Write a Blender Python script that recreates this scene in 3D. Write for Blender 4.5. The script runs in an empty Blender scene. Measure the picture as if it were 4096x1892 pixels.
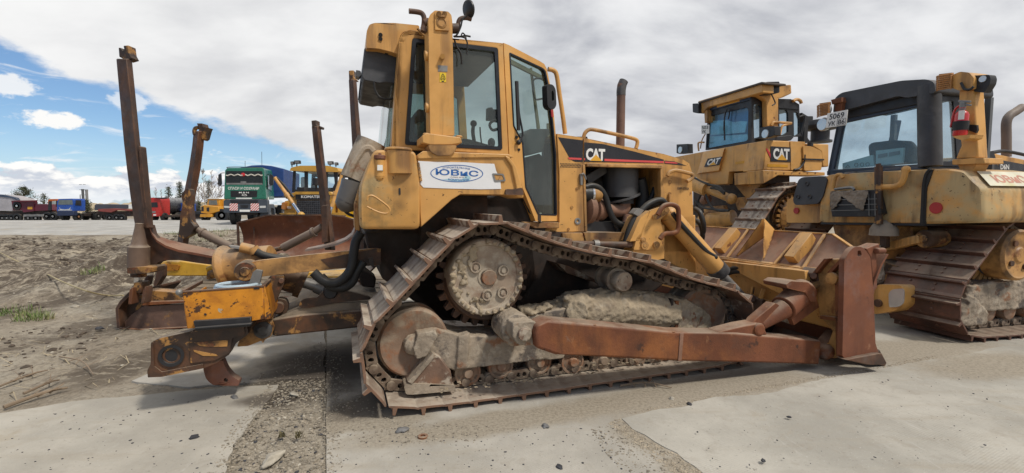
import bpy, bmesh, math, random
from mathutils import Vector, Matrix, noise
from mathutils.geometry import tessellate_polygon
R = math.radians
random.seed(7)
scene = bpy.context.scene
col = scene.collection

# ------------------------------------------------------------------ camera
FX, CX, CY, HZ, CH = 1880.0, 2048.0, 946.0, 819.0, 1.6
PIT = math.atan((CY - HZ) / FX)
cam = bpy.data.cameras.new('camera')
cam.sensor_width = 36.0
cam.lens = 36.0 * FX / 4096.0
cam.clip_start, cam.clip_end = 0.05, 9000.0
camo = bpy.data.objects.new('camera', cam)
camo.location = (0, 0, CH)
camo.rotation_euler = (R(90) - PIT, 0, 0)
col.objects.link(camo)
scene.camera = camo

# ------------------------------------------------------------------ light
SUN_EL, SUN_AZ = R(54), R(126)          # azimuth clockwise from +Y: behind the camera, to the right
sun = bpy.data.lights.new('sun', 'SUN')
sun.energy = 2.4
sun.angle = R(7)
sun.color = (1.0, 0.95, 0.87)
suno = bpy.data.objects.new('sun', sun)
sd = Vector((math.sin(SUN_AZ) * math.cos(SUN_EL), math.cos(SUN_AZ) * math.cos(SUN_EL), math.sin(SUN_EL)))
suno.rotation_euler = sd.to_track_quat('Z', 'Y').to_euler()
suno.location = sd * 60
col.objects.link(suno)
scene.view_settings.view_transform = 'Standard'
scene.view_settings.look = 'None'
scene.view_settings.exposure = 0.30
scene.view_settings.gamma = 1.0
scene.view_settings.use_curve_mapping = False


class NT:
    """small node-graph helper"""
    def __init__(s, nt):
        s.nt = nt
    def new(s, t, **k):
        n = s.nt.nodes.new(t)
        for a, b in k.items():
            setattr(n, a, b)
        return n
    def put(s, sock, v):
        if isinstance(v, bpy.types.NodeSocket):
            s.nt.links.new(v, sock)
        elif v is not None:
            if isinstance(v, (tuple, list)) and len(v) == 3 and sock.type == 'RGBA':
                v = (*v, 1)
            sock.default_value = v
    def math(s, op, a, b=None, c=None, clamp=False):
        n = s.new('ShaderNodeMath', operation=op, use_clamp=clamp)
        s.put(n.inputs[0], a)
        if b is not None: s.put(n.inputs[1], b)
        if c is not None: s.put(n.inputs[2], c)
        return n.outputs[0]
    def rng(s, v, a, b, c=0.0, d=1.0, smooth=True):
        n = s.new('ShaderNodeMapRange', clamp=True)
        if smooth: n.interpolation_type = 'SMOOTHSTEP'
        s.put(n.inputs[0], v)
        for i, x in enumerate((a, b, c, d)): s.put(n.inputs[i + 1], x)
        return n.outputs[0]
    def mix(s, f, a, b, mode='MIX'):
        n = s.new('ShaderNodeMix', data_type='RGBA', blend_type=mode)
        s.put(n.inputs[0], f); s.put(n.inputs[6], a); s.put(n.inputs[7], b)
        return n.outputs[2]
    def noise(s, vec, scale, detail=4, rough=0.55, dist=0.0, color=False):
        n = s.new('ShaderNodeTexNoise')
        s.put(n.inputs['Vector'], vec)
        n.inputs['Scale'].default_value = scale
        n.inputs['Detail'].default_value = detail
        n.inputs['Roughness'].default_value = rough
        n.inputs['Distortion'].default_value = dist
        return n.outputs['Color' if color else 'Fac']
    def mapping(s, vec, loc=(0, 0, 0), rot=(0, 0, 0), scl=(1, 1, 1)):
        n = s.new('ShaderNodeMapping')
        s.put(n.inputs[0], vec)
        n.inputs['Location'].default_value = loc
        n.inputs['Rotation'].default_value = rot
        n.inputs['Scale'].default_value = scl
        return n.outputs[0]
    def xyz(s, v):
        n = s.new('ShaderNodeSeparateXYZ'); s.put(n.inputs[0], v)
        return n.outputs
    def comb(s, x, y, z):
        n = s.new('ShaderNodeCombineXYZ')
        for i, q in enumerate((x, y, z)): s.put(n.inputs[i], q)
        return n.outputs[0]


# ------------------------------------------------------------------ world: clear-sky model with a cloud deck and cumulus band
W = bpy.data.worlds.new('World')
scene.world = W
W.use_nodes = True
g = NT(W.node_tree)
W.node_tree.nodes.clear()
sky = g.new('ShaderNodeTexSky', sky_type='NISHITA')
sky.sun_disc = False
sky.sun_elevation, sky.sun_rotation = SUN_EL, SUN_AZ
sky.air_density, sky.dust_density, sky.ozone_density = 1.0, 0.6, 2.0
tc = g.new('ShaderNodeTexCoord')
d = g.new('ShaderNodeVectorMath', operation='NORMALIZE')
g.put(d.inputs[0], tc.outputs['Generated'])
d = d.outputs[0]
dx, dy, dz = g.xyz(d)
el = g.math('MULTIPLY', g.math('ARCSINE', dz), 57.29578)
az = g.math('MULTIPLY', g.math('ARCTAN2', dx, dy), 57.29578)
# deck seen on a plane overhead
zz = g.math('ADD', g.math('MAXIMUM', dz, 0.0), 0.36)
pl = g.comb(g.math('DIVIDE', dx, zz), g.math('DIVIDE', dy, zz), 0.0)
plm = g.mapping(pl, rot=(0, 0, R(-38)), scl=(0.85, 1.15, 1))
n1 = g.noise(plm, 2.2, 7, 0.52, 0.3)
n2 = g.noise(g.mapping(pl, loc=(4, 2, 0), rot=(0, 0, R(-30)), scl=(0.8, 1.1, 1)), 0.95, 5, 0.5)
n3 = g.noise(g.mapping(pl, loc=(1, 7, 3), rot=(0, 0, R(-40)), scl=(0.8, 1.5, 1)), 6.0, 7, 0.58, 0.3)
shade = g.math('ADD', g.math('ADD', g.math('MULTIPLY', n1, 0.50), g.math('MULTIPLY', n2, 0.36)), g.math('MULTIPLY', n3, 0.15))
deck = g.mix(g.rng(shade, 0.36, 0.62), (2.9, 3.05, 3.5), (7.1, 7.15, 7.25))
# bright zone to the upper left, greyer to the right
zone = g.rng(az, -42, 10)
deck = g.mix(g.math('MULTIPLY', g.math('SUBTRACT', 1.0, zone), 0.5), deck, (8.2, 8.15, 8.0))
# brighter near the horizon on the right
deck = g.mix(g.math('MULTIPLY', g.rng(el, 14, 1), 0.4), deck, (6.6, 6.65, 6.7))
edge = g.math('ADD', g.math('MULTIPLY', g.math('ADD', az, 18.0), -0.33), 3.4)
wob = g.math('MULTIPLY', g.math('SUBTRACT', g.noise(g.comb(g.math('MULTIPLY', az, 0.15), g.math('MULTIPLY', el, 0.3), 0.0), 1.3, 6, 0.6), 0.5), 4.4)
m_deck = g.rng(g.math('ADD', g.math('SUBTRACT', el, edge), wob), -0.5, 0.8)
# cumulus near the horizon, in azimuth / elevation
def cum(off, sx=0.30, sy=0.62):
    v = g.comb(g.math('MULTIPLY', az, sx), g.math('MULTIPLY', g.math('ADD', el, off), sy), 2.7)
    return g.noise(v, 1.0, 8, 0.56, 0.15)
c0, c1 = cum(0.0), cum(0.65)
band = g.rng(el, 5.2, 1.6)
thr = g.math('SUBTRACT', 0.66, g.math('MULTIPLY', band, 0.29))
m_cum = g.rng(g.math('SUBTRACT', c0, thr), 0.0, 0.07)
lit = g.rng(g.math('SUBTRACT', c0, c1), -0.08, 0.09)
ccol = g.mix(lit, (5.0, 5.35, 6.0), (8.3, 8.2, 8.0))
ccol = g.mix(g.rng(el, 2.2, 0.2), ccol, (6.9, 7.2, 7.5))
# thin wisps in the blue
wsp = g.noise(g.comb(g.math('MULTIPLY', az, 0.16), g.math('MULTIPLY', el, 0.75), 9.0), 1.0, 7, 0.62, 0.8)
m_w = g.math('MULTIPLY', g.rng(wsp, 0.53, 0.72), 0.7)
# one small fair-weather cloud
def puff(a0, e0, ra, re, fl):
    q = g.math('ADD', g.math('POWER', g.math('DIVIDE', g.math('SUBTRACT', az, a0), ra), 2.0), g.math('POWER', g.math('DIVIDE', g.math('SUBTRACT', el, e0), re), 2.0))
    nn = g.noise(g.comb(g.math('MULTIPLY', az, 0.9), g.math('MULTIPLY', el, 1.3), fl), 1.0, 7, 0.6)
    return g.rng(g.math('ADD', q, g.math('MULTIPLY', g.math('SUBTRACT', nn, 0.5), 3.2)), 1.15, 0.4)
m_p = g.math('MAXIMUM', puff(-43.8, 7.3, 2.4, 0.8, 1.0), g.math('MULTIPLY', puff(-46.6, 9.7, 2.0, 1.0, 5.0), 0.8))
m_p = g.math('MAXIMUM', m_p, g.math('MULTIPLY', puff(-38.6, 9.6, 1.5, 1.1, 3.0), 0.6))
base = g.mix(1.0, sky.outputs[0], (0.70, 0.83, 0.96), 'MULTIPLY')
base = g.mix(g.math('MULTIPLY', g.rng(el, 9.0, 0.0), 0.35), base, (5.6, 7.2, 9.0))
skyc = g.mix(m_w, base, (7.3, 7.5, 7.7))
skyc = g.mix(m_p, skyc, (8.0, 7.95, 7.8))
skyc = g.mix(m_cum, skyc, ccol)
skyc = g.mix(m_deck, skyc, deck)
bg = g.new('ShaderNodeBackground')
g.put(bg.inputs[0], skyc)
bg.inputs[1].default_value = 0.1
wo = g.new('ShaderNodeOutputWorld')
W.node_tree.links.new(bg.outputs[0], wo.inputs[0])

# ------------------------------------------------------------------ photo-plane measuring helpers
CR = {'t': (0, 0, 1.59), 'c1': (400, 100, .7565), 'c2': (1350, 0, .7143), 'c3': (2200, 250, .6304), 'c4': (1350, 800, .7563),
      'c5': (2100, 900, .6720), 'c6': (2600, 800, .5882), 'c7': (2650, 280, .6048), 'c8': (3100, 250, 1.0081),
      'b1': (0, 600, .3494), 'b2': (850, 600, .3361), 'b3': (400, 900, .5882), 'b4': (0, 900, .8333), 'b5': (700, 1400, .4134),
      'b6': (2400, 1350, .6584), 'b7': (0, 0, .6723), 'b8': (3100, 950, .4203),
      'd1': (1400, 0, .3529), 'd2': (1350, 560, .3361), 'd3': (1950, 150, .6299), 'd4': (2250, 600, .3361),
      'd5': (450, 900, .3782), 'd6': (3500, 250, .3782), 'd7': (3100, 600, .3361), 'd8': (2950, 300, .3361)}
def ray(c, p):
    x0, y0, k = CR[c]
    a = (x0 + p[0] * k - CX) / FX
    b = -(y0 + p[1] * k - CY) / FX
    return Vector((a, math.cos(PIT) + b * math.sin(PIT), -math.sin(PIT) + b * math.cos(PIT)))
EYE = Vector((0, 0, CH))
UP = Vector((0, 0, 1))
def gp(c, p, z=0.0):
    r = ray(c, p)
    return EYE + r * ((z - CH) / r.z)


class Frame:
    """a machine's own axes: F forward, L to its left, origin on the ground"""
    def __init__(s, o, psi):
        s.o = Vector(o); s.psi = psi
        s.F = Vector((math.cos(psi), math.sin(psi), 0)); s.L = Vector((-math.sin(psi), math.cos(psi), 0))
        s.M = Matrix.Translation(s.o) @ Matrix.Rotation(psi, 4, 'Z')
        s.I = s.M.inverted()
    def P(s, x, w, z):
        return s.o + s.F * x + s.L * w + UP * z
    def _hit(s, c, p, n, k):
        r = ray(c, p)
        return EYE + r * ((k - (EYE - s.o).dot(n)) / r.dot(n))
    def w(s, c, p, w=0.0):                       # point(s) of the vertical plane at lateral offset w
        if isinstance(p, list): return [s._hit(c, q, s.L, w) for q in p]
        return s._hit(c, p, s.L, w)
    def s(s, c, p, x=0.0):                       # point(s) of the vertical cross plane at forward distance x
        if isinstance(p, list): return [s._hit(c, q, s.F, x) for q in p]
        return s._hit(c, p, s.F, x)
    def loc(s, v):
        return s.I @ v


# ------------------------------------------------------------------ mesh builder
class MB:
    def __init__(s):
        s.bm = bmesh.new()
    def ext(s, pts, vec, holes=()):
        bm = s.bm
        loops = [list(pts)] + [list(h) for h in holes]
        flat = [p for l in loops for p in l]
        tris = tessellate_polygon(loops)
        A = [bm.verts.new(p) for p in flat]
        B = [bm.verts.new(p + vec) for p in flat]
        for t in tris:
            try:
                bm.faces.new([A[i] for i in t]); bm.faces.new([B[i] for i in reversed(t)])
            except ValueError:
                pass
        k = 0
        for l in loops:
            n = len(l)
            for i in range(n):
                a, b = k + i, k + (i + 1) % n
                try: bm.faces.new((A[a], A[b], B[b], B[a]))
                except ValueError: pass
            k += n
        return s
    def loft(s, rings, cap=True, closed=True):
        bm = s.bm
        V = [[bm.verts.new(p) for p in r] for r in rings]
        n = len(V[0])
        for a, b in zip(V, V[1:]):
            for i in range(n if closed else n - 1):
                j = (i + 1) % n
                bm.faces.new((a[i], a[j], b[j], b[i]))
        if cap and closed:
            bm.faces.new(list(reversed(V[0]))); bm.faces.new(V[-1])
        return s
    def quad(s, *p):
        s.bm.faces.new([s.bm.verts.new(q) for q in p]); return s
    def box(s, c, fr, a, b, h):                  # centre, frame, sizes along F, L, Z
        x, y, z = fr.F * a / 2, fr.L * b / 2, UP * h / 2
        return s.ext([c - x - y - z, c + x - y - z, c + x + y - z, c - x + y - z], z * 2)
    def bar(s, p, q, a, b, up=UP):               # rectangular bar from p to q, a wide, b deep
        d = (q - p).normalized()
        x = d.cross(up)
        if x.length < 1e-4: x = d.cross(Vector((1, 0, 0)))
        x.normalize(); y = x.cross(d)
        x, y = x * a / 2, y * b / 2
        return s.loft([[r - x - y, r + x - y, r + x + y, r - x + y] for r in (p, q)])
    def cyl(s, p, q, r, r2=None, n=20, cap=True):
        r2 = r if r2 is None else r2
        d = (q - p).normalized()
        x = d.orthogonal().normalized(); y = d.cross(x)
        def ring(c, k): return [c + (x * math.cos(2 * math.pi * i / n) + y * math.sin(2 * math.pi * i / n)) * k for i in range(n)]
        return s.loft([ring(p, r), ring(q, r2)], cap)
    def lathe(s, p, axis, prof, n=28):           # prof: (distance along the axis, radius)
        d = axis.normalized()
        x = d.orthogonal().normalized(); y = d.cross(x)
        return s.loft([[p + d * t + (x * math.cos(2 * math.pi * i / n) + y * math.sin(2 * math.pi * i / n)) * max(k, 1e-4) for i in range(n)] for t, k in prof])
    def tube(s, pts, r, n=8, sub=5, r2=None):
        P = [Vector(p) for p in pts]
        if len(P) > 2 and sub > 1:
            Q = []
            E = [P[0] * 2 - P[1]] + P + [P[-1] * 2 - P[-2]]
            for i in range(1, len(E) - 2):
                a, b, c, d = E[i - 1:i + 3]
                for k in range(sub):
                    t = k / sub
                    Q.append(0.5 * ((2 * b) + (c - a) * t + (2 * a - 5 * b + 4 * c - d) * t * t + (3 * b - a - 3 * c + d) * t ** 3))
            Q.append(P[-1]); P = Q
        rings = []
        x = None
        for i, p in enumerate(P):
            d = (P[min(i + 1, len(P) - 1)] - P[max(i - 1, 0)]).normalized()
            if x is None: x = d.orthogonal().normalized()
            x = (x - d * x.dot(d)).normalized(); y = d.cross(x)
            k = r if r2 is None else r + (r2 - r) * i / (len(P) - 1)
            rings.append([p + (x * math.cos(2 * math.pi * j / n) + y * math.sin(2 * math.pi * j / n)) * k for j in range(n)])
        return s.loft(rings)
    def ball(s, c, r, sx=1, sy=1, sz=1, sub=2):
        m = Matrix.Translation(c) @ Matrix.Diagonal((r * sx, r * sy, r * sz, 1))
        bmesh.ops.create_icosphere(s.bm, subdivisions=sub, radius=1, matrix=m)
        return s
    def text(s, txt, p0, px, py, depth=0.003, bold=0.0, bend=0.0, space=1.0):
        """lettering whose bounding box fills the parallelogram p0, px (right end), py (top)"""
        cu = bpy.data.curves.new('lettering', 'FONT')
        cu.body = txt; cu.offset = bold; cu.resolution_u = 3; cu.space_character = space
        o = bpy.data.objects.new('lettering', cu)
        col.objects.link(o)
        dg = bpy.context.evaluated_depsgraph_get(); dg.update()
        me = bpy.data.meshes.new_from_object(o.evaluated_get(dg))
        X = [v.co.x for v in me.vertices]; Y = [v.co.y for v in me.vertices]
        x0, x1, y0, y1 = min(X), max(X), min(Y), max(Y)
        ex, ey = px - p0, py - p0
        nrm = ex.cross(ey).normalized()
        bm2 = bmesh.new(); bm2.from_mesh(me)
        for v in bm2.verts:
            a, b = (v.co.x - x0) / (x1 - x0), (v.co.y - y0) / (y1 - y0)
            b += bend * (1 - (2 * a - 1) ** 2)
            v.co = p0 + ex * a + ey * b + nrm * depth
        tmp = bpy.data.meshes.new('tmp'); bm2.to_mesh(tmp); bm2.free()
        s.bm.from_mesh(tmp)
        bpy.data.objects.remove(o); bpy.data.curves.remove(cu); bpy.data.meshes.remove(me); bpy.data.meshes.remove(tmp)
        return s
    def each(s, name, m, parent=None, **k):       # every loose piece its own object
        bm = s.bm; left = set(bm.verts); res = []
        bm.verts.ensure_lookup_table()
        while left:
            st = [next(iter(left))]; isl = set(st)
            while st:
                v = st.pop()
                for e in v.link_edges:
                    o_ = e.other_vert(v)
                    if o_ not in isl: isl.add(o_); st.append(o_)
            left -= isl
            q = MB(); mp = {v: q.bm.verts.new(v.co) for v in isl}
            for f in {f for v in isl for f in v.link_faces}: q.bm.faces.new([mp[v] for v in f.verts])
            res.append(q.build(name, m, parent, **k))
        bm.free()
        return res
    def build(s, name, m, parent=None, bevel=0.0, seg=2, label=None, flat=False, fr=None):
        bm = s.bm
        fr = fr or FR.get(parent.name if parent else None)
        if fr is not None: bmesh.ops.transform(bm, matrix=fr.I, verts=bm.verts)
        bmesh.ops.recalc_face_normals(bm, faces=bm.faces)
        bm.normal_update()
        if not flat:
            for f in bm.faces: f.smooth = True
            for e in bm.edges:
                if len(e.link_faces) != 2 or e.calc_face_angle(3.0) > R(38): e.smooth = False
        me = bpy.data.meshes.new(name)
        bm.to_mesh(me); bm.free()
        o = bpy.data.objects.new(name, me)
        col.objects.link(o)
        me.materials.append(m)
        if parent is not None:
            o.parent = parent
        elif fr is not None:
            o.matrix_world = fr.M
        if fr is not None: FR[o.name] = fr
        if label: o['label'] = label
        if bevel:
            b = o.modifiers.new('bevel', 'BEVEL'); b.width = bevel; b.segments = seg
            b.limit_method = 'ANGLE'; b.angle_limit = R(40); b.use_clamp_overlap = True
        return o
FR = {}
def thing(name, label, cat, fr, group=None):
    o = bpy.data.objects.new(name, None)
    o.empty_display_size = 0.3
    o.matrix_world = fr.M
    col.objects.link(o)
    FR[o.name] = fr
    return tag(o, label, cat, group)
def tag(o, label, cat, group=None, kind=None):
    if label: o['label'] = label
    if cat: o['category'] = cat
    if group: o['group'] = group
    if kind: o['kind'] = kind
    return o
def rough_up(o, voxel, amp, size, seed=0):       # caked mud: remesh and push the surface about
    r = o.modifiers.new('remesh', 'REMESH'); r.mode = 'VOXEL'; r.voxel_size = voxel; r.use_smooth_shade = True
    for k, (a, sz, b) in enumerate(((amp, size, 'CLOUDS'), (amp * .8, size * .35, 'CLOUDS'))):
        t = bpy.data.textures.new('lumps', b); t.noise_scale = sz; t.noise_depth = 3
        d_ = o.modifiers.new('displace', 'DISPLACE'); d_.texture = t; d_.strength = a * 2; d_.mid_level = 0.5
        d_.texture_coords = 'LOCAL'
    return o
def link_copy(o, parent=None, m=None):
    c = o.copy(); col.objects.link(c)
    if parent is not None: c.parent = parent
    if m is not None: c.matrix_local = m
    return c


# ------------------------------------------------------------------ materials
def M_(name, colr, rough=0.55, metal=0.0, var=0.18, vs=2.2, blots=(), streak=None, dust=None, bump=None, edge=None, spec=0.4, coat=0.0, coords='Object'):
    m = bpy.data.materials.new(name); m.use_nodes = True
    nt = m.node_tree; nt.nodes.clear(); q = NT(nt)
    out = q.new('ShaderNodeOutputMaterial'); b = q.new('ShaderNodeBsdfPrincipled')
    nt.links.new(b.outputs[0], out.inputs[0])
    v = q.new('ShaderNodeTexCoord').outputs[coords]
    n = q.noise(v, vs, 6, 0.6)
    lo = tuple(c * (1 - var) for c in colr); hi = tuple(min(1, c * (1 + var)) for c in colr)
    c = q.mix(q.rng(n, 0.3, 0.7), lo, hi)
    rg = q.rng(q.noise(v, vs * 4, 4), 0.3, 0.7, max(0.05, rough - 0.12), min(1, rough + 0.12))
    mt = metal
    for i, (bc, sc, th, so, fa) in enumerate(blots):     # colour, scale, threshold, softness, strength
        f = q.rng(q.noise(q.mapping(v, loc=(i * 3.1, i * 1.7, i * 5.3)), sc, 8, 0.66, 0.25), th - so, th + so, 0.0, fa)
        c = q.mix(f, c, bc)
        rg = q.math('MAXIMUM', rg, q.math('MULTIPLY', f, 0.8))
    if streak:
        sc, th, so, fa = streak[1:]
        f = q.rng(q.noise(q.mapping(v, scl=(1, 1, 0.09)), sc, 6, 0.6), th - so, th + so, 0.0, fa)
        f = q.math('MULTIPLY', f, q.rng(q.noise(v, 1.7, 3), 0.42, 0.6))
        c = q.mix(f, c, streak[0])
    if edge:
        be = q.new('ShaderNodeBevel', samples=4); be.inputs[0].default_value = edge[1]
        ge = q.new('ShaderNodeNewGeometry')
        dp = q.new('ShaderNodeVectorMath', operation='DOT_PRODUCT')
        nt.links.new(be.outputs[0], dp.inputs[0]); nt.links.new(ge.outputs['Normal'], dp.inputs[1])
        f = q.rng(dp.outputs['Value'], 0.995, 0.80)
        f = q.math('MULTIPLY', f, q.rng(q.noise(v, 9, 6, 0.7), 0.42, 0.56))
        c = q.mix(q.math('MULTIPLY', f, edge[2] if len(edge) > 2 else 0.85), c, edge[0])
    if dust:
        ge = q.new('ShaderNodeNewGeometry')
        nz = q.xyz(ge.outputs['Normal'])[2]
        f = q.math('MULTIPLY', q.rng(nz, 0.25, 0.9), q.rng(q.noise(v, 3.5, 7, 0.65), 0.28, 0.6, 0.15, 1.0))
        c = q.mix(q.math('MULTIPLY', f, dust[1]), c, dust[0])
        rg = q.math('MAXIMUM', rg, q.math('MULTIPLY', f, 0.9))
    q.put(b.inputs['Base Color'], c); q.put(b.inputs['Roughness'], rg); q.put(b.inputs['Metallic'], mt)
    b.inputs['Specular IOR Level'].default_value = spec
    if coat: b.inputs['Coat Weight'].default_value = coat; b.inputs['Coat Roughness'].default_value = 0.15
    if bump:
        bn = q.new('ShaderNodeBump'); bn.inputs['Strength'].default_value = bump[1]; bn.inputs['Distance'].default_value = bump[2] if len(bump) > 2 else 0.01
        q.put(bn.inputs['Height'], q.noise(v, bump[0], 8, 0.65)); nt.links.new(bn.outputs[0], b.inputs['Normal'])
    return m
def glass(name, tint, refl=1.0, rough=0.02, dirt=0.12):
    m = bpy.data.materials.new(name); m.use_nodes = True
    nt = m.node_tree; nt.nodes.clear(); q = NT(nt)
    out = q.new('ShaderNodeOutputMaterial')
    tr = q.new('ShaderNodeBsdfTransparent'); tr.inputs[0].default_value = (*tint, 1)
    gl = q.new('ShaderNodeBsdfGlossy'); gl.inputs[0].default_value = (0.9 * refl, 0.93 * refl, 0.95 * refl, 1); gl.inputs[1].default_value = rough
    df = q.new('ShaderNodeBsdfDiffuse'); df.inputs[0].default_value = (0.35, 0.33, 0.29, 1)
    lw = q.new('ShaderNodeLayerWeight'); lw.inputs[0].default_value = .5
    fz = q.math('ADD', .04, q.math('MULTIPLY', .8, q.math('POWER', lw.outputs['Facing'], 4.0)))
    mx = q.new('ShaderNodeMixShader')
    nt.links.new(fz, mx.inputs[0]); nt.links.new(tr.outputs[0], mx.inputs[1]); nt.links.new(gl.outputs[0], mx.inputs[2])
    v = q.new('ShaderNodeTexCoord').outputs['Object']
    f = q.rng(q.noise(v, 2.2, 7, 0.65), 0.4, 0.75, dirt * 0.35, dirt)
    m2 = q.new('ShaderNodeMixShader')
    q.put(m2.inputs[0], f); nt.links.new(mx.outputs[0], m2.inputs[1]); nt.links.new(df.outputs[0], m2.inputs[2])
    nt.links.new(m2.outputs[0], out.inputs[0])
    return m

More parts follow.
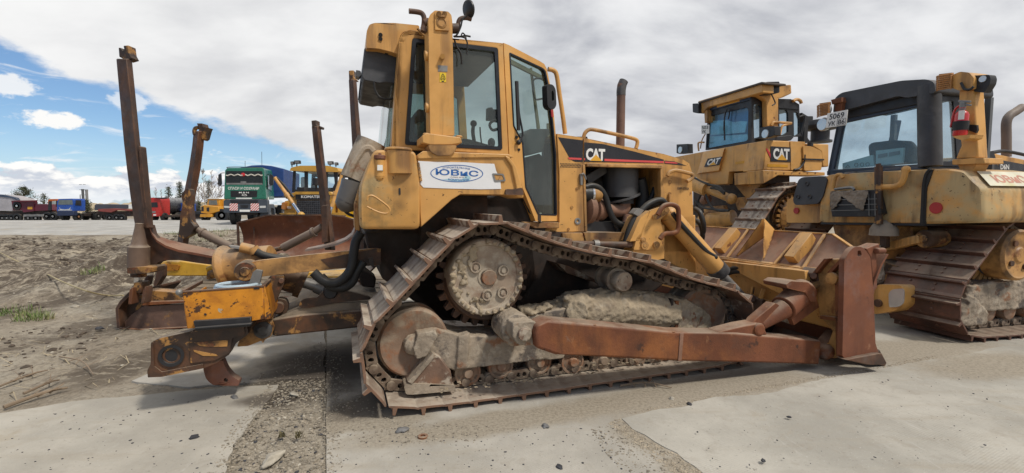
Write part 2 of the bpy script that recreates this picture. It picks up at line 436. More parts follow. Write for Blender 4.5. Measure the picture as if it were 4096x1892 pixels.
RUSTD, RUST, RUSTL = (0.045, 0.022, 0.014), (0.17, 0.055, 0.022), (0.36, 0.13, 0.045)
DUST, MUDC, OIL = (0.40, 0.33, 0.245), (0.37, 0.31, 0.235), (0.022, 0.017, 0.014)
YEL = (0.58, 0.305, 0.088)
MAT = dict(
    yellow=M_('worn_yellow_paint', YEL, 0.5, var=0.12, blots=[((0.38, 0.19, 0.06), 1.6, 0.62, 0.12, 0.6), ((0.50, 0.38, 0.20), 2.6, 0.66, 0.1, 0.4), (RUSTD, 22, 0.655, 0.012, 0.9), (RUST, 6.5, 0.66, 0.015, 0.85)],
              streak=((0.12, 0.06, 0.03), 5, 0.56, 0.09, 0.75), dust=(DUST, 0.4), edge=(RUSTD, 0.012, 0.8), bump=(3.5, 0.06), spec=0.4),
    yellow_clean=M_('faded_yellow_paint', (0.61, 0.32, 0.09), 0.42, var=0.12, blots=[((0.44, 0.22, 0.055), 1.5, 0.56, 0.13, 0.6), ((0.52, 0.38, 0.19), 2.8, 0.62, 0.1, 0.4), (RUSTD, 24, 0.685, 0.01, 0.8)], streak=((0.17, 0.085, 0.035), 6, 0.55, 0.08, 0.65), dust=(DUST, 0.35), edge=((0.16, 0.07, 0.03), 0.01, 0.5), bump=(2.5, 0.05)),
    yellow_dirty=M_('grimy_yellow_paint', (0.50, 0.265, 0.085), 0.6, var=0.2, blots=[((0.10, 0.05, 0.025), 2.4, 0.55, 0.12, 0.8), (RUST, 5, 0.6, 0.06, 0.7), (RUSTD, 11, 0.66, 0.03, 0.9)], streak=(OIL, 4, 0.56, 0.1, 0.7), dust=(DUST, 0.5), edge=(RUSTD, 0.015, 0.9), bump=(9, 0.25)),
    orange_box=M_('chipped_orange_paint', (0.55, 0.215, 0.014), 0.55, var=0.2, blots=[((0.30, 0.10, 0.012), 3.2, 0.54, 0.1, 0.75), (RUSTD, 7, 0.60, 0.015, 0.95), ((0.36, 0.36, 0.28), 6, 0.655, 0.01, 0.9), (RUSTD, 26, 0.63, 0.02, 0.8)], edge=(RUST, 0.02, 0.95), bump=(9, 0.2)),
    oily=M_('oily_worn_steel', (0.045, 0.027, 0.018), 0.5, var=0.4, blots=[((0.13, 0.055, 0.025), 4, 0.56, 0.1, 0.8), ((0.40, 0.20, 0.055), 4.5, 0.57, 0.03, 0.85), (OIL, 3, 0.6, 0.08, 0.7)], dust=(DUST, 0.55), bump=(14, 0.3)),
    oily_yellow=M_('oily_peeling_paint', (0.36, 0.18, 0.05), 0.55, var=0.3, blots=[((0.05, 0.028, 0.018), 3.3, 0.50, 0.05, 0.95), (RUST, 8, 0.6, 0.05, 0.8), (OIL, 14, 0.62, 0.03, 0.8)], dust=(DUST, 0.4), bump=(18, 0.5)),
    rust=M_('bare_rusty_steel', (0.160, 0.058, 0.029), 0.72, var=0.3, blots=[((0.30, 0.112, 0.035), 1.6, 0.55, 0.12, 0.7), ((0.10, 0.045, 0.028), 3.4, 0.6, 0.08, 0.7), ((0.36, 0.19, 0.09), 11, 0.67, 0.05, 0.45), ((0.045, 0.026, 0.02), 5.5, 0.64, 0.03, 0.8), ((0.26, 0.20, 0.16), 2.8, 0.66, 0.06, 0.6)], streak=((0.07, 0.032, 0.02), 4, 0.55, 0.1, 0.7), dust=(DUST, 0.55), bump=(45, 0.4), edge=((0.40, 0.17, 0.06), 0.012, 0.7), spec=0.25),
    rust_smooth=M_('rusty_red_plate', (0.165, 0.060, 0.032), 0.62, var=0.16, vs=1.2, blots=[((0.25, 0.09, 0.04), 2.2, 0.56, 0.12, 0.65), ((0.36, 0.19, 0.11), 5, 0.66, 0.05, 0.6), ((0.075, 0.035, 0.022), 8, 0.63, 0.05, 0.65), ((0.20, 0.15, 0.14), 1.7, 0.62, 0.1, 0.5)], streak=((0.09, 0.035, 0.02), 5, 0.56, 0.1, 0.55), dust=(DUST, 0.4), bump=(22, 0.08), edge=((0.12, 0.045, 0.025), 0.01, 0.6), spec=0.3),
    rust_dark=M_('dark_brown_rust', (0.060, 0.033, 0.022), 0.62, var=0.35, blots=[((0.17, 0.075, 0.035), 2.3, 0.58, 0.14, 0.7), ((0.16, 0.135, 0.115), 3.2, 0.62, 0.12, 0.5), (OIL, 4.5, 0.64, 0.06, 0.7)], streak=((0.16, 0.055, 0.02), 3.4, 0.55, 0.12, 0.7), dust=(DUST, 0.25), bump=(24, 0.2), edge=((0.26, 0.12, 0.05), 0.014, 0.6)),
    shoe=M_('rusty_track_steel', (0.165, 0.10, 0.068), 0.72, var=0.3, blots=[((0.27, 0.125, 0.06), 4, 0.57, 0.12, 0.6), ((0.06, 0.035, 0.026), 5, 0.58, 0.07, 0.8), ((0.42, 0.36, 0.28), 6.5, 0.55, 0.05, 0.85)], dust=((0.45, 0.39, 0.31), 0.85), bump=(28, 0.4), edge=((0.36, 0.16, 0.07), 0.012, 0.8)),
    shoe_dark=M_('dark_track_steel', (0.085, 0.042, 0.03), 0.5, var=0.35, blots=[((0.19, 0.075, 0.045), 2.5, 0.56, 0.12, 0.8), ((0.27, 0.205, 0.15), 5, 0.66, 0.05, 0.8), (OIL, 3, 0.62, 0.07, 0.7)], dust=(DUST, 0.55), bump=(22, 0.3), edge=((0.25, 0.12, 0.07), 0.012, 0.7)),
    link=M_('muddy_track_link', (0.165, 0.115, 0.08), 0.75, var=0.3, blots=[((0.30, 0.245, 0.18), 6, 0.52, 0.12, 0.8), ((0.06, 0.04, 0.03), 5, 0.6, 0.08, 0.8), ((0.24, 0.10, 0.045), 9, 0.66, 0.05, 0.7)], dust=(DUST, 0.6), bump=(35, 0.4)),
    hub=M_('mud_smeared_hub', (0.29, 0.22, 0.16), 0.75, var=0.25, blots=[((0.19, 0.085, 0.045), 4, 0.58, 0.1, 0.7), ((0.42, 0.36, 0.275), 5, 0.52, 0.08, 0.85), ((0.07, 0.045, 0.032), 7, 0.67, 0.05, 0.7)], dust=(DUST, 0.6), bump=(26, 0.45)),
    idler=M_('mud_smeared_idler', (0.235, 0.155, 0.105), 0.75, var=0.25, blots=[((0.26, 0.10, 0.04), 9, 0.55, 0.1, 0.8), ((0.35, 0.29, 0.21), 3.5, 0.55, 0.1, 0.7), ((0.08, 0.05, 0.035), 12, 0.68, 0.04, 0.6)], dust=(DUST, 0.7), bump=(30, 0.4)),
    mud=M_('caked_dry_mud', (0.36, 0.29, 0.20), 0.92, var=0.2, vs=5, blots=[((0.24, 0.19, 0.14), 4, 0.58, 0.1, 0.7), ((0.20, 0.09, 0.05), 3.2, 0.66, 0.05, 0.8), ((0.10, 0.075, 0.06), 5.5, 0.68, 0.06, 0.8), ((0.46, 0.40, 0.31), 13, 0.6, 0.08, 0.5)], bump=(38, 0.8, 0.012), spec=0.1),
    mud_worn=M_('mud_over_worn_steel', (0.30, 0.245, 0.185), 0.85, var=0.25, vs=4, blots=[((0.10, 0.085, 0.075), 3.6, 0.55, 0.05, 0.9), ((0.24, 0.11, 0.055), 4.4, 0.60, 0.05, 0.85), ((0.42, 0.36, 0.28), 9, 0.58, 0.06, 0.7)], dust=(DUST, 0.7), bump=(34, 0.7, 0.012), spec=0.15),
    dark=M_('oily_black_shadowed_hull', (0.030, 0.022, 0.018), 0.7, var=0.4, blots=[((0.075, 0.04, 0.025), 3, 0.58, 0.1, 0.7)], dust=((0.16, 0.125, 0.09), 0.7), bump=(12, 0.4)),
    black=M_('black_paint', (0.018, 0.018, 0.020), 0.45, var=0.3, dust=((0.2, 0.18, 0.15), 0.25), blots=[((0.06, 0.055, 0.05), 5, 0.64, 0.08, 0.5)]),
    decal=M_('scratched_black_decal', (0.020, 0.020, 0.024), 0.35, var=0.2, blots=[((0.12, 0.11, 0.10), 16, 0.70, 0.03, 0.6)], dust=(DUST, 0.2)),
    plastic=M_('faded_grey_black_plastic', (0.045, 0.047, 0.052), 0.55, var=0.25, blots=[((0.11, 0.11, 0.115), 3, 0.58, 0.12, 0.5), ((0.15, 0.125, 0.10), 6, 0.68, 0.05, 0.5)], dust=((0.22, 0.2, 0.18), 0.4), bump=(40, 0.08)),
    rubber=M_('black_rubber', (0.017, 0.017, 0.017), 0.55, var=0.3, dust=((0.2, 0.17, 0.13), 0.35)),
    seal=M_('window_rubber', (0.010, 0.012, 0.018), 0.4, var=0.2),
    interior=M_('dark_cab_lining', (0.045, 0.045, 0.045), 0.8, var=0.2),
    grey_trim=M_('grey_cab_trim', (0.10, 0.105, 0.11), 0.7, var=0.15),
    chrome=M_('bright_chrome_rod', (0.62, 0.63, 0.65), 0.16, metal=1.0, var=0.06, blots=[((0.25, 0.2, 0.16), 6, 0.68, 0.06, 0.6)]),
    steel=M_('dull_grey_steel', (0.22, 0.215, 0.205), 0.45, metal=0.4, var=0.25, blots=[(RUST, 7, 0.64, 0.05, 0.6)], dust=(DUST, 0.3)),
    pipe=M_('heat_rusted_pipe', (0.21, 0.11, 0.07), 0.65, var=0.2, blots=[((0.34, 0.19, 0.13), 4, 0.57, 0.1, 0.6), (RUSTD, 8, 0.66, 0.05, 0.7)], dust=((0.3, 0.24, 0.18), 0.4), bump=(20, 0.2)),
    muffler=M_('sooty_engine_steel', (0.050, 0.050, 0.052), 0.5, var=0.3, blots=[((0.13, 0.12, 0.11), 4, 0.6, 0.1, 0.6)], streak=((0.16, 0.15, 0.14), 6, 0.58, 0.08, 0.5), dust=((0.2, 0.17, 0.14), 0.4)),
    tank=M_('stained_yellow_tank', YEL, 0.5, var=0.12, blots=[((0.42, 0.34, 0.185), 1.25, 0.52, 0.08, 0.8), ((0.20, 0.15, 0.07), 2.6, 0.60, 0.08, 0.6), (RUSTD, 22, 0.65, 0.012, 0.9), (RUSTD, 6.5, 0.67, 0.02, 0.85)], streak=((0.10, 0.06, 0.03), 5, 0.54, 0.09, 0.75), dust=(DUST, 0.4), bump=(3.5, 0.08)),
    white=M_('peeling_white_vinyl', (0.74, 0.74, 0.74), 0.4, var=0.05, blots=[((0.52, 0.47, 0.40), 3, 0.68, 0.08, 0.5), ((0.35, 0.22, 0.10), 7, 0.76, 0.01, 0.9)]),
    plate=M_('white_plate_enamel', (0.72, 0.71, 0.67), 0.35, var=0.06, blots=[((0.45, 0.38, 0.28), 8, 0.66, 0.08, 0.5)]),
    blue_ink=M_('blue_print', (0.022, 0.115, 0.36), 0.4, var=0.08),
    pale_blue=M_('pale_blue_print', (0.36, 0.55, 0.62), 0.4, var=0.1),
    white_ink=M_('white_lettering', (0.72, 0.71, 0.67), 0.45, var=0.08, blots=[((0.3, 0.27, 0.22), 18, 0.68, 0.05, 0.6)]),
    yel_ink=M_('yellow_lettering', (0.66, 0.34, 0.03), 0.45, var=0.08),
    black_ink=M_('black_lettering', (0.02, 0.02, 0.022), 0.5, var=0.1),
    red_line=M_('faded_red_stripe', (0.62, 0.075, 0.07), 0.4, var=0.12),
    red=M_('red_reflector', (0.36, 0.03, 0.03), 0.35, var=0.1),
    red_paint=M_('bright_red_paint', (0.48, 0.018, 0.022), 0.28, var=0.12, coat=0.4),
    lamp=M_('lamp_lens', (0.62, 0.62, 0.60), 0.15, var=0.1, metal=0.5),
    cloth=M_('dirty_canvas', (0.24, 0.20, 0.155), 0.9, var=0.25, bump=(60, 0.4), blots=[((0.13, 0.10, 0.075), 5, 0.58, 0.1, 0.6)]),
    rope=M_('pale_blue_rope', (0.42, 0.52, 0.58), 0.8, var=0.2, bump=(90, 0.6)),
    glass=glass('tinted_cab_glass', (0.66, 0.755, 0.74)),
    glass_blue=glass('clear_blue_glass', (0.78, 0.89, 0.94), dirt=0.16),
    foil=M_('silver_blue_sunshade', (0.42, 0.74, 0.84), 0.4, var=0.12, vs=6),
)
# ================================================================== SETTING
def sm(a, b, x):
    t = min(1, max(0, (x - a) / (b - a))); return t * t * (3 - 2 * t)
def base_z(x, y):                                  # gentle rise to the road, then falling away
    r = math.hypot(x, y)
    if y < 0: return -0.02
    z = -0.02 + 0.50 * sm(8, 24, y) - 0.95 * sm(30, 62, y)
    if y > 120: z -= 0.0
    return z
def road_edge(x):
    return 18.4 + min(9, max(0, x + 15.0) * 1.25) + 0.5 * noise.noise(Vector((x * .6, 2, 5)))
def clods(x, y):
    """broken soil on the unpaved verge to the left"""
    a = sm(-1.9, -3.4, x + 0.35 * (y - 4.5)) * sm(3.3, 4.6, y) * (1 - sm(-1.5, 1.0, y - road_edge(x)))
    b = sm(-1.0, -2.0, x) * sm(2.2, 2.8, y) * (1 - sm(-1.0, 1.0, y - road_edge(x)))
    k = max(a, 0.12 * b)
    if k < 1e-3: return 0.0
    n = noise.noise(Vector((x * 0.8, y * 0.45, 1.3))) * 0.10
    n += noise.noise(Vector((x * 2.6, y * 1.7, 4.1))) * 0.065
    n += abs(noise.noise(Vector((x * 7, y * 5, 8.1)))) * 0.05
    n += abs(noise.noise(Vector((x * 15, y * 12, 2.1)))) * 0.022
    # windrow of dug soil
    n += 0.20 * math.exp(-((y - 9.4 - 0.5 * noise.noise(Vector((x * .5, 0, 0)))) / 1.4) ** 2) * (0.7 + 1.3 * noise.noise(Vector((x * 1.3, y * 0.9, 3)))) * sm(-4.0, -5.5, x)
    return k * n * (0.35 + 1.45 * sm(6.8, 9.0, y))
def grit(x, y):
    return 0.010 * noise.noise(Vector((x * 5, y * 5, 0))) + 0.012 * noise.noise(Vector((x * 22, y * 22, 3)))
def ground_z(x, y):
    return base_z(x, y) + clods(x, y) + (grit(x, y) if 0 < y < 16 else 0)
def ground_mesh():
    bm = bmesh.new()
    angs = []
    a = -180.0
    while a < 180 - 1e-6:
        angs.append(a)
        a += 0.22 if -43 <= a < 40 else (1 if abs(a) < 70 else 5)
    rad = [0.4]
    while rad[-1] < 5000:
        r = rad[-1]
        rad.append(r * (1.012 if 2.5 < r < 26 else 1.05 if r < 130 else 1.25))
    c0 = bm.verts.new((0, 0, -0.02))
    prev = None
    for r in rad:
        ring = []
        for a in angs:
            x, y = r * math.sin(R(a)), r * math.cos(R(a))
            ring.append(bm.verts.new((x, y, ground_z(x, y))))
        if prev is None:
            for i in range(len(ring)): bm.faces.new((c0, ring[(i + 1) % len(ring)], ring[i]))
        else:
            for i in range(len(ring)):
                j = (i + 1) % len(ring)
                bm.faces.new((prev[i], prev[j], ring[j], ring[i]))
        prev = ring
    bmesh.ops.recalc_face_normals(bm, faces=bm.faces)
    for f in bm.faces: f.smooth = True
    me = bpy.data.meshes.new('ground'); bm.to_mesh(me); bm.free()
    if me.polygons[0].normal.z < 0: me.flip_normals()
    o = bpy.data.objects.new('ground', me); col.objects.link(o)
    return tag(o, None, None, kind='structure')
def blob(q, v, c, rx, ry, rot=0.0, wob=1.2, sc=1.6):
    """soft irregular stain round a point on the ground"""
    x, y, z = q.xyz(q.mapping(v, loc=(0, 0, 0)))
    ca, sa = math.cos(rot), math.sin(rot)
    X = q.math('SUBTRACT', x, c[0]); Y = q.math('SUBTRACT', y, c[1])
    u = q.math('DIVIDE', q.math('ADD', q.math('MULTIPLY', X, ca), q.math('MULTIPLY', Y, sa)), rx)
    w = q.math('DIVIDE', q.math('SUBTRACT', q.math('MULTIPLY', Y, ca), q.math('MULTIPLY', X, sa)), ry)
    dd = q.math('ADD', q.math('MULTIPLY', u, u), q.math('MULTIPLY', w, w))
    nn = q.math('MULTIPLY', q.math('SUBTRACT', q.noise(v, sc, 7, 0.65), 0.5), wob * 2)
    return q.rng(q.math('ADD', dd, nn), 1.3, 0.25)
OILSPOTS = [(gp('t', (790, 950)), 0.70, 0.65, 0.0), (gp('t', (850, 900)), 0.7, 0.7, 0.4), (gp('t', (940, 1010)), 0.45, 0.30, 0.5), (gp('t', (700, 1000)), 0.32, 0.18, 0.3)]
def soil_material():
    m = bpy.data.materials.new('sandy_soil'); m.use_nodes = True
    nt = m.node_tree; nt.nodes.clear(); q = NT(nt)
    out = q.new('ShaderNodeOutputMaterial'); b = q.new('ShaderNodeBsdfPrincipled'); nt.links.new(b.outputs[0], out.inputs[0])
    v = q.new('ShaderNodeTexCoord').outputs['Object']
    vs = q.mapping(v, scl=(1, 0.62, 1))
    c = q.mix(q.rng(q.noise(v, 0.8, 6), 0.35, 0.65), (0.285, 0.238, 0.178), (0.37, 0.325, 0.255))
    c = q.mix(q.rng(q.noise(v, 26, 6, 0.7), 0.45, 0.68, 0, 0.75), c, (0.17, 0.138, 0.10))
    c = q.mix(q.rng(q.noise(v, 60, 3, 0.7), 0.58, 0.72, 0, 0.6), c, (0.50, 0.46, 0.39))
    x, y, z = q.xyz(v)
    left = q.rng(q.math('ADD', x, q.math('MULTIPLY', q.math('SUBTRACT', y, 4.5), 0.35)), -1.9, -3.6)
    left = q.math('MULTIPLY', left, q.rng(y, 3.3, 4.6))
    dk = q.noise(vs, 1.15, 8, 0.68, 0.4)
    c = q.mix(q.math('MULTIPLY', left, q.rng(dk, 0.46, 0.60, 0, 0.85)), c, (0.10, 0.078, 0.058))
    hv = q.math('MULTIPLY', left, q.math('MULTIPLY', q.rng(y, 6.5, 9.0), q.rng(y, 18.5, 15.5)))
    c = q.mix(q.math('MULTIPLY', hv, q.rng(q.noise(q.mapping(v, scl=(1.2, .7, 1)), 3.2, 10, 0.75, 0.6), 0.41, 0.54, 0, 0.9)), c, (0.070, 0.053, 0.040))
    c = q.mix(q.math('MULTIPLY', hv, q.rng(q.noise(q.mapping(v, loc=(3, 1, 0), scl=(1.2, .6, 1)), 4.5, 8, 0.75, 0.5), 0.54, 0.64, 0, 0.8)), c, (0.42, 0.36, 0.27))
    lit = q.noise(q.mapping(v, rot=(0, 0, 0.5), scl=(1.0, 2.6, 1)), 5.0, 7, 0.7)
    c = q.mix(q.math('MULTIPLY', left, q.rng(lit, 0.53, 0.66, 0, 0.7)), c, (0.40, 0.345, 0.26))
    c = q.mix(q.math('MULTIPLY', left, q.rng(q.noise(vs, 11, 6, 0.7), 0.56, 0.68, 0, 0.8)), c, (0.075, 0.058, 0.044))
    # thin grass on the verge beside the road
    gy = q.math('MULTIPLY', q.rng(y, 9, 12), q.rng(y, 19, 15))
    gr = q.math('MULTIPLY', gy, q.rng(q.noise(v, 0.45, 6, 0.7), 0.50, 0.62))
    gr = q.math('MULTIPLY', gr, q.rng(x, -9.6, -7.0))
    c = q.mix(q.math('MULTIPLY', gr, 0.75), c, (0.135, 0.165, 0.05))
    for p, rx, ry, ro in OILSPOTS:
        c = q.mix(q.math('MULTIPLY', blob(q, v, p, rx, ry, ro), 0.8), c, (0.06, 0.048, 0.038))
    far = q.rng(y, 60, 130)
    c = q.mix(far, c, (0.30, 0.265, 0.205))
    q.put(b.inputs['Base Color'], c); b.inputs['Roughness'].default_value = 0.95; b.inputs['Specular IOR Level'].default_value = 0.15
    bn = q.new('ShaderNodeBump'); bn.inputs['Strength'].default_value = 0.9; bn.inputs['Distance'].default_value = 0.02
    q.put(bn.inputs['Height'], q.math('ADD', q.noise(v, 30, 8, 0.7), q.math('MULTIPLY', q.noise(v, 90, 4, 0.7), 0.4)))
    nt.links.new(bn.outputs[0], b.inputs['Normal'])
    return m
def concrete_material(name, rib=0.0, rot=0.6, sand=0.35, tone=(0.455, 0.43, 0.385), spots=(), sandspots=(), cracks=0.0):
    m = bpy.data.materials.new(name); m.use_nodes = True
    nt = m.node_tree; nt.nodes.clear(); q = NT(nt)
    out = q.new('ShaderNodeOutputMaterial'); b = q.new('ShaderNodeBsdfPrincipled'); nt.links.new(b.outputs[0], out.inputs[0])
    v = q.new('ShaderNodeTexCoord').outputs['Object']
    lo = tuple(k * 0.80 for k in tone); hi = tuple(min(1, k * 1.12) for k in tone)
    c = q.mix(q.rng(q.noise(v, 1.1, 7, 0.62), 0.32, 0.68), lo, hi)
    c = q.mix(q.rng(q.noise(q.mapping(v, rot=(0, 0, rot), scl=(0.5, 4, 1)), 1.6, 6, 0.65), 0.52, 0.74, 0, 0.5), c, (0.33, 0.285, 0.22))
    c = q.mix(q.rng(q.noise(v, 5.5, 7, 0.7, 0.6), 0.52, 0.68, 0, 0.45), c, (0.30, 0.265, 0.215))
    c = q.mix(q.rng(q.noise(q.mapping(v, rot=(0, 0, rot + .5), scl=(6, 1, 1)), 2.4, 6, 0.7), 0.60, 0.72, 0, 0.4), c, (0.50, 0.48, 0.44))
    c = q.mix(q.rng(q.noise(v, 34, 4, 0.7), 0.58, 0.72, 0, 0.5), c, (0.20, 0.18, 0.155))
    c = q.mix(q.rng(q.noise(v, 14, 5, 0.75), 0.66, 0.70, 0, 0.6), c, (0.13, 0.105, 0.08))
    c = q.mix(q.rng(q.noise(v, 75, 2, 0.7), 0.66, 0.74, 0, 0.5), c, (0.60, 0.58, 0.54))
    c = q.mix(q.rng(q.noise(v, 0.7, 8, 0.7, 0.5), 0.60 - sand * 0.3, 0.72 - sand * 0.2, 0, 0.8), c, (0.345, 0.295, 0.222))
    for p, rx, ry, ro in sandspots:
        c = q.mix(q.math('MULTIPLY', blob(q, v, p, rx, ry, ro, 0.8, 2.5), 0.92), c, q.mix(q.rng(q.noise(v, 40, 5, 0.7), 0.4, 0.65), (0.325, 0.282, 0.217), (0.225, 0.19, 0.142)))
    for p, rx, ry, ro in spots:
        c = q.mix(q.math('MULTIPLY', blob(q, v, p, rx, ry, ro), 0.85), c, (0.085, 0.068, 0.053))
    h = q.math('MULTIPLY', q.noise(v, 45, 6, 0.7), 0.5)
    if rib:
        wv = q.new('ShaderNodeTexWave'); wv.wave_type = 'BANDS'; wv.bands_direction = 'X'
        wv.inputs['Scale'].default_value = 20; wv.inputs['Distortion'].default_value = 0.6; wv.inputs['Detail'].default_value = 2; wv.inputs['Detail Scale'].default_value = 0.5
        q.put(wv.inputs['Vector'], q.mapping(v, rot=(0, 0, rot)))
        keep = q.rng(q.noise(v, 1.2, 5, 0.6), 0.40, 0.60)
        r_ = q.math('MULTIPLY', wv.outputs['Fac'], keep)
        h = q.math('ADD', h, q.math('MULTIPLY', r_, rib))
        c = q.mix(q.math('MULTIPLY', q.rng(wv.outputs['Fac'], 0.35, 0.0), q.math('MULTIPLY', keep, 0.07)), c, (0.27, 0.245, 0.21))
    q.put(b.inputs['Base Color'], c); b.inputs['Roughness'].default_value = 0.9; b.inputs['Specular IOR Level'].default_value = 0.2
    bn = q.new('ShaderNodeBump'); bn.inputs['Strength'].default_value = 0.55; bn.inputs['Distance'].default_value = 0.012
    q.put(bn.inputs['Height'], h); nt.links.new(bn.outputs[0], b.inputs['Normal'])
    return m
def slab(pix, top, thick, m, jag=0.02, seed=0):
    """one cast slab: outline on the ground with a chipped edge"""
    P = [gp('t', p, top) for p in pix]
    out = []
    for i, a in enumerate(P):
        b_ = P[(i + 1) % len(P)]
        n = max(2, int((b_ - a).length / 0.07)); n = min(n, 90)
        nr = Vector((-(b_ - a).y, (b_ - a).x, 0)).normalized()
        for k in range(n):
            p = a.lerp(b_, k / n)
            j = noise.noise(Vector((p.x * 1.6, p.y * 1.6, seed))) * jag * 2.2 + noise.noise(Vector((p.x * 9, p.y * 9, seed + 5))) * jag
            out.append(p + nr * j)
    mb = MB(); mb.ext(out, UP * -thick)
    o = mb.build('concrete_slab', m, None, flat=True)
    return tag(o, None, None, kind='structure')
def build_setting():
    gm = ground_mesh(); gm.data.materials.append(soil_material())
    cs = concrete_material('smooth_dusty_concrete', rib=0.0, rot=0.25, sand=0.30, tone=(0.40, 0.368, 0.31), spots=OILSPOTS[3:4])
    slab([(-420, 1130), (-200, 1075), (0, 1040), (180, 1010), (430, 986), (640, 970), (700, 968), (675, 1010), (640, 1060), (600, 1105), (575, 1150), (560, 1260), (560, 1500), (-420, 1500)], 0.0, 0.05, cs, 0.02, 1)
    cs2 = concrete_material('pale_dusty_concrete', rib=0.25, rot=0.35, sand=0.42, tone=(0.41, 0.38, 0.33), spots=OILSPOTS[:2])
    slab([(335, 958), (420, 915), (560, 872), (740, 838), (816, 826), (817, 950), (700, 955), (640, 962), (480, 972)], 0.0, 0.05, cs2, 0.02, 2)
    sp = [(gp('t', (1280, 1058)), 1.4, 0.20, R(18)), (gp('t', (1760, 985)), 1.5, 0.34, R(19)), (gp('t', (2280, 880)), 1.6, 0.42, R(18)), (gp('t', (835, 1060)), 0.16, 0.34, 0), (gp('t', (1650, 1095)), 0.34, 0.26, -0.7), (gp('t', (940, 1060)), 0.5, 0.16, 0.2), (gp('t', (1760, 1190)), 0.2, 0.3, 0.6)]
    cr = concrete_material('ribbed_yard_concrete', rib=0.14, rot=R(52), sand=0.10, tone=(0.40, 0.372, 0.32), spots=OILSPOTS[:3], sandspots=sp)
    slab([(822, 824), (900, 760), (1400, 690), (2000, 640), (2900, 640), (3600, 760), (3600, 1500), (822, 1500), (821, 1190), (821, 950)], 0.0, 0.05, cr, 0.006, 3)
    ce = concrete_material('raised_worn_concrete', rib=0.10, rot=R(62), sand=0.14, tone=(0.40, 0.375, 0.322), sandspots=[(gp('t', (2520, 920)), 1.1, 0.4, 0.2)])
    slab([(1565, 1053), (1640, 1035), (1720, 1026), (1790, 1004), (1900, 990), (2050, 962), (2200, 935), (2360, 905), (2620, 850), (3300, 830), (3300, 1600), (1900, 1600), (1800, 1330), (1768, 1225), (1770, 1188), (1700, 1140), (1640, 1112), (1590, 1080)], 0.005, 0.03, ce, 0.030, 4)
    # the road beyond the verge
    bm = bmesh.new()
    rows = []
    ys = [17.0] + [18 + i * 1.0 for i in range(52)]
    for y in ys:
        r_ = []
        for i in range(161):
            x = -150 + i * 1.875
            yy = y + (road_edge(x) - 17.0) * max(0, 1 - (y - 17) / 20)
            r_.append(bm.verts.new((x, yy, base_z(x, yy) + (0.02 if y > 17 else -0.08))))
        rows.append(r_)
    for a, b in zip(rows, rows[1:]):
        for i in range(160): bm.faces.new((a[i], a[i + 1], b[i + 1], b[i]))
    for f in bm.faces: f.smooth = True
    me = bpy.data.meshes.new('road'); bm.to_mesh(me); bm.free()
    o = bpy.data.objects.new('road', me); col.objects.link(o)
    o.data.materials.append(concrete_material('pale_worn_road', sand=0.2, rot=0.0, tone=(0.40, 0.385, 0.355)))
    tag(o, None, None, kind='structure')
    # sand heaps and low ground far behind the trucks
    hm = M_('distant_sand', (0.40, 0.325, 0.215), 0.95, var=0.15, vs=0.15, bump=(0.6, 0.5, 0.4))
    dm = M_('distant_scrub', (0.10, 0.085, 0.055), 0.95, var=0.4, vs=0.2, bump=(0.6, 0.6, 0.6))
    def heap(name, cx, cy, rx, ry, h, m, sd):
        bm = bmesh.new(); N = 40
        V = [[None] * (N + 1) for _ in range(N + 1)]
        for i in range(N + 1):
            for j in range(N + 1):
                u, w = i / N * 2 - 1, j / N * 2 - 1
                k = max(0, 1 - u * u) * max(0, 1 - w * w)
                z = h * (k ** 0.8) * (0.8 + 0.5 * noise.noise(Vector((u * 3 + sd, w * 3, sd))) + 0.12 * noise.noise(Vector((u * 11, w * 11, sd)))) - 0.9
                V[i][j] = bm.verts.new((cx + u * rx, cy + w * ry, z))
        for i in range(N):
            for j in range(N): bm.faces.new((V[i][j], V[i + 1][j], V[i + 1][j + 1], V[i][j + 1]))
        for f in bm.faces: f.smooth = True
        me = bpy.data.meshes.new(name); bm.to_mesh(me); bm.free()
        o = bpy.data.objects.new(name, me); col.objects.link(o); me.materials.append(m)
        tag(o, None, None, kind='structure')
    heap('sand_hill', -84, 100, 11, 10, 3.6, hm, 1)
    heap('sand_hill', -74, 108, 26, 12, 3.2, hm, 2)
    heap('scrub_bank', -60, 125, 75, 14, 2.6, dm, 3)
    heap('scrub_bank', -135, 130, 60, 14, 2.2, dm, 5)
    heap('scrub_bank', 60, 150, 110, 14, 2.4, dm, 8)
build_setting()
# ================================================================== SHARED: crawler tracks
TRK_PX = [('c4', (297, 1004)), ('c4', (232, 950)), ('c4', (195, 912)), ('c4', (165, 850)), ('c4', (160, 780)), ('c4', (178, 705)), ('c4', (208, 645)), ('c4', (313, 540)), ('c4', (410, 437)), ('c4', (500, 335)), ('c4', (595, 235)),
          ('c4', (640, 192)), ('c4', (705, 160)), ('c4', (768, 149)), ('c4', (830, 152)), ('c4', (890, 172)), ('c4', (943, 200)), ('c4', (1055, 243)), ('c4', (1165, 275)), ('c5', (195, 160)), ('c5', (317, 190)), ('c5', (435, 212)), ('c5', (555, 226)),
          ('c5', (668, 245)), ('c5', (770, 293)), ('c5', (872, 333)), ('c5', (972, 362)), ('c5', (1072, 380)), ('c5', (1160, 413)), ('c5', (1205, 460)), ('c5', (1230, 510)), ('c5', (1237, 560)), ('c5', (1228, 620))]
def resample(P, pitch):
    L = [0.0]
    n = len(P)
    for i in range(n): L.append(L[-1] + (P[(i + 1) % n] - P[i]).length)
    N = round(L[-1] / pitch)
    out = []
    for k in range(N):
        t = L[-1] * k / N
        i = max(j for j in range(n) if L[j] <= t + 1e-9)
        a, b = P[i], P[(i + 1) % n]
        out.append(a.lerp(b, (t - L[i]) / (L[i + 1] - L[i])))
    return out
def smooth_loop(P, it=2):
    for _ in range(it):
        Q = []
        for i, p in enumerate(P):
            q = P[(i + 1) % len(P)]
            Q += [p.lerp(q, .25), p.lerp(q, .75)]
        P = Q
    return P
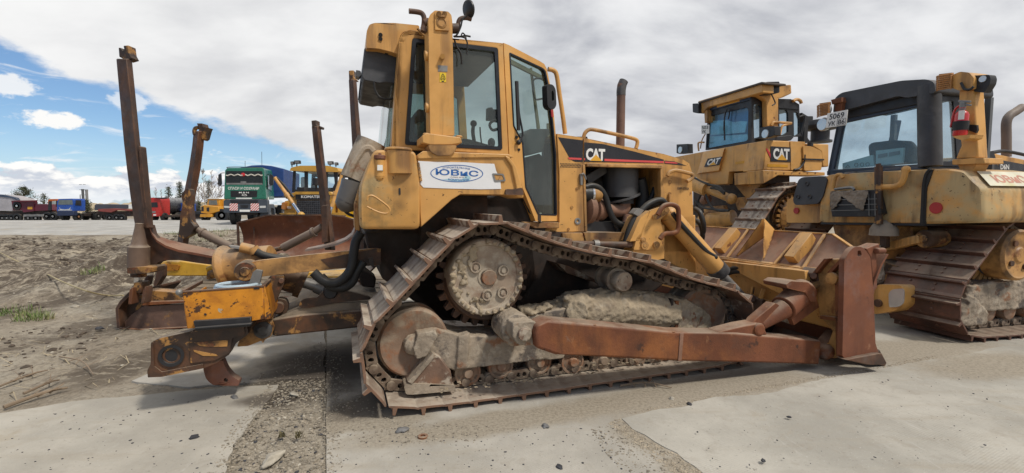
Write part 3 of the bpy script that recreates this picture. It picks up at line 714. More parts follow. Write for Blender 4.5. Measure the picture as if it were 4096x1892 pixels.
def shoe_mesh(name, width, m, pitch, bolts=True, bevel=0.0):
    """one grouser plate; X along travel, Y across, Z outward; sits on a link of the given pitch"""
    mb = MB(); h = pitch / 2
    prof = [(-h - .018, .004), (-h + .01, .0), (h - .03, .0), (h + .004, .006), (h + .016, .016), (h + .010, .026), (h - .03, .020), (-h + .052, .020), (-h + .045, .074), (-h + .024, .076), (-h + .016, .022), (-h - .012, .018)]
    mb.ext([Vector((x, -width / 2, z)) for x, z in prof], Vector((0, width, 0)))
    if bolts:
        for y in (-.14, .14):
            for x in (-.02, .05): mb.cyl(Vector((x, y, .018)), Vector((x, y, .034)), .016, n=6)
    bm = mb.bm
    bmesh.ops.recalc_face_normals(bm, faces=bm.faces)
    me = bpy.data.meshes.new(name); bm.to_mesh(me); bm.free(); me.materials.append(m)
    return me
def link_mesh(name, m, pitch):
    mb = MB(); h = pitch / 2
    outl = [(-h - .03, -.012), (-h - .03, -.065), (-h + .01, -.100), (.0, -.096), (h - .035, -.100), (h - .012, -.07), (h - .012, -.012)]
    def hole(cx, cz, a, b): return [Vector((cx + a * math.cos(t), 0, cz + b * math.sin(t))) for t in [math.pi * 2 * i / 10 for i in range(10)]]
    for y0, dy in ((-.125, .045), (.080, .045)):
        O = Vector((0, y0, 0))
        mb.ext([Vector((x, 0, z)) + O for x, z in outl], Vector((0, dy, 0)), [[p + O for p in hole(-.016, -.050, .017, .024)], [p + O for p in hole(.040, -.050, .019, .024)]])
    # pin boss with its bushing
    c = Vector((-h + .016, 0, -.052))
    mb.lathe(c + Vector((0, -.150, 0)), Vector((0, 1, 0)), [(0, .0), (.0, .016), (.010, .017), (.010, .021), (0, .022), (0, .032), (.006, .036), (.06, .036), (.24, .036), (.30, .036), (.30, 0)], 16)
    mb.cyl(Vector((.0, -.08, -.050)), Vector((.0, .08, -.050)), .018, n=8)
    bm = mb.bm
    bmesh.ops.recalc_face_normals(bm, faces=bm.faces)
    me = bpy.data.meshes.new(name); bm.to_mesh(me); bm.free(); me.materials.append(m)
    return me
def track(root, fr, pins, wc, width, m_shoe, m_link=None, links=True, jitter=0.0, keep=None, bolts=True):
    """chain of shoes and links round a closed path of pins given as (forward, height) in the machine's own axes"""
    n = len(pins)
    pitch = sum((pins[(i + 1) % n] - pins[i]).length for i in range(n)) / n
    sm_ = shoe_mesh('track_shoe', width, m_shoe, pitch, bolts)
    lm = link_mesh('track_link', m_link or m_shoe, pitch)
    mb = MB()                                        # the chain's own core strip carries shoes and links
    ring = []
    cen = sum(pins, Vector((0, 0))) / n
    for p in pins: ring.append(p)
    for i in range(n):
        a, b = ring[i], ring[(i + 1) % n]
        A, B = fr.P(a.x, wc, a.y), fr.P(b.x, wc, b.y)
        mb.cyl(A - fr.L * .075, A + fr.L * .075, .034, n=8)
    core = mb.build('track', m_link or m_shoe, root)
    S0 = None
    for i in range(n):
        a, b = ring[i], ring[(i + 1) % n]
        mid = (a + b) / 2
        if keep and not keep(mid): continue
        t = (b - a).normalized()
        out = Vector((t.y, -t.x))
        if out.dot(mid - cen) < 0: out = -out; t = -t
        x = Vector((t.x, 0, t.y)); z = Vector((out.x, 0, out.y)); y = z.cross(x)
        rot = Matrix((x, y, z)).transposed().to_4x4()
        j = random.uniform(-jitter, jitter)
        base = Vector((mid.x, wc, mid.y))
        mm = Matrix.Translation(base + z * .052 + Vector((0, j, 0))) @ rot
        o = bpy.data.objects.new('track_shoe', sm_) if S0 is None else S0.copy()
        if S0 is None:
            S0 = o
            bv = o.modifiers.new('bevel', 'BEVEL'); bv.width = .005; bv.segments = 1; bv.limit_method = 'ANGLE'
        col.objects.link(o); o.parent = core; o.matrix_local = mm
        if links:
            k = bpy.data.objects.new('track_link', lm); col.objects.link(k); k.parent = core; k.matrix_local = Matrix.Translation(base + z * .052) @ rot
    return core
def disc(fr, c, p, w0, w1, r, n=40):
    a = fr.w(c, p, w0)
    return a, a + fr.L * (w1 - w0)
# ================================================================== THE FRONT BULLDOZER
A = Frame(gp('t', (1065, 1045)), R(19.6))
def track_pins(pitch=0.205):
    P = []
    for c, p in TRK_PX:
        v = A.loc(A.w(c, p, .26)); P.append(Vector((v.x, max(v.z, .112))))
    for x in (3.26, 3.12, 2.95): P.append(Vector((x, {3.26: .24, 3.12: .15, 2.95: .115}[x])))
    for i in range(9): P.append(Vector((2.7 - i * .29, .112)))
    return resample(smooth_loop(P, 2), pitch)
PINS = track_pins()
def oval(c, cx, cy, rx, ry, n=20, rot=0):
    return [(cx + rx * math.cos(2 * math.pi * i / n) * math.cos(rot) - ry * math.sin(2 * math.pi * i / n) * math.sin(rot), cy + rx * math.cos(2 * math.pi * i / n) * math.sin(rot) + ry * math.sin(2 * math.pi * i / n) * math.cos(rot)) for i in range(n)]
def rr(pts, r=8, n=4):
    """round the corners of a pixel outline"""
    out = []
    N = len(pts)
    for i in range(N):
        p, a, b = Vector(pts[i]), Vector(pts[i - 1]), Vector(pts[(i + 1) % N])
        ra = min(r, (a - p).length * .45); rb = min(r, (b - p).length * .45)
        s_, e_ = p + (a - p).normalized() * ra, p + (b - p).normalized() * rb
        for k in range(n + 1):
            t = k / n
            out.append(tuple(s_.lerp(p, t).lerp(p.lerp(e_, t), t)))
    return out
def shrink(pts, k):
    c = sum((Vector(p) for p in pts), Vector((0, 0))) / len(pts)
    return [tuple(c + (Vector(p) - c) * k) for p in pts]
def inset(pts, d):
    P = [Vector(p) for p in pts]; n = len(P)
    ar = sum(P[i - 1].x * P[i].y - P[i].x * P[i - 1].y for i in range(n)); sg = 1 if ar > 0 else -1
    out = []
    for i in range(n):
        a, b, c = P[i - 1], P[i], P[(i + 1) % n]
        n1 = Vector((-(b - a).y, (b - a).x)).normalized(); n2 = Vector((-(c - b).y, (c - b).x)).normalized()
        m = (n1 + n2); m = m.normalized() if m.length > 1e-6 else n1
        out.append(tuple(b + m * sg * d / max(.5, m.dot(n1))))
    return out
def seglist(fr, c, pts, w):
    return [fr.w(c, p, w) for p in pts]
def cat_mark(parent, P, wid, s_txt, x0, y0, x1, y1):
    pass
def ring_face(fr, c, outer, inner, w, dw):
    m = MB(); m.ext(fr.w(c, outer, w), fr.L * dw, [fr.w(c, inner, w)]); return m

def bulldozer_a():
    Y, YD = MAT['yellow'], MAT['yellow_dirty']
    root = thing('crawler_bulldozer', 'nearest yellow bulldozer seen side-on, with a white company sticker and a rusty push beam', 'bulldozer', A, 'parked yellow crawler bulldozers')
    w = A.w
    L, F = A.L, A.F
    # ---- dark hull between the tracks
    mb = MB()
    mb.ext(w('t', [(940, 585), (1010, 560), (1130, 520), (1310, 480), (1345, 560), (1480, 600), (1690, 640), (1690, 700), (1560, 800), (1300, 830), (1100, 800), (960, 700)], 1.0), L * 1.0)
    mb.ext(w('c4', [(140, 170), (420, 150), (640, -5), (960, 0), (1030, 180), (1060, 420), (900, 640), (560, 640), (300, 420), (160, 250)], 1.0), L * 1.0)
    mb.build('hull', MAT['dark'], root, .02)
    mb = MB()                                                         # inner side of the rear guard above the track
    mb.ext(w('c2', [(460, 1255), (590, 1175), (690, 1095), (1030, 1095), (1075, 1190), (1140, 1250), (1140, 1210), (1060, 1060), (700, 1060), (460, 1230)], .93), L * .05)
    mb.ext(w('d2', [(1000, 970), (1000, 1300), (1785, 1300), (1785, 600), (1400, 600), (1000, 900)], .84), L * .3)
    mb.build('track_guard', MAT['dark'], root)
    # ---- fuel tank at the rear
    tank = [(0, 0)]
    mb = MB()
    o1 = [(395, 190), (300, 560), (262, 560), (262, 700), (265, 1050), (290, 1085), (700, 1085), (975, 1040), (985, 600), (950, 330), (935, 175), (880, 118), (450, 112)]
    def tk(wv, pts): return A.w('d2', pts, wv)
    near = rr([(400, 185), (345, 330), (262, 560), (258, 800), (270, 1060), (940, 1062), (978, 1030), (982, 560), (950, 300), (930, 150), (850, 125), (450, 118)], 60, 4)
    P0 = A.w('d2', near, .40)
    def scaled(P, k, dw):
        c_ = sum(P, Vector()) / len(P)
        return [c_ + (p - c_) * k + L * dw for p in P]
    mb.loft([scaled(P0, .93, -.035), scaled(P0, .985, -.02), P0, [p + L * 2.2 for p in P0], scaled(P0, .985, 2.22)])
    tank_o = mb.build('fuel_tank', MAT['tank'], root)
    mb = MB(); mb.tube(w('d2', [(350, 720), (365, 672), (420, 665), (500, 715), (585, 780), (620, 830), (595, 872), (530, 872), (450, 845), (350, 795)], .372), .012, 6)
    mb.build('tank_rib', Y, tank_o)
    mb = MB(); mb.ext(w('d2', rr([(728, 572), (750, 572), (752, 652), (730, 652)], 9), .36), L * .02); mb.build('sight_gauge', MAT['black'], tank_o)
    mb = MB()
    a = A.w('d2', (728, 118), .62); b = A.w('d2', (728, 390), .44)
    mb.cyl(A.w('d2', (728, 120), .40), A.w('d2', (735, 400), .41), .100, .106, 26)
    mb.lathe(A.w('d2', (724, 98), .40), A.w('d2', (724, 130), .40) - A.w('d2', (724, 98), .40), [(0, 0), (0, .104), (.008, .109), (.02, .109), (.02, .1)], 26)
    mb.build('filler_neck', Y, tank_o, .004)
    mb = MB(); mb.cyl(A.w('d2', (503, 235), .375), A.w('d2', (503, 430), .385), .041, .043, 18); mb.ball(A.w('d2', (503, 430), .385), .043)
    fn = mb.build('hydraulic_filler', Y, tank_o)
    mb = MB(); mb.cyl(A.w('d2', (503, 180), .375), A.w('d2', (503, 232), .375), .046, n=16); mb.cyl(A.w('d2', (503, 155), .375), A.w('d2', (503, 182), .375), .018, n=6); mb.build('filler_cap', MAT['rust_smooth'], fn, .006)
    mb = MB(); mb.ext(w('d2', [(474, 296), (538, 298), (538, 362), (474, 362)], .331), L * .006); mb.build('paper_label', MAT['white_ink'], fn)
    # ---- fender panel with the white vinyl sticker
    mb = MB()
    pan = [(446, 880), (600, 872), (935, 868), (975, 925), (1000, 1000), (1030, 1062), (1042, 1110), (985, 1092), (690, 1088), (640, 1118), (560, 1190), (468, 1272), (462, 1180), (458, 1050)]
    mb.ext(w('c2', pan, .40), L * .42)
    fen = mb.build('rear_fender', Y, root, .025, 3)
    mb = MB(); mb.ext(w('c2', [(446, 868), (480, 845), (960, 862), (990, 880), (940, 884), (600, 886), (446, 892)], .385), L * .5); mb.build('fender_ledge', Y, fen, .008)
    mb = MB(); mb.ext(w('c2', [(935, 868), (965, 880), (1000, 930), (1040, 1062), (1044, 1108), (1005, 1100), (1000, 1040), (975, 930)], .375), L * .1); mb.build('corner_plate', Y, fen, .01)
    mb = MB(); mb.ext(w('c2', rr([(945, 1058), (980, 1060), (1035, 1050), (1044, 1092), (985, 1092), (940, 1090)], 10), .366), L * .03); mb.build('rubber_stop', MAT['rust_dark'], fen, .006)
    stk = [(452, 901), (540, 906), (720, 909), (810, 915), (878, 917), (888, 955), (912, 1010), (916, 1058), (800, 1060), (600, 1055), (482, 1050), (462, 1030), (470, 1000), (458, 950)]
    mb = MB(); mb.ext(w('c2', stk, .3955), L * .003); st = mb.build('company_sticker', MAT['white'], fen)
    mb = MB()
    e0 = oval('d2', 1420, 398, 314, 103, 48, .012); e1 = oval('d2', 1420, 398, 304, 95, 48, .012)
    mb.ext(w('d2', e0, .3935), L * .001, [w('d2', e1, .3935)])
    def tx(mb, s, x0, y0, x1, y1, h, bend=0, bold=.012, wv=.3935, c='d2', up=(0, -1), sp=1.0):
        mb.text(s, A.w(c, (x0, y0), wv), A.w(c, (x1, y1), wv), A.w(c, (x0 + up[0] * h, y0 + up[1] * h), wv), 0, bold, bend, sp)
    tx(mb, 'СТРОИТЕЛЬНАЯ', 1252, 345, 1576, 356, 22, .62, .012)
    tx(mb, 'ЮВиС', 1170, 414, 1678, 436, 72, 0, .022)
    tx(mb, 'КОМПАНИЯ', 1318, 478, 1560, 484, 24, -.3, .012)
    mb.build('sticker_print', MAT['blue_ink'], st)
    mb = MB(); tx(mb, 'г. Сургут', 1362, 354, 1452, 358, 14); tx(mb, '- 8 (3462) 55-55-92', 1330, 448, 1540, 456, 14); mb.build('sticker_small_print', MAT['black_ink'], st)
    mb = MB(); mb.ext(w('d2', [(1330, 340), (1400, 362), (1470, 385), (1560, 420), (1590, 452), (1570, 485), (1480, 498), (1400, 497), (1240, 466), (1330, 462), (1470, 470), (1520, 440), (1480, 395), (1400, 365)], .3948), L * .0004); mb.build('sticker_wave', MAT['pale_blue'], st)
    mb = MB(); mb.ext(w('c2', rr([(866, 970), (930, 973), (943, 1015), (880, 1018)], 8), .390), L * .006, [w('c2', rr([(876, 978), (924, 981), (934, 1007), (886, 1009)], 6), .390)])
    lt = mb.build('latch', MAT['steel'], fen)
    mb = MB(); mb.ext(w('c2', rr([(876, 978), (924, 981), (934, 1007), (886, 1009)], 6), .3945), L * .002); mb.build('latch_recess', YD, lt)
    mb = MB()
    for i in range(5): mb.cyl(A.w('d2', (955 + i * 7, 270 + i * 45), .385), A.w('d2', (962 + i * 7, 310 + i * 45), .385), .014, n=8)
    mb.build('hinge', YD, fen)
    # ---- cab
    cabm = MB()
    roof_y = [(300, 838), (345, 236), (352, 205), (372, 180), (412, 168), (640, 213), (925, 240)]
    side = [(300, 838)] + [(322, 520), (345, 236), (350, 208), (366, 185), (390, 172), (420, 168), (640, 213), (926, 241), (958, 866), (700, 850), (440, 842)]
    win_o = rr([(420, 213), (898, 268), (923, 840), (378, 810)], 14)
    win_i = rr([(441, 236), (880, 288), (905, 820), (400, 792)], 12)
    cabm.ext(w('c2', side, .78), L * .07, [w('c2', win_o, .78)])
    far = w('c2', side, .78)
    off = L * 1.52
    # far wall with two window openings of its own
    def shifted(px): return [p + off for p in w('c2', px, .78)]
    cabm.ext(shifted(side), L * .06, [shifted(rr([(470, 300), (640, 316), (640, 790), (440, 786)], 14)), shifted(rr([(700, 330), (880, 345), (900, 815), (690, 800)], 20))])
    cabm.ext([p + UP * .0 for p in w('c2', [(345, 236), (350, 208), (366, 185), (390, 172), (420, 168), (640, 213), (926, 241), (926, 262), (640, 236), (424, 195), (395, 205), (372, 240)], .78)], L * 1.58)
    # rear uprights and sill
    def corner(px, w0, w1): cabm.ext(w('c2', px, w0), L * (w1 - w0))
    rear = [(300, 838), (322, 520), (345, 236), (375, 236), (352, 520), (335, 838)]
    corner(rear, .78, .92); corner(rear, 2.2, 2.36)
    corner([(300, 838), (309, 720), (340, 720), (335, 838)], .9, 2.22)
    cab = cabm.build('cab', MAT['yellow_clean'], root, .018, 3)
    # angled door section: own upright plane that turns inward towards the hood
    pa = A.w('c2', (932, 600), .78)
    D = Frame(Vector((pa.x, pa.y, 0)), A.psi + R(20))
    dm = MB()
    dor = [(930, 240), (960, 252), (1130, 340), (1158, 358), (1172, 385), (1190, 470), (1212, 640), (1232, 850), (1260, 1238), (1110, 1240), (1060, 1110), (1000, 960), (962, 868)]
    dwin = rr([(962, 292), (1150, 380), (1166, 395), (1185, 480), (1210, 690), (1226, 870), (1230, 1208), (1122, 1204), (1085, 1120), (1052, 1050), (1034, 800), (984, 706)], 10)
    dm.ext(D.w('c2', dor, 0), D.L * .07, [D.w('c2', dwin, 0)])
    door = dm.build('cab_door', MAT['yellow_clean'], root, .015, 3)
    mb = MB(); mb.ext(D.w('c2', dwin, -.004), D.L * .03, [D.w('c2', inset(dwin, 7), -.004)]); mb.build('window_seal', MAT['seal'], door)
    mb = MB(); mb.ext(D.w('c2', inset(dwin, 2), .022), D.L * .006); mb.build('door_glass', MAT['glass'], door)
    mb = MB(); mb.tube(D.w('c2', [(1012, 790), (1030, 775), (1036, 740), (1018, 640), (1012, 560)], -.03), .010, 6); mb.bar(D.w('c2', (1003, 455), -.03), D.w('c2', (1014, 730), -.03), .02, .03); mb.ball(D.w('c2', (1014, 797), -.03), .026); mb.cyl(D.w('c2', (1003, 768), -.02), D.w('c2', (1003, 768), .03), .016, n=8); mb.cyl(D.w('c2', (1016, 838), -.012), D.w('c2', (1016, 838), .03), .014, n=8)
    mb.build('wiper', MAT['black'], door)
    mb = MB(); mb.ext(w('c2', win_o, .772), L * .03, [w('c2', win_i, .772)]); mb.build('window_seal', MAT['seal'], cab, .004)
    mb = MB(); mb.ext(w('c2', shrink(win_o, .98), .80), L * .006); mb.build('side_glass', MAT['glass'], cab)
    mb = MB()
    mb.ext([p + off + L * .02 for p in w('c2', [(440, 290), (905, 340), (910, 825), (430, 800)], .78)], L * .006)
    mb.build('far_glass', MAT['glass'], cab)
    mb = MB(); mb.ext(A.w('c2', [(320, 480), (300, 480), (266, 828), (290, 835)], 1.0), L * 1.2); mb.build('rear_glass', MAT['glass'], cab)
    # lining, seat, console, levers
    mb = MB()
    mb.ext(w('c2', [(390, 212), (640, 240), (926, 268), (926, 300), (640, 275), (430, 246)], .88), L * 1.36)
    mb.ext(shifted(rr([(640, 240), (705, 250), (700, 840), (640, 840)], 3)), L * -.04)
    mb.ext(w('c2', [(478, 240), (515, 245), (515, 800), (492, 800)], .88), L * .05)
    mb.ext(w('c2', [(300, 838), (958, 866), (958, 900), (300, 870)], .86), L * 1.4)
    mb.ext(shifted([(700, 780), (905, 800), (910, 850), (690, 850)]), L * -.03)
    mb.build('cab_lining', MAT['interior'], cab)
    mb = MB(); mb.ext(w('c2', rr([(425, 640), (455, 608), (490, 620), (510, 700), (540, 790), (640, 800), (640, 850), (420, 850)], 14), 1.15), L * .5); mb.build('operator_seat', MAT['interior'], cab, .03)
    mb = MB(); mb.ext(w('c2', rr([(700, 775), (740, 780), (850, 812), (900, 830), (900, 850), (700, 850)], 8), .95), L * .2)
    mb.tube([A.w('c2', p, 1.2) for p in [(765, 790), (758, 740), (762, 690)]], .02, 6); mb.ball(A.w('c2', (762, 692), 1.2), .035)
    mb.tube([A.w('c2', p, 1.3) for p in [(806, 800), (800, 750), (798, 712)]], .008, 6)
    mb.tube([A.w('c2', p, 1.4) for p in [(900, 680), (870, 678), (852, 700), (868, 728), (900, 722)]], .016, 6); mb.ball(A.w('c2', (862, 800), 1.2), .04, 1, 1, 1.3)
    mb.build('control_levers', MAT['black'], cab)
    mb = MB(); mb.ball(A.w('c2', (480, 728), 1.0), .085, 1, .7, .9, 3); rg = mb.build('rag', M_('pale_green_rag', (0.42, 0.50, 0.44), .9, var=.2, bump=(30, .5)), cab); rough_up(rg, .014, .02, .06)
    mb = MB(); mb.ext(w('c2', rr([(840, 603), (868, 601), (870, 612), (910, 612), (910, 668), (868, 668), (866, 674), (838, 672)], 5), .83), L * .05)
    for p in ((858, 618), (858, 648)): mb.cyl(A.w('c2', p, .81), A.w('c2', p, .83), .012, n=6)
    mb.build('window_latch', MAT['black'], cab)
    mb = MB(); mb.ext(w('c2', rr([(1040, 760), (1075, 722), (1185, 722), (1195, 745), (1165, 770), (1150, 850), (1105, 858), (1050, 862), (1045, 900), (1040, 860)], 8), 1.28), L * .35); con = mb.build('dash_console', MAT['grey_trim'], cab, .015)
    mb = MB(); mb.ext(w('c2', [(1070, 880), (1130, 860), (1170, 900), (1150, 1190), (1100, 1190)], 1.35), L * .5); mb.ext(w('c2', [(1170, 850), (1225, 860), (1240, 1225), (1150, 1225)], 1.9), L * .05)
    mb.build('footwell', MAT['interior'], cab)
    mb = MB(); mb.ext(w('c2', [(1176, 690), (1212, 690), (1235, 1220), (1185, 1220)], 1.45), L * .03); mb.ext(w('c2', [(1080, 380), (1090, 380), (1135, 720), (1120, 720)], 1.95), L * .03); mb.ext(w('c2', [(970, 330), (1160, 430), (1160, 450), (970, 355)], 1.9), L * .04)
    mb.build('inner_frame', M_('cab_inside_olive', (0.20, 0.18, 0.10), .7), cab)
    mb = MB(); mb.tube([A.w('c2', p, 1.9) for p in [(1150, 440), (1110, 440), (1095, 460), (1098, 520), (1110, 556), (1150, 552)]], .012, 6); mb.build('grab_loop', MAT['black'], cab)
    mb = MB(); mb.tube(w('c2', [(652, 205), (690, 205), (716, 200), (745, 205)], .62), .008, 6); mb.tube(w('c2', [(690, 205), (716, 215), (728, 250), (724, 302)], .6), .007, 6); mb.tube(w('c2', [(655, 225), (668, 262), (690, 300), (696, 360)], .6), .009, 6); mb.tube(w('c2', [(690, 205), (700, 185), (716, 200), (722, 225)], .6), .006, 6)
    mb.build('loose_wires', MAT['rubber'], cab)
    # mirror
    mb = MB(); mo = rr([(1172, 470), (1206, 472), (1222, 498), (1227, 590), (1212, 614), (1190, 610), (1176, 590)], 16); mi = rr([(1199, 512), (1206, 506), (1212, 520), (1214, 560), (1207, 570), (1200, 558)], 4)
    mb.ext(D.w('c2', mo, -.16), D.L * .07, [D.w('c2', mi, -.16)]); mb.build('mirror', MAT['black'], root, .016, 3)
    mb = MB(); mb.ext(D.w('c2', [(1196, 612), (1207, 614), (1210, 656), (1200, 655)], -.01), D.L * .01); mb.build('warning_tag', MAT['red'], door)
    # air-conditioner hood over the rear
    mb = MB()
    ac = rr([(160, 268), (163, 175), (178, 138), (205, 128), (320, 128), (458, 142), (461, 178), (408, 168), (366, 180), (348, 205), (338, 304), (300, 290), (230, 272)], 10)
    mb.ext(w('c2', ac, .90), L * 1.3); acm = mb.build('aircon_hood', MAT['yellow_clean'], root, .03, 3)
    mb = MB(); mb.ext(w('c2', [(150, 268), (195, 270), (336, 304), (325, 470), (270, 462), (235, 468), (150, 450), (135, 430)], 1.0), L * 1.1); mb.build('aircon_unit', MAT['plastic'], acm, .01)
    mb = MB()
    for y in (195, 217): mb.cyl(A.w('c2', (241, y), .885), A.w('c2', (241, y), .91), .018, n=10)
    for p, q in (((200, 262), (198, 284)), ((276, 288), (275, 302))): mb.cyl(A.w('c2', p, .98), A.w('c2', q, .98), .016, n=8)
    mb.each('hood_bolt', MAT['black'], acm)
    mb = MB(); mb.ext(w('c2', rr([(104, 392), (128, 396), (136, 416), (120, 432), (100, 422)], 4), 1.2), L * .12); mb.build('work_lamp', MAT['steel'], acm); mb = MB(); mb.tube(w('c2', [(133, 430), (128, 470), (122, 520), (118, 560)], 1.2), .006, 5, 3); mb.build('antenna_wire', MAT['black'], acm); mb = MB(); mb.tube(w('c2', [(204, 462), (214, 510), (240, 545), (285, 556), (320, 546)], 1.0), .010, 6); mb.build('drain_hose', MAT['rubber'], acm)
    # ---- roll-over frame: near and far posts joined over the roof
    def rops(w0, dw, detail):
        mb = MB()
        mb.ext(w('c2', rr([(508, 110), (518, 82), (545, 58), (620, 64), (638, 84), (643, 120), (650, 500), (655, 760), (520, 757), (512, 400), (510, 190)], 8), w0), L * dw)
        po = mb.build('rollover_post', MAT['yellow_clean'], root, .02, 3)
        mb = MB()
        mb.ext(w('c2', [(474, 758), (500, 745), (690, 768), (699, 800), (640, 812), (520, 812), (474, 800)], w0 - .05), L * (dw + .1))
        m9 = MB(); m9.ext(w('c2', rr([(508, 810), (668, 813), (662, 846), (632, 870), (560, 872), (520, 848)], 12), w0 - .075), L * dw); m9.build('post_foot', MAT['yellow_dirty'], po, .01)
        for p in ((497, 752), (680, 765)): mb.cyl(A.w('c2', (p[0], p[1] - 6), w0), A.w('c2', (p[0], p[1] + 8), w0), .03, n=8)
        mb.build('post_flange', MAT['yellow'], po, .008)
        if detail:
            mb = MB(); mb.ext(w('c2', rr([(546, 64), (622, 70), (626, 172), (547, 166)], 5), w0 - .016), L * .02); mb.build('cover_plate', MAT['yellow_clean'], po, .005)
            mb = MB()
            for p in ((568, 77), (600, 77)): mb.cyl(A.w('c2', p, w0 - .04), A.w('c2', p, w0), .020, n=12)
            mb.ext(w('c2', [(565, 82), (608, 84), (606, 94), (568, 92)], w0 - .035), L * .03)
            mb.lathe(A.w('c2', (583, 126), w0 - .02), L, [(0, 0), (0, .03), (-.006, .033), (.0, .045), (.02, .045)], 18)
            mb.build('bolt_boss', MAT['yellow_dirty'], po)
            mb = MB()
            for p in ((496, 313), (500, 603)): mb.cyl(A.w('c2', p, w0 + .05) - F * .01, A.w('c2', (p[0] + 24, p[1]), w0 + .05), .041, n=16)
            mb.cyl(A.w('c2', (588, 316), w0 - .05), A.w('c2', (588, 316), w0), .020, n=12)
            mb.each('side_stub', MAT['yellow_clean'], po)
            mb = MB(); mb.ext(w('c2', [(562, 365), (616, 368), (616, 402), (563, 400)], w0 - .003), L * .002); mb.build('data_plate', MAT['steel'], po)
            mb = MB(); mb.ext(w('c2', [(572, 406), (608, 408), (608, 460), (572, 459)], w0 - .003), L * .002); wl = mb.build('warning_label', M_('warning_yellow', (.72, .50, .02), .45, var=.05), po)
            mb = MB(); t0 = [(578, 428), (590, 410), (602, 429)]
            mb.ext(w('c2', t0, w0 - .0045), L * .001, [w('c2', [(582, 426.5), (590, 414), (598, 427)], w0 - .0045)])
            mb.ext(w('c2', [(589, 417), (591, 417), (591, 424), (589, 424)], w0 - .0045), L * .001)
            for cx in (582, 598):
                mb.ext(w('c2', oval('c2', cx, 440, 7, 8, 14), w0 - .0045), L * .001, [w('c2', oval('c2', cx, 440, 5.4, 6.3, 14), w0 - .0045)])
                mb.ext(w('c2', [(cx - 4, 436), (cx - 2, 435), (cx + 4, 444), (cx + 2, 445)], w0 - .0045), L * .001)
            mb.ext(w('c2', [(583, 451), (590, 453), (597, 451), (597, 457), (590, 458), (583, 457)], w0 - .0045), L * .001)
            mb.build('warning_symbols', MAT['black_ink'], wl)
            mb = MB()
            mb.tube(w('c2', [(400, 62), (440, 66), (470, 74), (484, 96), (484, 130), (478, 160)], w0 + .08), .021, 10)
            mb.cyl(A.w('c2', (484, 128), w0 + .08), A.w('c2', (512, 120), w0 + .08), .03, n=10); mb.ext(w('c2', [(470, 140), (500, 150), (500, 178), (470, 165)], w0 + .04), L * .06)
            mb.build('lamp_bracket', MAT['rust_dark'], po); mb = MB()
            mb.tube(w('c2', [(648, 160), (672, 160), (678, 120), (692, 104), (720, 100), (750, 108)], w0 + .08), .019, 10)
            mb.cyl(A.w('c2', (640, 160), w0 + .08), A.w('c2', (676, 160), w0 + .08), .042, n=14)
            mb.build('lamp_bracket', MAT['rust_dark'], po)
            mb = MB(); c0 = A.w('c2', (740, 52), w0 + .08)
            ax = (F * .93 + L * .36 + UP * .25).normalized()
            mb.lathe(c0 - ax * .03, ax, [(0, 0), (0, .06), (.01, .074), (.025, .076), (.03, .07), (.03, 0)], 22)
            lo = mb.build('round_lamp', MAT['black'], po)
            for v in lo.data.vertices: pass
            mb = MB(); mb.tube(w('c2', [(722, 88), (700, 110), (690, 150), (668, 195), (650, 205)], w0 + .06), .008, 6); mb.build('lamp_wire', MAT['rubber'], po)
            mb = MB(); mb.ext(w('c2', [(446, 158), (458, 160), (500, 202), (494, 210)], .74), L * .03); mb.build('hood_stay', YD, po)
        return po
    rops(.44, .20, True); rops(2.50, .20, False)
    mb = MB(); mb.ext(w('c2', [(520, 100), (640, 112), (640, 190), (520, 178)], .64), L * 1.86); mb.build('roof_crossbeam', MAT['yellow_clean'], root, .02)
    # ---- hood and engine bay
    hw = 1.0
    mb = MB()
    top = [(45, 452), (205, 476), (215, 482), (540, 545), (720, 580), (850, 618), (888, 645), (898, 700)]
    mb.ext(w('c3', [(45, 452), (205, 476), (214, 640), (222, 650), (236, 1072), (-30, 1075), (-30, 1020), (60, 1015), (60, 700)], hw), L * .05)
    mb.ext(w('c3', [(720, 580), (850, 618), (884, 640), (900, 690), (916, 1200), (725, 1200), (722, 650)], hw), L * 1.0)
    mb.ext(w('c3', [(214, 482), (540, 545), (720, 580), (722, 660), (215, 645)], hw), L * .04)
    # top skin and far side
    mb.ext(w('c3', [(45, 452), (205, 476), (540, 545), (720, 580), (720, 600), (540, 565), (205, 496), (45, 472)], hw + .01), L * .98)
    mb.ext(w('c3', [(45, 470), (205, 490), (290, 700), (290, 1000), (60, 1072)], hw + .95), L * .04)
    hood = mb.build('hood', Y, root, .02, 3)
    mb = MB(); mb.ext(w('c3', [(-40, 470), (236, 470), (300, 700), (236, 1100), (-40, 1100)], hw + .45), L * .06); mb.ext(w('c3', [(560, 600), (725, 640), (725, 1150), (600, 1150)], hw + .5), L * .05); mb.ext(w('c3', [(215, 1010), (725, 1010), (725, 1150), (215, 1150)], hw + .12), L * .6); mb.build('dark_bay_backing', MAT['black'], root)  # dark back planes: shade of the engine bay put into the colour
    mb = MB(); mb.ext(w('c3', [(120, 480), (240, 500), (560, 600), (560, 1060), (60, 1060)], hw + .92), L * .02); mb.build('far_side_panel', MAT['dark'], root)  # dark panel widened to keep daylight from showing through the engine bay
    # decal, stripe and maker lettering
    mb = MB(); mb.ext(w('c3', [(52, 474), (208, 494), (209, 631), (160, 630), (130, 615)], hw - .003), L * .004); mb.ext(w('c3', [(218, 506), (330, 516), (540, 566), (722, 616), (722, 640), (216, 630)], hw - .003), L * .004); mb.ext(w('c3', [(727, 622), (790, 628), (868, 655), (727, 642)], hw - .003), L * .004)
    dec = mb.build('hood_decal', MAT['decal'], hood)
    mb = MB()
    for a in ([(112, 602), (200, 606), (200, 618), (122, 615)], [(216, 607), (222, 607), (222, 620), (216, 620)], [(346, 611), (722, 626), (722, 638), (346, 625)], [(730, 627), (800, 633), (812, 642), (730, 638)]): mb.ext(w('c3', a, hw - .005), L * .001)
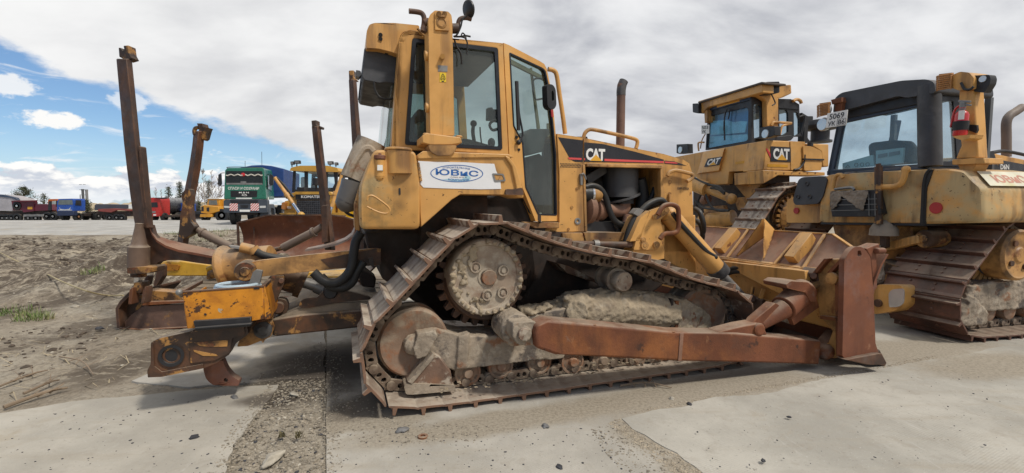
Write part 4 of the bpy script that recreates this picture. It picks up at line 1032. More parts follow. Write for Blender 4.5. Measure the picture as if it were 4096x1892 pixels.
    mb.build('red_stripe', MAT['red_line'], dec)
    def q3(x, y): return A.w('c3', (x, y), hw - .0055)
    mb = MB(); mb.text('CAT', q3(228, 620), q3(349, 624), q3(229, 543), 0, .045, 0, .92); mb.build('maker_lettering', MAT['white_ink'], dec)
    mb = MB(); mb.ext(w('c3', [(254, 623), (292, 584), (332, 626)], hw - .008), L * .001); mb.build('letter_triangle', MAT['yel_ink'], dec)
    mb = MB(); mb.text('DIFF-STEER', q3(809, 806), q3(883, 809), q3(809, 791), 0, .02); mb.build('model_lettering', MAT['black_ink'], hood)
    mb = MB()
    for r_ in range(3):
        for i in range(14):
            x = 68 + i * 9.4 + (r_ % 2) * 4.7; y = 642 + r_ * 10 + i * .2
            if x < 196: mb.ext(w('c3', oval('c3', x, y, 3.2, 3.8, 8), hw - .003), L * .002)
    mb.build('vent_holes', MAT['black'], hood)
    mb = MB(); mb.ext(w('c3', [(236, 640), (712, 652), (712, 672), (236, 660)], hw - .02), L * .06); mb.ext(w('c3', [(702, 655), (724, 656), (724, 1080), (704, 1070)], hw - .01), L * .06); mb.ext(w('c3', [(208, 648), (224, 652), (238, 1070), (222, 1072)], hw - .012), L * .04); mb.build('bay_frame', YD, hood, .005)
    mb = MB(); mb.ext(w('c3', rr([(193, 705), (208, 705), (208, 778), (195, 776)], 4), hw - .03), L * .03); mb.tube(w('c3', [(200, 710), (212, 706), (222, 722), (228, 742)], hw - .035), .010, 6); mb.build('panel_latch', MAT['steel'], hood, .003)
    mb = MB()
    for p, r_ in (((177, 1007), .036),): mb.lathe(A.w('c3', p, hw - .01), L, [(.02, 0), (.005, .015), (0, .02), (0, r_), (.02, r_)], 16)
    mb.build('lock_ring', MAT['steel'], hood)
    mb = MB()
    for p in ((171, 800), (139, 918), (760, 758), (118, 1057), (758, 834)): mb.cyl(A.w('c3', p, hw - .012), A.w('c3', p, hw + .01), .015 if p[0] < 700 else .022, n=8)
    mb.bar(A.w('c3', (757, 835), hw - .02), A.w('c3', (757, 895), hw - .02), .03, .02)
    mb.each('panel_bolt', YD, hood)
    mb = MB(); mb.tube(w('c3', [(745, 720), (760, 695), (800, 685), (870, 700), (902, 712), (900, 735), (870, 755)], hw - .06), .022, 8); mb.build('front_grab_rail', YD, hood)
    mb = MB(); mb.tube(w('c3', [(212, 480), (222, 448), (245, 428), (280, 427), (400, 452), (520, 480), (552, 495), (553, 520), (545, 546)], hw + .06), .021, 10); mb.build('hood_rail', MAT['yellow'], hood)
    mb = MB(); mb.tube(w('c3', [(-12, 42), (20, 50), (42, 80), (60, 200), (80, 330), (96, 452)], hw + .12), .024, 10); mb.build('cab_grab_rail', MAT['yellow'], hood)
    mb = MB(); ex = A.P(2.62, 1.5, 0)
    e0 = A.w('c3', (446, 520), 1.5); e1 = A.w('c3', (452, 150), 1.5)
    mb.tube([e0 - UP * .1, e0, e0.lerp(e1, .9), e1 + F * .012 + UP * .02, e1 + F * .03 + UP * .06], .052, 18, 4); exo = mb.build('exhaust_stack', M_('brown_stack', (.15, .085, .06), .6, var=.25, blots=[(RUSTD, 5, .6, .08, .7)], dust=(DUST, .3)), root)
    mb = MB(); mb.tube([e0.lerp(e1, .84), e0.lerp(e1, .93), e1 + F * .014 + UP * .02, e1 + F * .034 + UP * .062], .055, 18, 4); mb.build('stack_outlet', MAT['muffler'], exo)
    # engine-bay contents
    mb = MB(); mb.cyl(A.w('d4', (690, 210), 1.32), A.w('d4', (690, 560), 1.32), .205, n=30); mb.cyl(A.w('d4', (700, 560), 1.32), A.w('d4', (705, 580), 1.32), .225, n=30); mb.cyl(A.w('d4', (735, 580), 1.32), A.w('d4', (735, 640), 1.32), .11, n=20); mb.bar(A.w('d4', (500, 220), 1.30), A.w('d4', (280, 360), 1.20), .05, .1)
    mb.build('muffler', MAT['muffler'], root)
    mb = MB(); mb.tube(w('d4', [(735, 640), (732, 690), (690, 725), (600, 720), (500, 705)], 1.25), .075, 16)
    mb.lathe(A.w('d4', (500, 708), 1.25), A.w('d4', (330, 705), 1.2) - A.w('d4', (500, 708), 1.25), [(0, 0), (0, .09), (.06, .135), (.18, .14), (.20, .08), (.24, .08), (.25, .17), (.33, .175), (.36, .1), (.36, 0)], 24)
    mb.ext(w('d4', [(350, 815), (438, 820), (420, 935), (370, 940)], 1.15), L * .12)
    mb.tube(w('d4', [(760, 760), (755, 830), (740, 890)], 1.2), .04, 10)
    mb.build('turbocharger', MAT['pipe'], root)
    mb = MB(); mb.cyl(A.w('d4', (330, 530), 1.12), A.w('d4', (420, 525), 1.14), .088, n=20); ip = mb.build('intake_pipe', MAT['yellow_clean'], root)
    mb = MB(); mb.cyl(A.w('d4', (322, 530), 1.12), A.w('d4', (345, 530), 1.12), .094, n=20); mb.build('hose_clamp', MAT['chrome'], ip)
    mb = MB(); mb.cyl(A.w('d4', (225, 530), 1.12), A.w('d4', (322, 530), 1.12), .09, n=20); mb.ball(A.w('d4', (400, 480), 1.55), .2); mb.tube(w('d4', [(270, 445), (350, 425), (440, 460), (510, 560), (560, 720), (620, 840), (730, 915)], 1.08), .034, 10)
    mb.tube(w('d4', [(940, 690), (955, 560), (940, 420), (920, 350)], 1.25), .07, 12); mb.tube(w('d4', [(1030, 620), (1090, 480), (1130, 330), (1150, 220)], 1.2), .03, 10); mb.tube(w('d4', [(1080, 600), (1130, 500), (1160, 430)], 1.22), .03, 8)
    mb.tube(w('d4', [(1230, 650), (1190, 602), (1120, 600), (1030, 640), (960, 700), (900, 770), (840, 850), (790, 960), (750, 1100)], .90), .034, 10); mb.tube(w('d4', [(1240, 660), (1170, 625), (1080, 650), (980, 700), (930, 760), (870, 850), (830, 950), (770, 1090)], .93), .032, 10); mb.tube(w('d4', [(620, 885), (650, 930), (660, 975)], 1.1), .024, 8)
    mb.build('engine_hoses', MAT['rubber'], root)
    mb = MB(); mb.ext(w('d4', rr([(905, 690), (970, 715), (915, 795), (842, 755)], 6), .86), L * .1); mb.build('hose_clip', MAT['steel'], root, .01)
    # sill below the engine bay
    mb = MB(); mb.ext(w('d4', [(0, 985), (240, 985), (265, 1090), (0, 1090)], .97), L * .06); mb.ext(w('d4', [(252, 980), (815, 980), (780, 1100), (275, 1098)], .97), L * .06); mb.ext(w('c3', [(-180, 1010), (60, 1014), (60, 1050), (-100, 1052)], .96), L * .1)
    mb.ext(w('c3', [(-160, 1020), (235, 1072), (520, 1080), (520, 1160), (-60, 1110), (-150, 1060)], 1.02), L * .5)
    mb.build('side_sill', YD, root, .008)
    mb = MB(); mb.tube([A.w('d4', (90, 1115), .86), A.w('d4', (850, 1128), .86)], .034, 12, 1); mb.build('sill_tube', MAT['rust_dark'], root)
    mb = MB(); mb.cyl(A.w('d4', (365, 1118), .86), A.w('d4', (425, 1120), .86), .045, n=14); mb.build('tube_clamp', MAT['steel'], root)
    # ---- lift-cylinder yoke, cylinder, guard rail
    mb = MB()
    yo = [(1045, 720), (1240, 655), (1290, 730), (1215, 790), (1165, 830), (1190, 930), (1200, 1050), (1130, 1190), (845, 1190), (880, 1050), (930, 1000), (1000, 830)]
    mb.ext(w('d4', rr(yo, 18), .80), L * .035); mb.ext(w('d4', rr(yo, 18), 1.02), L * .03)
    mb.ext(w('d4', [(930, 800), (1040, 720), (1010, 800), (920, 1080), (800, 1090)], .80), L * .25)
    mb.ext(w('c5', [(660, 90), (760, 0), (830, 0), (830, 200), (740, 220), (640, 160)], .82), L * .2)
    yk = mb.build('lift_yoke', Y, root, .008)
    mb = MB(); mb.ext(w('c5', [(828, -40), (1015, -60), (1018, 300), (828, 210)], 1.0), L * .9); mb.build('radiator_guard', Y, root, .01)
    mb = MB()
    for p, r_ in (((1235, 718), .045), ((1105, 795), .03), ((1195, 755), .03), ((985, 1135), .045), ((970, 1070), .028), ((1125, 1130), .04)): mb.lathe(A.w('d4', p, .775), L, [(0, 0), (0, r_ * .5), (.004, r_ * .55), (.004, r_), (.03, r_)], 14)
    mb.each('yoke_pin', YD, yk)
    mb = MB(); mb.ext(w('d4', rr([(1195, 655), (1255, 690), (1260, 750), (1180, 790), (1130, 830), (1085, 800), (1090, 770), (1150, 740)], 14), .785), L * .014); mb.build('keeper_plate', MAT['pipe'], yk, .004)
    mb = MB(); mb.tube(w('d4', [(1130, 770), (1180, 690), (1230, 655), (1310, 652), (1370, 690), (1382, 780), (1382, 900), (1360, 970), (1300, 990), (1210, 1000), (1160, 1060)], .70), .026, 10); mb.build('guard_rail', MAT['rust'], yk)
    ca, cb, cc = A.w('c3', (752, 965), .90), A.w('c6', (462, 478), .82), A.w('c6', (575, 590), .80)
    mb = MB(); mb.cyl(ca, cb, .105, n=26); mb.ball(ca, .105); lc = mb.build('lift_cylinder', Y, root)
    mb = MB(); dd = (cb - ca).normalized(); mb.cyl(cb - dd * .05, cb + dd * .06, .117, n=26); mb.build('cylinder_gland', MAT['muffler'], lc)
    mb = MB(); mb.cyl(cb, cc + dd * .35, .048, n=16); mb.build('cylinder_rod', MAT['steel'], lc)
    mb = MB(); mb.tube(w('c6', [(155, 90), (200, 150), (290, 250), (380, 345), (440, 385)], .76), .026, 8); mb.ball(A.w('c6', (440, 388), .76), .035); mb.build('cylinder_hose', MAT['rubber'], lc)
    # ---- undercarriage
    for wc, lk in ((.40, True), (2.60, False)):
        t_ = track(root, A, PINS, wc, .80, MAT['shoe'], MAT['link'], links=lk, jitter=.004, bolts=False)
    MD, MW = MAT['mud'], MAT['mud_worn']
    mb = MB()
    for i in range(170):
        mb.ball(A.P(random.uniform(.15, 2.85), random.uniform(.02, .20), .142 + random.uniform(-.004, .006)), random.uniform(.004, .013), 1.5, 1.2, .5, 1)
    so_ = mb.build('soil_on_track', MAT['mud'], root); so_['kind'] = 'stuff'
    # sprocket and final drive
    a = A.w('c4', (770, 418), .40)
    mb = MB()
    for i in range(25):
        t = 2 * math.pi * i / 25
        c_ = a + (F * math.cos(t) + UP * math.sin(t)) * .365
        rd = F * math.cos(t) + UP * math.sin(t); tg = F * -math.sin(t) + UP * math.cos(t)
        mb.ext([c_ - tg * .035 - rd * .03, c_ + tg * .035 - rd * .03, c_ + tg * .016 + rd * .045, c_ - tg * .016 + rd * .045], L * .07)
    mb.lathe(a - L * .01, L, [(0, .0), (0, .35), (.09, .35), (.09, 0)], 40)
    mb.lathe(a - L * .10, L, [(0, 0), (0, .33), (.02, .345), (.10, .345), (.10, 0)], 40)
    spr = mb.build('drive_sprocket', MAT['rust_dark'], root)  # darker steel: shade behind the hub put into the colour
    a = A.w('c4', (793, 410), .20)
    mb = MB()
    mb.lathe(a, L, [(.03, 0), (.03, .055), (.012, .06), (.012, .075), (.02, .08), (.02, .265), (.005, .27), (0, .28), (0, .308), (.012, .318), (.05, .323), (.26, .323), (.26, 0)], 48)
    fd = mb.build('final_drive', MAT['hub'], spr)
    mb = MB(); mb.lathe(A.w('c4', (805, 412), .195), L, [(0, 0), (0, .062), (.012, .066), (.03, .066)], 24); mb.build('hub_cover', MAT['idler'], fd, .003)
    mb = MB()
    for p in ((733, 357), (880, 373), (795, 505), (877, 492)):
        c_ = A.w('c4', p, .19); mb.lathe(c_, L, [(0, 0), (0, .02), (.016, .022), (.016, .034), (.004, .037), (.004, .046), (.03, .05)], 18)
    mb.each('hub_bolt', MAT['hub'], fd)
    mb = MB()
    for i in range(30):
        t = 2 * math.pi * i / 30 + .1
        if random.random() < .9: mb.ball(a + (F * math.cos(t) + UP * math.sin(t)) * (.294 + random.uniform(-.008, .008)) - L * .004, random.uniform(.018, .030), 1, 1, 1, 1)
    for i in range(60):
        t = random.uniform(1.9, 4.7); rr_ = random.uniform(.18, .31)
        mb.ball(a + (F * math.cos(t) + UP * math.sin(t)) * rr_ + L * .012, random.uniform(.012, .030), 1, .7, 1, 1)
    mo = mb.build('mud_rim', MD, fd); rough_up(mo, .010, .010, .035)
    # idlers
    def idler(c, p, r_, w0):
        mb = MB(); q = A.w(c, p, w0)
        mb.lathe(q, L, [(.03, 0), (.03, .06), (.012, .10), (.018, r_ * .72), (0, r_ * .86), (0, r_ * .93), (.02, r_ * .96), (.03, r_), (.09, r_), (.10, r_ * .93), (.22, r_ * .93), (.23, r_), (.29, r_), (.29, 0)], 44)
        return mb.build('idler_wheel', MAT['idler'], root)
    idler('c4', (405, 758), .285, .27); idler('c5', (1062, 548), .30, .27)
    mb = MB()                                                          # steel frame that carries the rollers
    fr_ = [(395, 800), (430, 705), (520, 680), (660, 720), (690, 720), (880, 720), (1060, 720), (1200, 800), (1200, 840), (1050, 850), (800, 880), (620, 905), (470, 850), (420, 830)]
    mb.ext(w('c4', fr_, .22), L * .36)
    mb.ext(w('c5', [(-20, 560), (120, 520), (300, 480), (860, 460), (1060, 530), (1090, 640), (900, 760), (300, 780), (0, 740)], .24), L * .32)
    mb.ext(w('c4', [(640, 720), (700, 705), (690, 890), (630, 900)], .19), L * .1)
    rf = mb.build('roller_frame', MW, root); rough_up(rf, .013, .008, .08)
    mb = MB()                                                          # recoil-spring housing under a heap of mud
    mb.tube(w('c5', [(250, 520), (420, 500), (640, 500), (860, 520)], .36), .19, 18, 4)
    mb.tube(w('c5', [(-40, 560), (150, 530), (300, 470)], .40), .12, 12, 4)
    mb.ball(A.w('c5', (320, 480), .26), .14, 1.1, .7, .85); mb.cyl(A.w('c5', (310, 520), .17), A.w('c5', (310, 520), .3), .10, n=18)
    mb.ext(w('c5', [(880, 450), (960, 440), (1060, 500), (1110, 545), (1112, 640), (890, 640)], .24), L * .22)
    for i in range(70):
        x = random.uniform(0, 830); y = 510 - max(0, min(1, (x - 40) / 260)) * 95 + (max(0, x - 650) * .12)
        mb.ball(A.w('c5', (x, y + random.uniform(-8, 26)), random.uniform(.25, .50)), random.uniform(.022, .055), 1.2, 1.2, .8, 1)
    mh = mb.build('mud_bank', MD, root); rough_up(mh, .012, .015, .09)
    mb = MB(); mb.ext(w('c5', [(898, 452), (916, 452), (912, 640), (896, 640)], .20), L * .06); mb.build('housing_flange', MAT['rust'], root)
    mb = MB(); mb.ext(w('c5', [(872, 440), (884, 440), (884, 640), (872, 640)], .195), L * .1); mb.build('housing_gap', MAT['dark'], root)
    mb = MB(); mb.lathe(A.w('c4', (405, 775), .20), L, [(0, 0), (0, .04), (.02, .075), (.06, .08), (.1, .08)], 18); mb.ext(w('c4', [(425, 705), (520, 690), (530, 720), (470, 830), (420, 842), (400, 790)], .17), L * .12)
    ib = mb.build('idler_bearing', MW, root); rough_up(ib, .010, .006, .06)
    mb = MB(); mb.ext(w('c4', [(370, 962), (505, 812), (545, 830), (600, 905), (612, 985), (360, 1000)], .155), L * .16); tg = mb.build('guide_guard', MAT['shoe'], root, .012)
    mb = MB(); mb.ext(w('c4', rr([(352, 985), (372, 970), (610, 978), (624, 985), (620, 1010), (400, 1030), (362, 1028)], 8), .14), L * .2); mb.ext(w('c4', [(372, 962), (505, 812), (520, 822), (395, 972)], .13), L * .08); mb.build('guard_rim', MW, tg, .01)
    for c, p in (('c4', (690, 915)), ('c4', (865, 878)), ('c4', (1070, 858)), ('c5', (285, 815)), ('c5', (465, 805)), ('c5', (660, 790)), ('c5', (800, 780))):
        q = A.w(c, p, .27); z_ = A.loc(q).z
        mb = MB(); mb.lathe(q, L, [(-.03, 0), (-.03, .035), (.0, .05), (.01, .088), (0, .094), (0, .112), (.02, .116), (.06, .116), (.07, .09), (.2, .09), (.21, .116), (.26, .116), (.26, 0)], 26)
        mb.build('track_roller', MAT['idler'], root)
    mb = MB(); q = A.w('c5', (592, 338), .20); mb.lathe(q, L, [(0, 0), (0, .085), (.012, .094), (.05, .094), (.05, .085), (.12, .085), (.12, .115), (.16, .115), (.17, .08), (.30, .08), (.31, .115), (.35, .115), (.35, 0)], 30)
    for i in range(3): t = i * 2.1 + .9; mb.cyl(q + (F * math.cos(t) + UP * math.sin(t)) * .06 - L * .012, q + (F * math.cos(t) + UP * math.sin(t)) * .06, .012, n=6)
    mb.build('carrier_roller', MAT['hub'], root)
    mb = MB(); mb.ext(w('c5', [(190, 225), (260, 245), (460, 345), (440, 350), (250, 285)], .75), L * .3); mb.build('rock_guard', MAT['shoe'], root)
    # ---- push beam and its trunnion
    mb = MB(); bt = [(95, 582), (150, 567), (930, 640)]; 
    P1 = [A.w('c5', p, -.28) for p in [(62, 650), (78, 600), (150, 568), (500, 600), (932, 640)]] + [A.w('c6', p, -.28) for p in [(600, 905), (1168, 957), (1152, 1120), (640, 1105)]] + [A.w('c5', p, -.28) for p in [(925, 812), (500, 790), (180, 772), (72, 735)]]
    mb.ext(P1, L * .20); pb = mb.build('push_beam', MAT['rust'], root, .02, 3)
    mb = MB(); mb.ext(w('c5', [(925, 645), (946, 640), (932, 812), (912, 812)], -.288), L * .01); mb.build('weld_seam', MAT['pipe'], pb, .004)
    mb = MB(); 
    for i in range(40):
        x = random.uniform(100, 900); mb.ball(A.w('c5', (x, 570 + (x - 150) * .089), random.uniform(-.27, -.1)), random.uniform(.008, .018), 1.5, 1.5, .6, 1)
    mb.build('rust_flakes', MAT['rust'], pb)
    q = A.w('c4', (955, 690), -.02)
    mb = MB(); mb.lathe(q, L, [(0, 0), (0, .07), (.012, .13), (.04, .135), (.30, .135), (.30, 0)], 26); mb.ext(w('c4', rr([(930, 650), (1040, 640), (1065, 660), (1055, 770), (960, 770), (925, 720)], 14), -.20), L * .16); mb.cyl(A.w('c4', (990, 710), -.22), A.w('c4', (990, 710), -.1), .055, n=18)
    tr_ = mb.build('trunnion', MW, root); rough_up(tr_, .009, .006, .05)
    mb = MB(); mb.lathe(A.w('c4', (990, 712), -.225), L, [(0, 0), (0, .045), (.01, .05), (.03, .05)], 18); mb.build('trunnion_pin', MAT['shoe'], root)
    # ---- tilt brace between beam and blade
    p0, p1, p2 = A.w('c6', (730, 865), -.18), A.w('c6', (905, 735), -.18), A.w('c6', (1050, 610), -.12)
    RS = MAT['rust']
    mb = MB(); mb.cyl(p1, p2, .118, .122, 26); mb.cyl(p0.lerp(p1, .1), p1, .05, .10, 14); mb.ext(w('c6', [(690, 850), (720, 810), (850, 700), (890, 720), (935, 760), (800, 870), (770, 880)], -.22), L * .10); bc = mb.build('tilt_cylinder', RS, root, .008)
    mb = MB(); mb.ext(w('c6', rr([(925, 575), (960, 552), (1075, 560), (1120, 600), (1130, 690), (1090, 690), (1060, 630), (935, 600)], 8), -.27), L * .26); mb.ext(w('c6', [(1080, 600), (1120, 620), (1150, 730), (980, 850), (960, 800), (1090, 700)], -.20), L * .05); mb.build('cylinder_collar', RS, bc, .012)
    mb = MB(); mb.ext(w('c6', [(960, 800), (1050, 730), (1080, 755), (960, 850)], -.12), L * .12); cl = mb.build('mud_clump', MAT['mud_worn'], bc); rough_up(cl, .012, .014, .05)
    r0, r1 = A.w('c6', (1060, 590), -.12), A.w('c6', (1148, 562), -.05)
    mb = MB(); mb.cyl(A.w('c6', (1075, 590), -.10), A.w('c6', (1160, 560), .0), .048, n=20); mb.build('cylinder_rod', MAT['chrome'], bc)
    mb = MB(); mb.ext(w('c6', rr([(1115, 505), (1150, 465), (1215, 480), (1225, 520), (1180, 580), (1140, 560)], 10), -.06), L * .16)
    for p in ((1112, 515), (1160, 535)): mb.cyl(A.w('c6', p, -.08), A.w('c6', p, .1), .03, n=12)
    mb.build('rod_clevis', MAT['rust_dark'], bc, .008)
    mb = MB(); mb.ext(w('c6', [(470, 900), (640, 855), (740, 838), (770, 845), (790, 895), (800, 918), (700, 920), (560, 912)], -.26), L * .16)
    for p in ((755, 885),): mb.lathe(A.w('c6', p, -.29), L, [(0, 0), (0, .05), (.012, .06), (.05, .06)], 16)
    mb.build('beam_bracket', RS, root, .012)
    # ---- blade
    PLR = MAT['rust_smooth']
    def bp(p, x): return A.s('c6', p, x)
    bl = root
    z = lambda x, w_, zz: A.P(x, w_, zz)
    W0, W1 = -.44, 3.35
    mb = MB()
    arc = [(4.46, .04), (4.38, .16), (4.30, .32), (4.26, .50), (4.26, .68), (4.30, .86), (4.38, 1.02), (4.46, 1.12)]
    back = [(x - .03, z_) for x, z_ in arc]
    mb.ext([z(x, W0, q) for x, q in arc] + [z(x, W0, q) for x, q in reversed(back)], L * (W1 - W0))
    mb.build('mouldboard', MAT['rust_smooth'], root)
    # yellow box section on the blade's back
    mb = MB()
    mb.ext([z(4.24, W0 + .25, .98), z(4.05, W0 + .25, .92), z(4.05, W0 + .25, .55), z(4.12, W0 + .25, .34), z(4.28, W0 + .25, .30), z(4.30, W0 + .25, .98)], L * (W1 - W0 - .35))
    bbk = mb.build('blade_back', MAT['yellow'], root, .012)
    mb = MB()
    # sloping top plate
    mb.ext([z(4.05, -.02, .90), z(4.05, W1 - .02, .90), z(4.42, W1 - .02, 1.27), z(4.42, .10, 1.27), z(4.30, -.40, 1.05), z(4.12, -.40, .92)], (UP * .02 + F * .0))
    top_o = mb.build('spill_plate', PLR, root, .004)
    mb = MB()
    for a_, b_ in (((4.425, 3.3, 1.285), (4.425, .10, 1.285)), ((4.425, .10, 1.285), (4.30, -.38, 1.065)), ((4.05, 3.3, .925), (4.05, -.02, .925)), ((4.06, .50, .93), (4.42, .46, 1.29)), ((4.06, .14, .93), (4.42, .18, 1.29)), ((4.06, 1.20, .93), (4.42, 1.22, 1.29)), ((4.06, 1.55, .93), (4.42, 1.52, 1.29))): mb.bar(z(*a_), z(*b_), .035, .012)
    mb.build('paint_line', MAT['yellow'], top_o)
    mb = MB()
    for wv in (1.37, .32):
        c_ = z(4.23, wv, 1.10); sl = (F * .37 + UP * .37).normalized()
        mb.bar(c_ - sl * .17, c_ + sl * .20, .15, .12, L)
    mb.each('square_post', MAT['yellow'], top_o, bevel=.006)
    mb = MB()
    g0 = [z(4.06, 1.47, .93), z(4.42, 1.47, 1.30), z(4.30, 1.47, 1.42)]
    mb.loft([[z(4.08, 1.06, .95), z(4.30, .88, 1.42), z(4.44, .84, 1.29)], [z(4.065, 1.06, .965), z(4.285, .88, 1.435), z(4.425, .84, 1.305)]]); mb.loft([[z(4.08, .66, .95), z(4.30, .86, 1.42), z(4.44, .84, 1.29)], [z(4.065, .66, .965), z(4.285, .86, 1.435), z(4.425, .84, 1.305)]])
    mb.each('sight_gusset', MAT['yellow'], top_o)
    mb = MB()                                                          # yellow flange and gussets of the back
    mb.ext([z(4.0, -.05, .86), z(4.05, W1, .86), z(4.05, W1, .92), z(4.0, -.05, .92)], F * .08)
    mb.loft([[z(4.03, 1.3, .885), z(4.03, .02, .92), z(4.03, -.02, .66), z(4.03, .25, .60)], [z(3.95, 1.3, .885), z(3.93, .02, .92), z(3.93, -.02, .66), z(3.95, .25, .60)]])
    mb.ext([z(4.035, 2.0, .56), z(4.035, .3, .50), z(4.035, .3, .48), z(4.035, 2.0, .54)], F * .02)
    mb.build('back_flange', MAT['yellow'], bbk, .008)
    mb = MB(); mb.ext([bp(p, 3.98) for p in rr([(608, 447), (980, 490), (978, 548), (610, 500)], 6)], F * .07); hg = mb.build('hose_guard', MAT['yellow'], bbk, .01)
    mb = MB()
    for p in ((630, 480), (780, 498), (938, 520)): mb.cyl(bp(p, 3.965), bp(p, 3.99), .018, n=8)
    mb.each('guard_bolt', MAT['black'], hg)
    mb = MB()
    for k in (0, 1):
        mb.tube([bp((480 + k * 20, 500 + k * 22), 3.9), bp((530, 478 + k * 22), 3.93), bp((610, 462 + k * 24), 3.97), bp((800, 500 + k * 16), 4.03), bp((980, 512 + k * 22), 3.99), bp((1080, 530 + k * 18), 3.99)], .028, 10)
    mb.tube([bp((305, 60), 3.55), bp((340, 90), 3.55), bp((365, 180), 3.6), bp((350, 260), 3.7), bp((330, 300), 3.75)], .032, 10); mb.tube([bp((300, 130), 3.6), bp((345, 170), 3.6), bp((358, 250), 3.65), bp((335, 290), 3.7)], .030, 10)
    mb.tube([bp((700, 600), 4.0), bp((690, 640), 3.98), bp((660, 665), 3.95)], .02, 6)
    mb.build('blade_hose', MAT['rubber'], root)
    mb = MB(); mb.ext([bp(p, 3.95) for p in [(640, 690), (670, 650), (760, 680), (755, 780), (690, 820)]], F * .06); mb.cyl(bp((690, 670), 3.9), bp((690, 670), 4.0), .05, n=12); mb.build('pivot_mount', MAT['rust_dark'], root, .01)
    mb = MB(); 
    for a_, b_ in (((703, 590), (690, 650)), ((775, 600), (750, 670))): mb.bar(bp(a_, 4.0), bp(b_, 3.97), .02, .04)
    mb.each('blade_lug', MAT['yellow'], bbk)
    # near end of the back: stiffeners, rusty
    mb = MB()
    mb.ext([bp(p, 4.02) for p in [(1120, 470), (1215, 400), (1318, 395), (1310, 1070), (1240, 1075), (1180, 1060), (1150, 1000), (1210, 970), (1240, 890), (1150, 790)]], F * .20)
    er = mb.build('end_stiffener', MAT['yellow_dirty'], root, .012)
    mb = MB()
    for p in ([(1100, 500), (1185, 395), (1215, 395), (1130, 500)], [(1200, 495), (1295, 395), (1320, 395), (1230, 500)], [(1255, 560), (1280, 560), (1275, 1070), (1262, 1070)], [(1150, 785), (1310, 805), (1308, 830), (1150, 808)], [(1290, 400), (1320, 395), (1312, 1070), (1292, 1070)]): mb.ext([bp(q, 3.96) for q in p], F * .07)
    mb.build('stiffener_rib', MAT['rust'], er, .008)
    mb = MB(); mb.lathe(bp((1225, 535), 3.93), F, [(0, 0), (0, .03), (.01, .06), (.04, .06)], 14); mb.build('rib_boss', MAT['yellow_dirty'], er)
    mb = MB(); mb.ext(A.w('c6', [(1180, 1060), (1160, 1020), (1210, 970), (1270, 900), (1285, 890), (1290, 1075), (1230, 1080)], -.10), L * .12); mb.ball(A.w('c6', (1190, 1030), -.2), .085); mb.cyl(A.w('c6', (1165, 1020), -.2), A.w('c6', (1190, 1030), -.2), .05, n=14); mb.build('blade_ball_joint', MAT['rust'], root, .01)
    # end plate and cutting edge
    mb = MB()
    ep = rr([(1322, 405), (1360, 345), (1390, 318), (1440, 318), (1470, 345), (1500, 390), (1520, 620), (1537, 1052), (1545, 1115), (1480, 1118), (1330, 1085), (1308, 1060)], 16)
    mb.ext(A.w('c6', ep, -.52), L * .05, [A.w('c6', rr([(1412, 345), (1432, 343), (1440, 370), (1430, 388), (1412, 378)], 5), -.52)])
    mb.build('blade_end_plate', PLR, root, .008)
    mb = MB(); mb.ext(A.w('c6', [(1500, 390), (1470, 330), (1560, 295), (1566, 330), (1540, 350), (1545, 600), (1522, 620)], -.42), L * .12); mb.cyl(A.w('c6', (1535, 345), -.44), A.w('c6', (1590, 345), -.44), .03, n=10); mb.build('end_bracket', PLR, root, .01)
    mb = MB(); mb.ext(A.w('c6', [(1330, 1088), (1535, 1045), (1580, 1045), (1608, 1100), (1600, 1122), (1480, 1122)], -.56), L * .10)
    mb.ext([z(4.30, W0, .05), z(4.50, W0, .0), z(4.52, W0, .03), z(4.40, W0, .18)], L * (W1 - W0)); mb.build('cutting_edge', MAT['rust_dark'], root, .008)
    # C-frame arm that carries the blade in the middle
    mb = MB(); mb.ext(w('c6', [(560, 800), (900, 850), (1100, 900), (1100, 1000), (600, 900)], .72), L * .25); mb.build('inner_push_arm', MAT['dark'], root, .02)
    return root
BD_A = bulldozer_a()
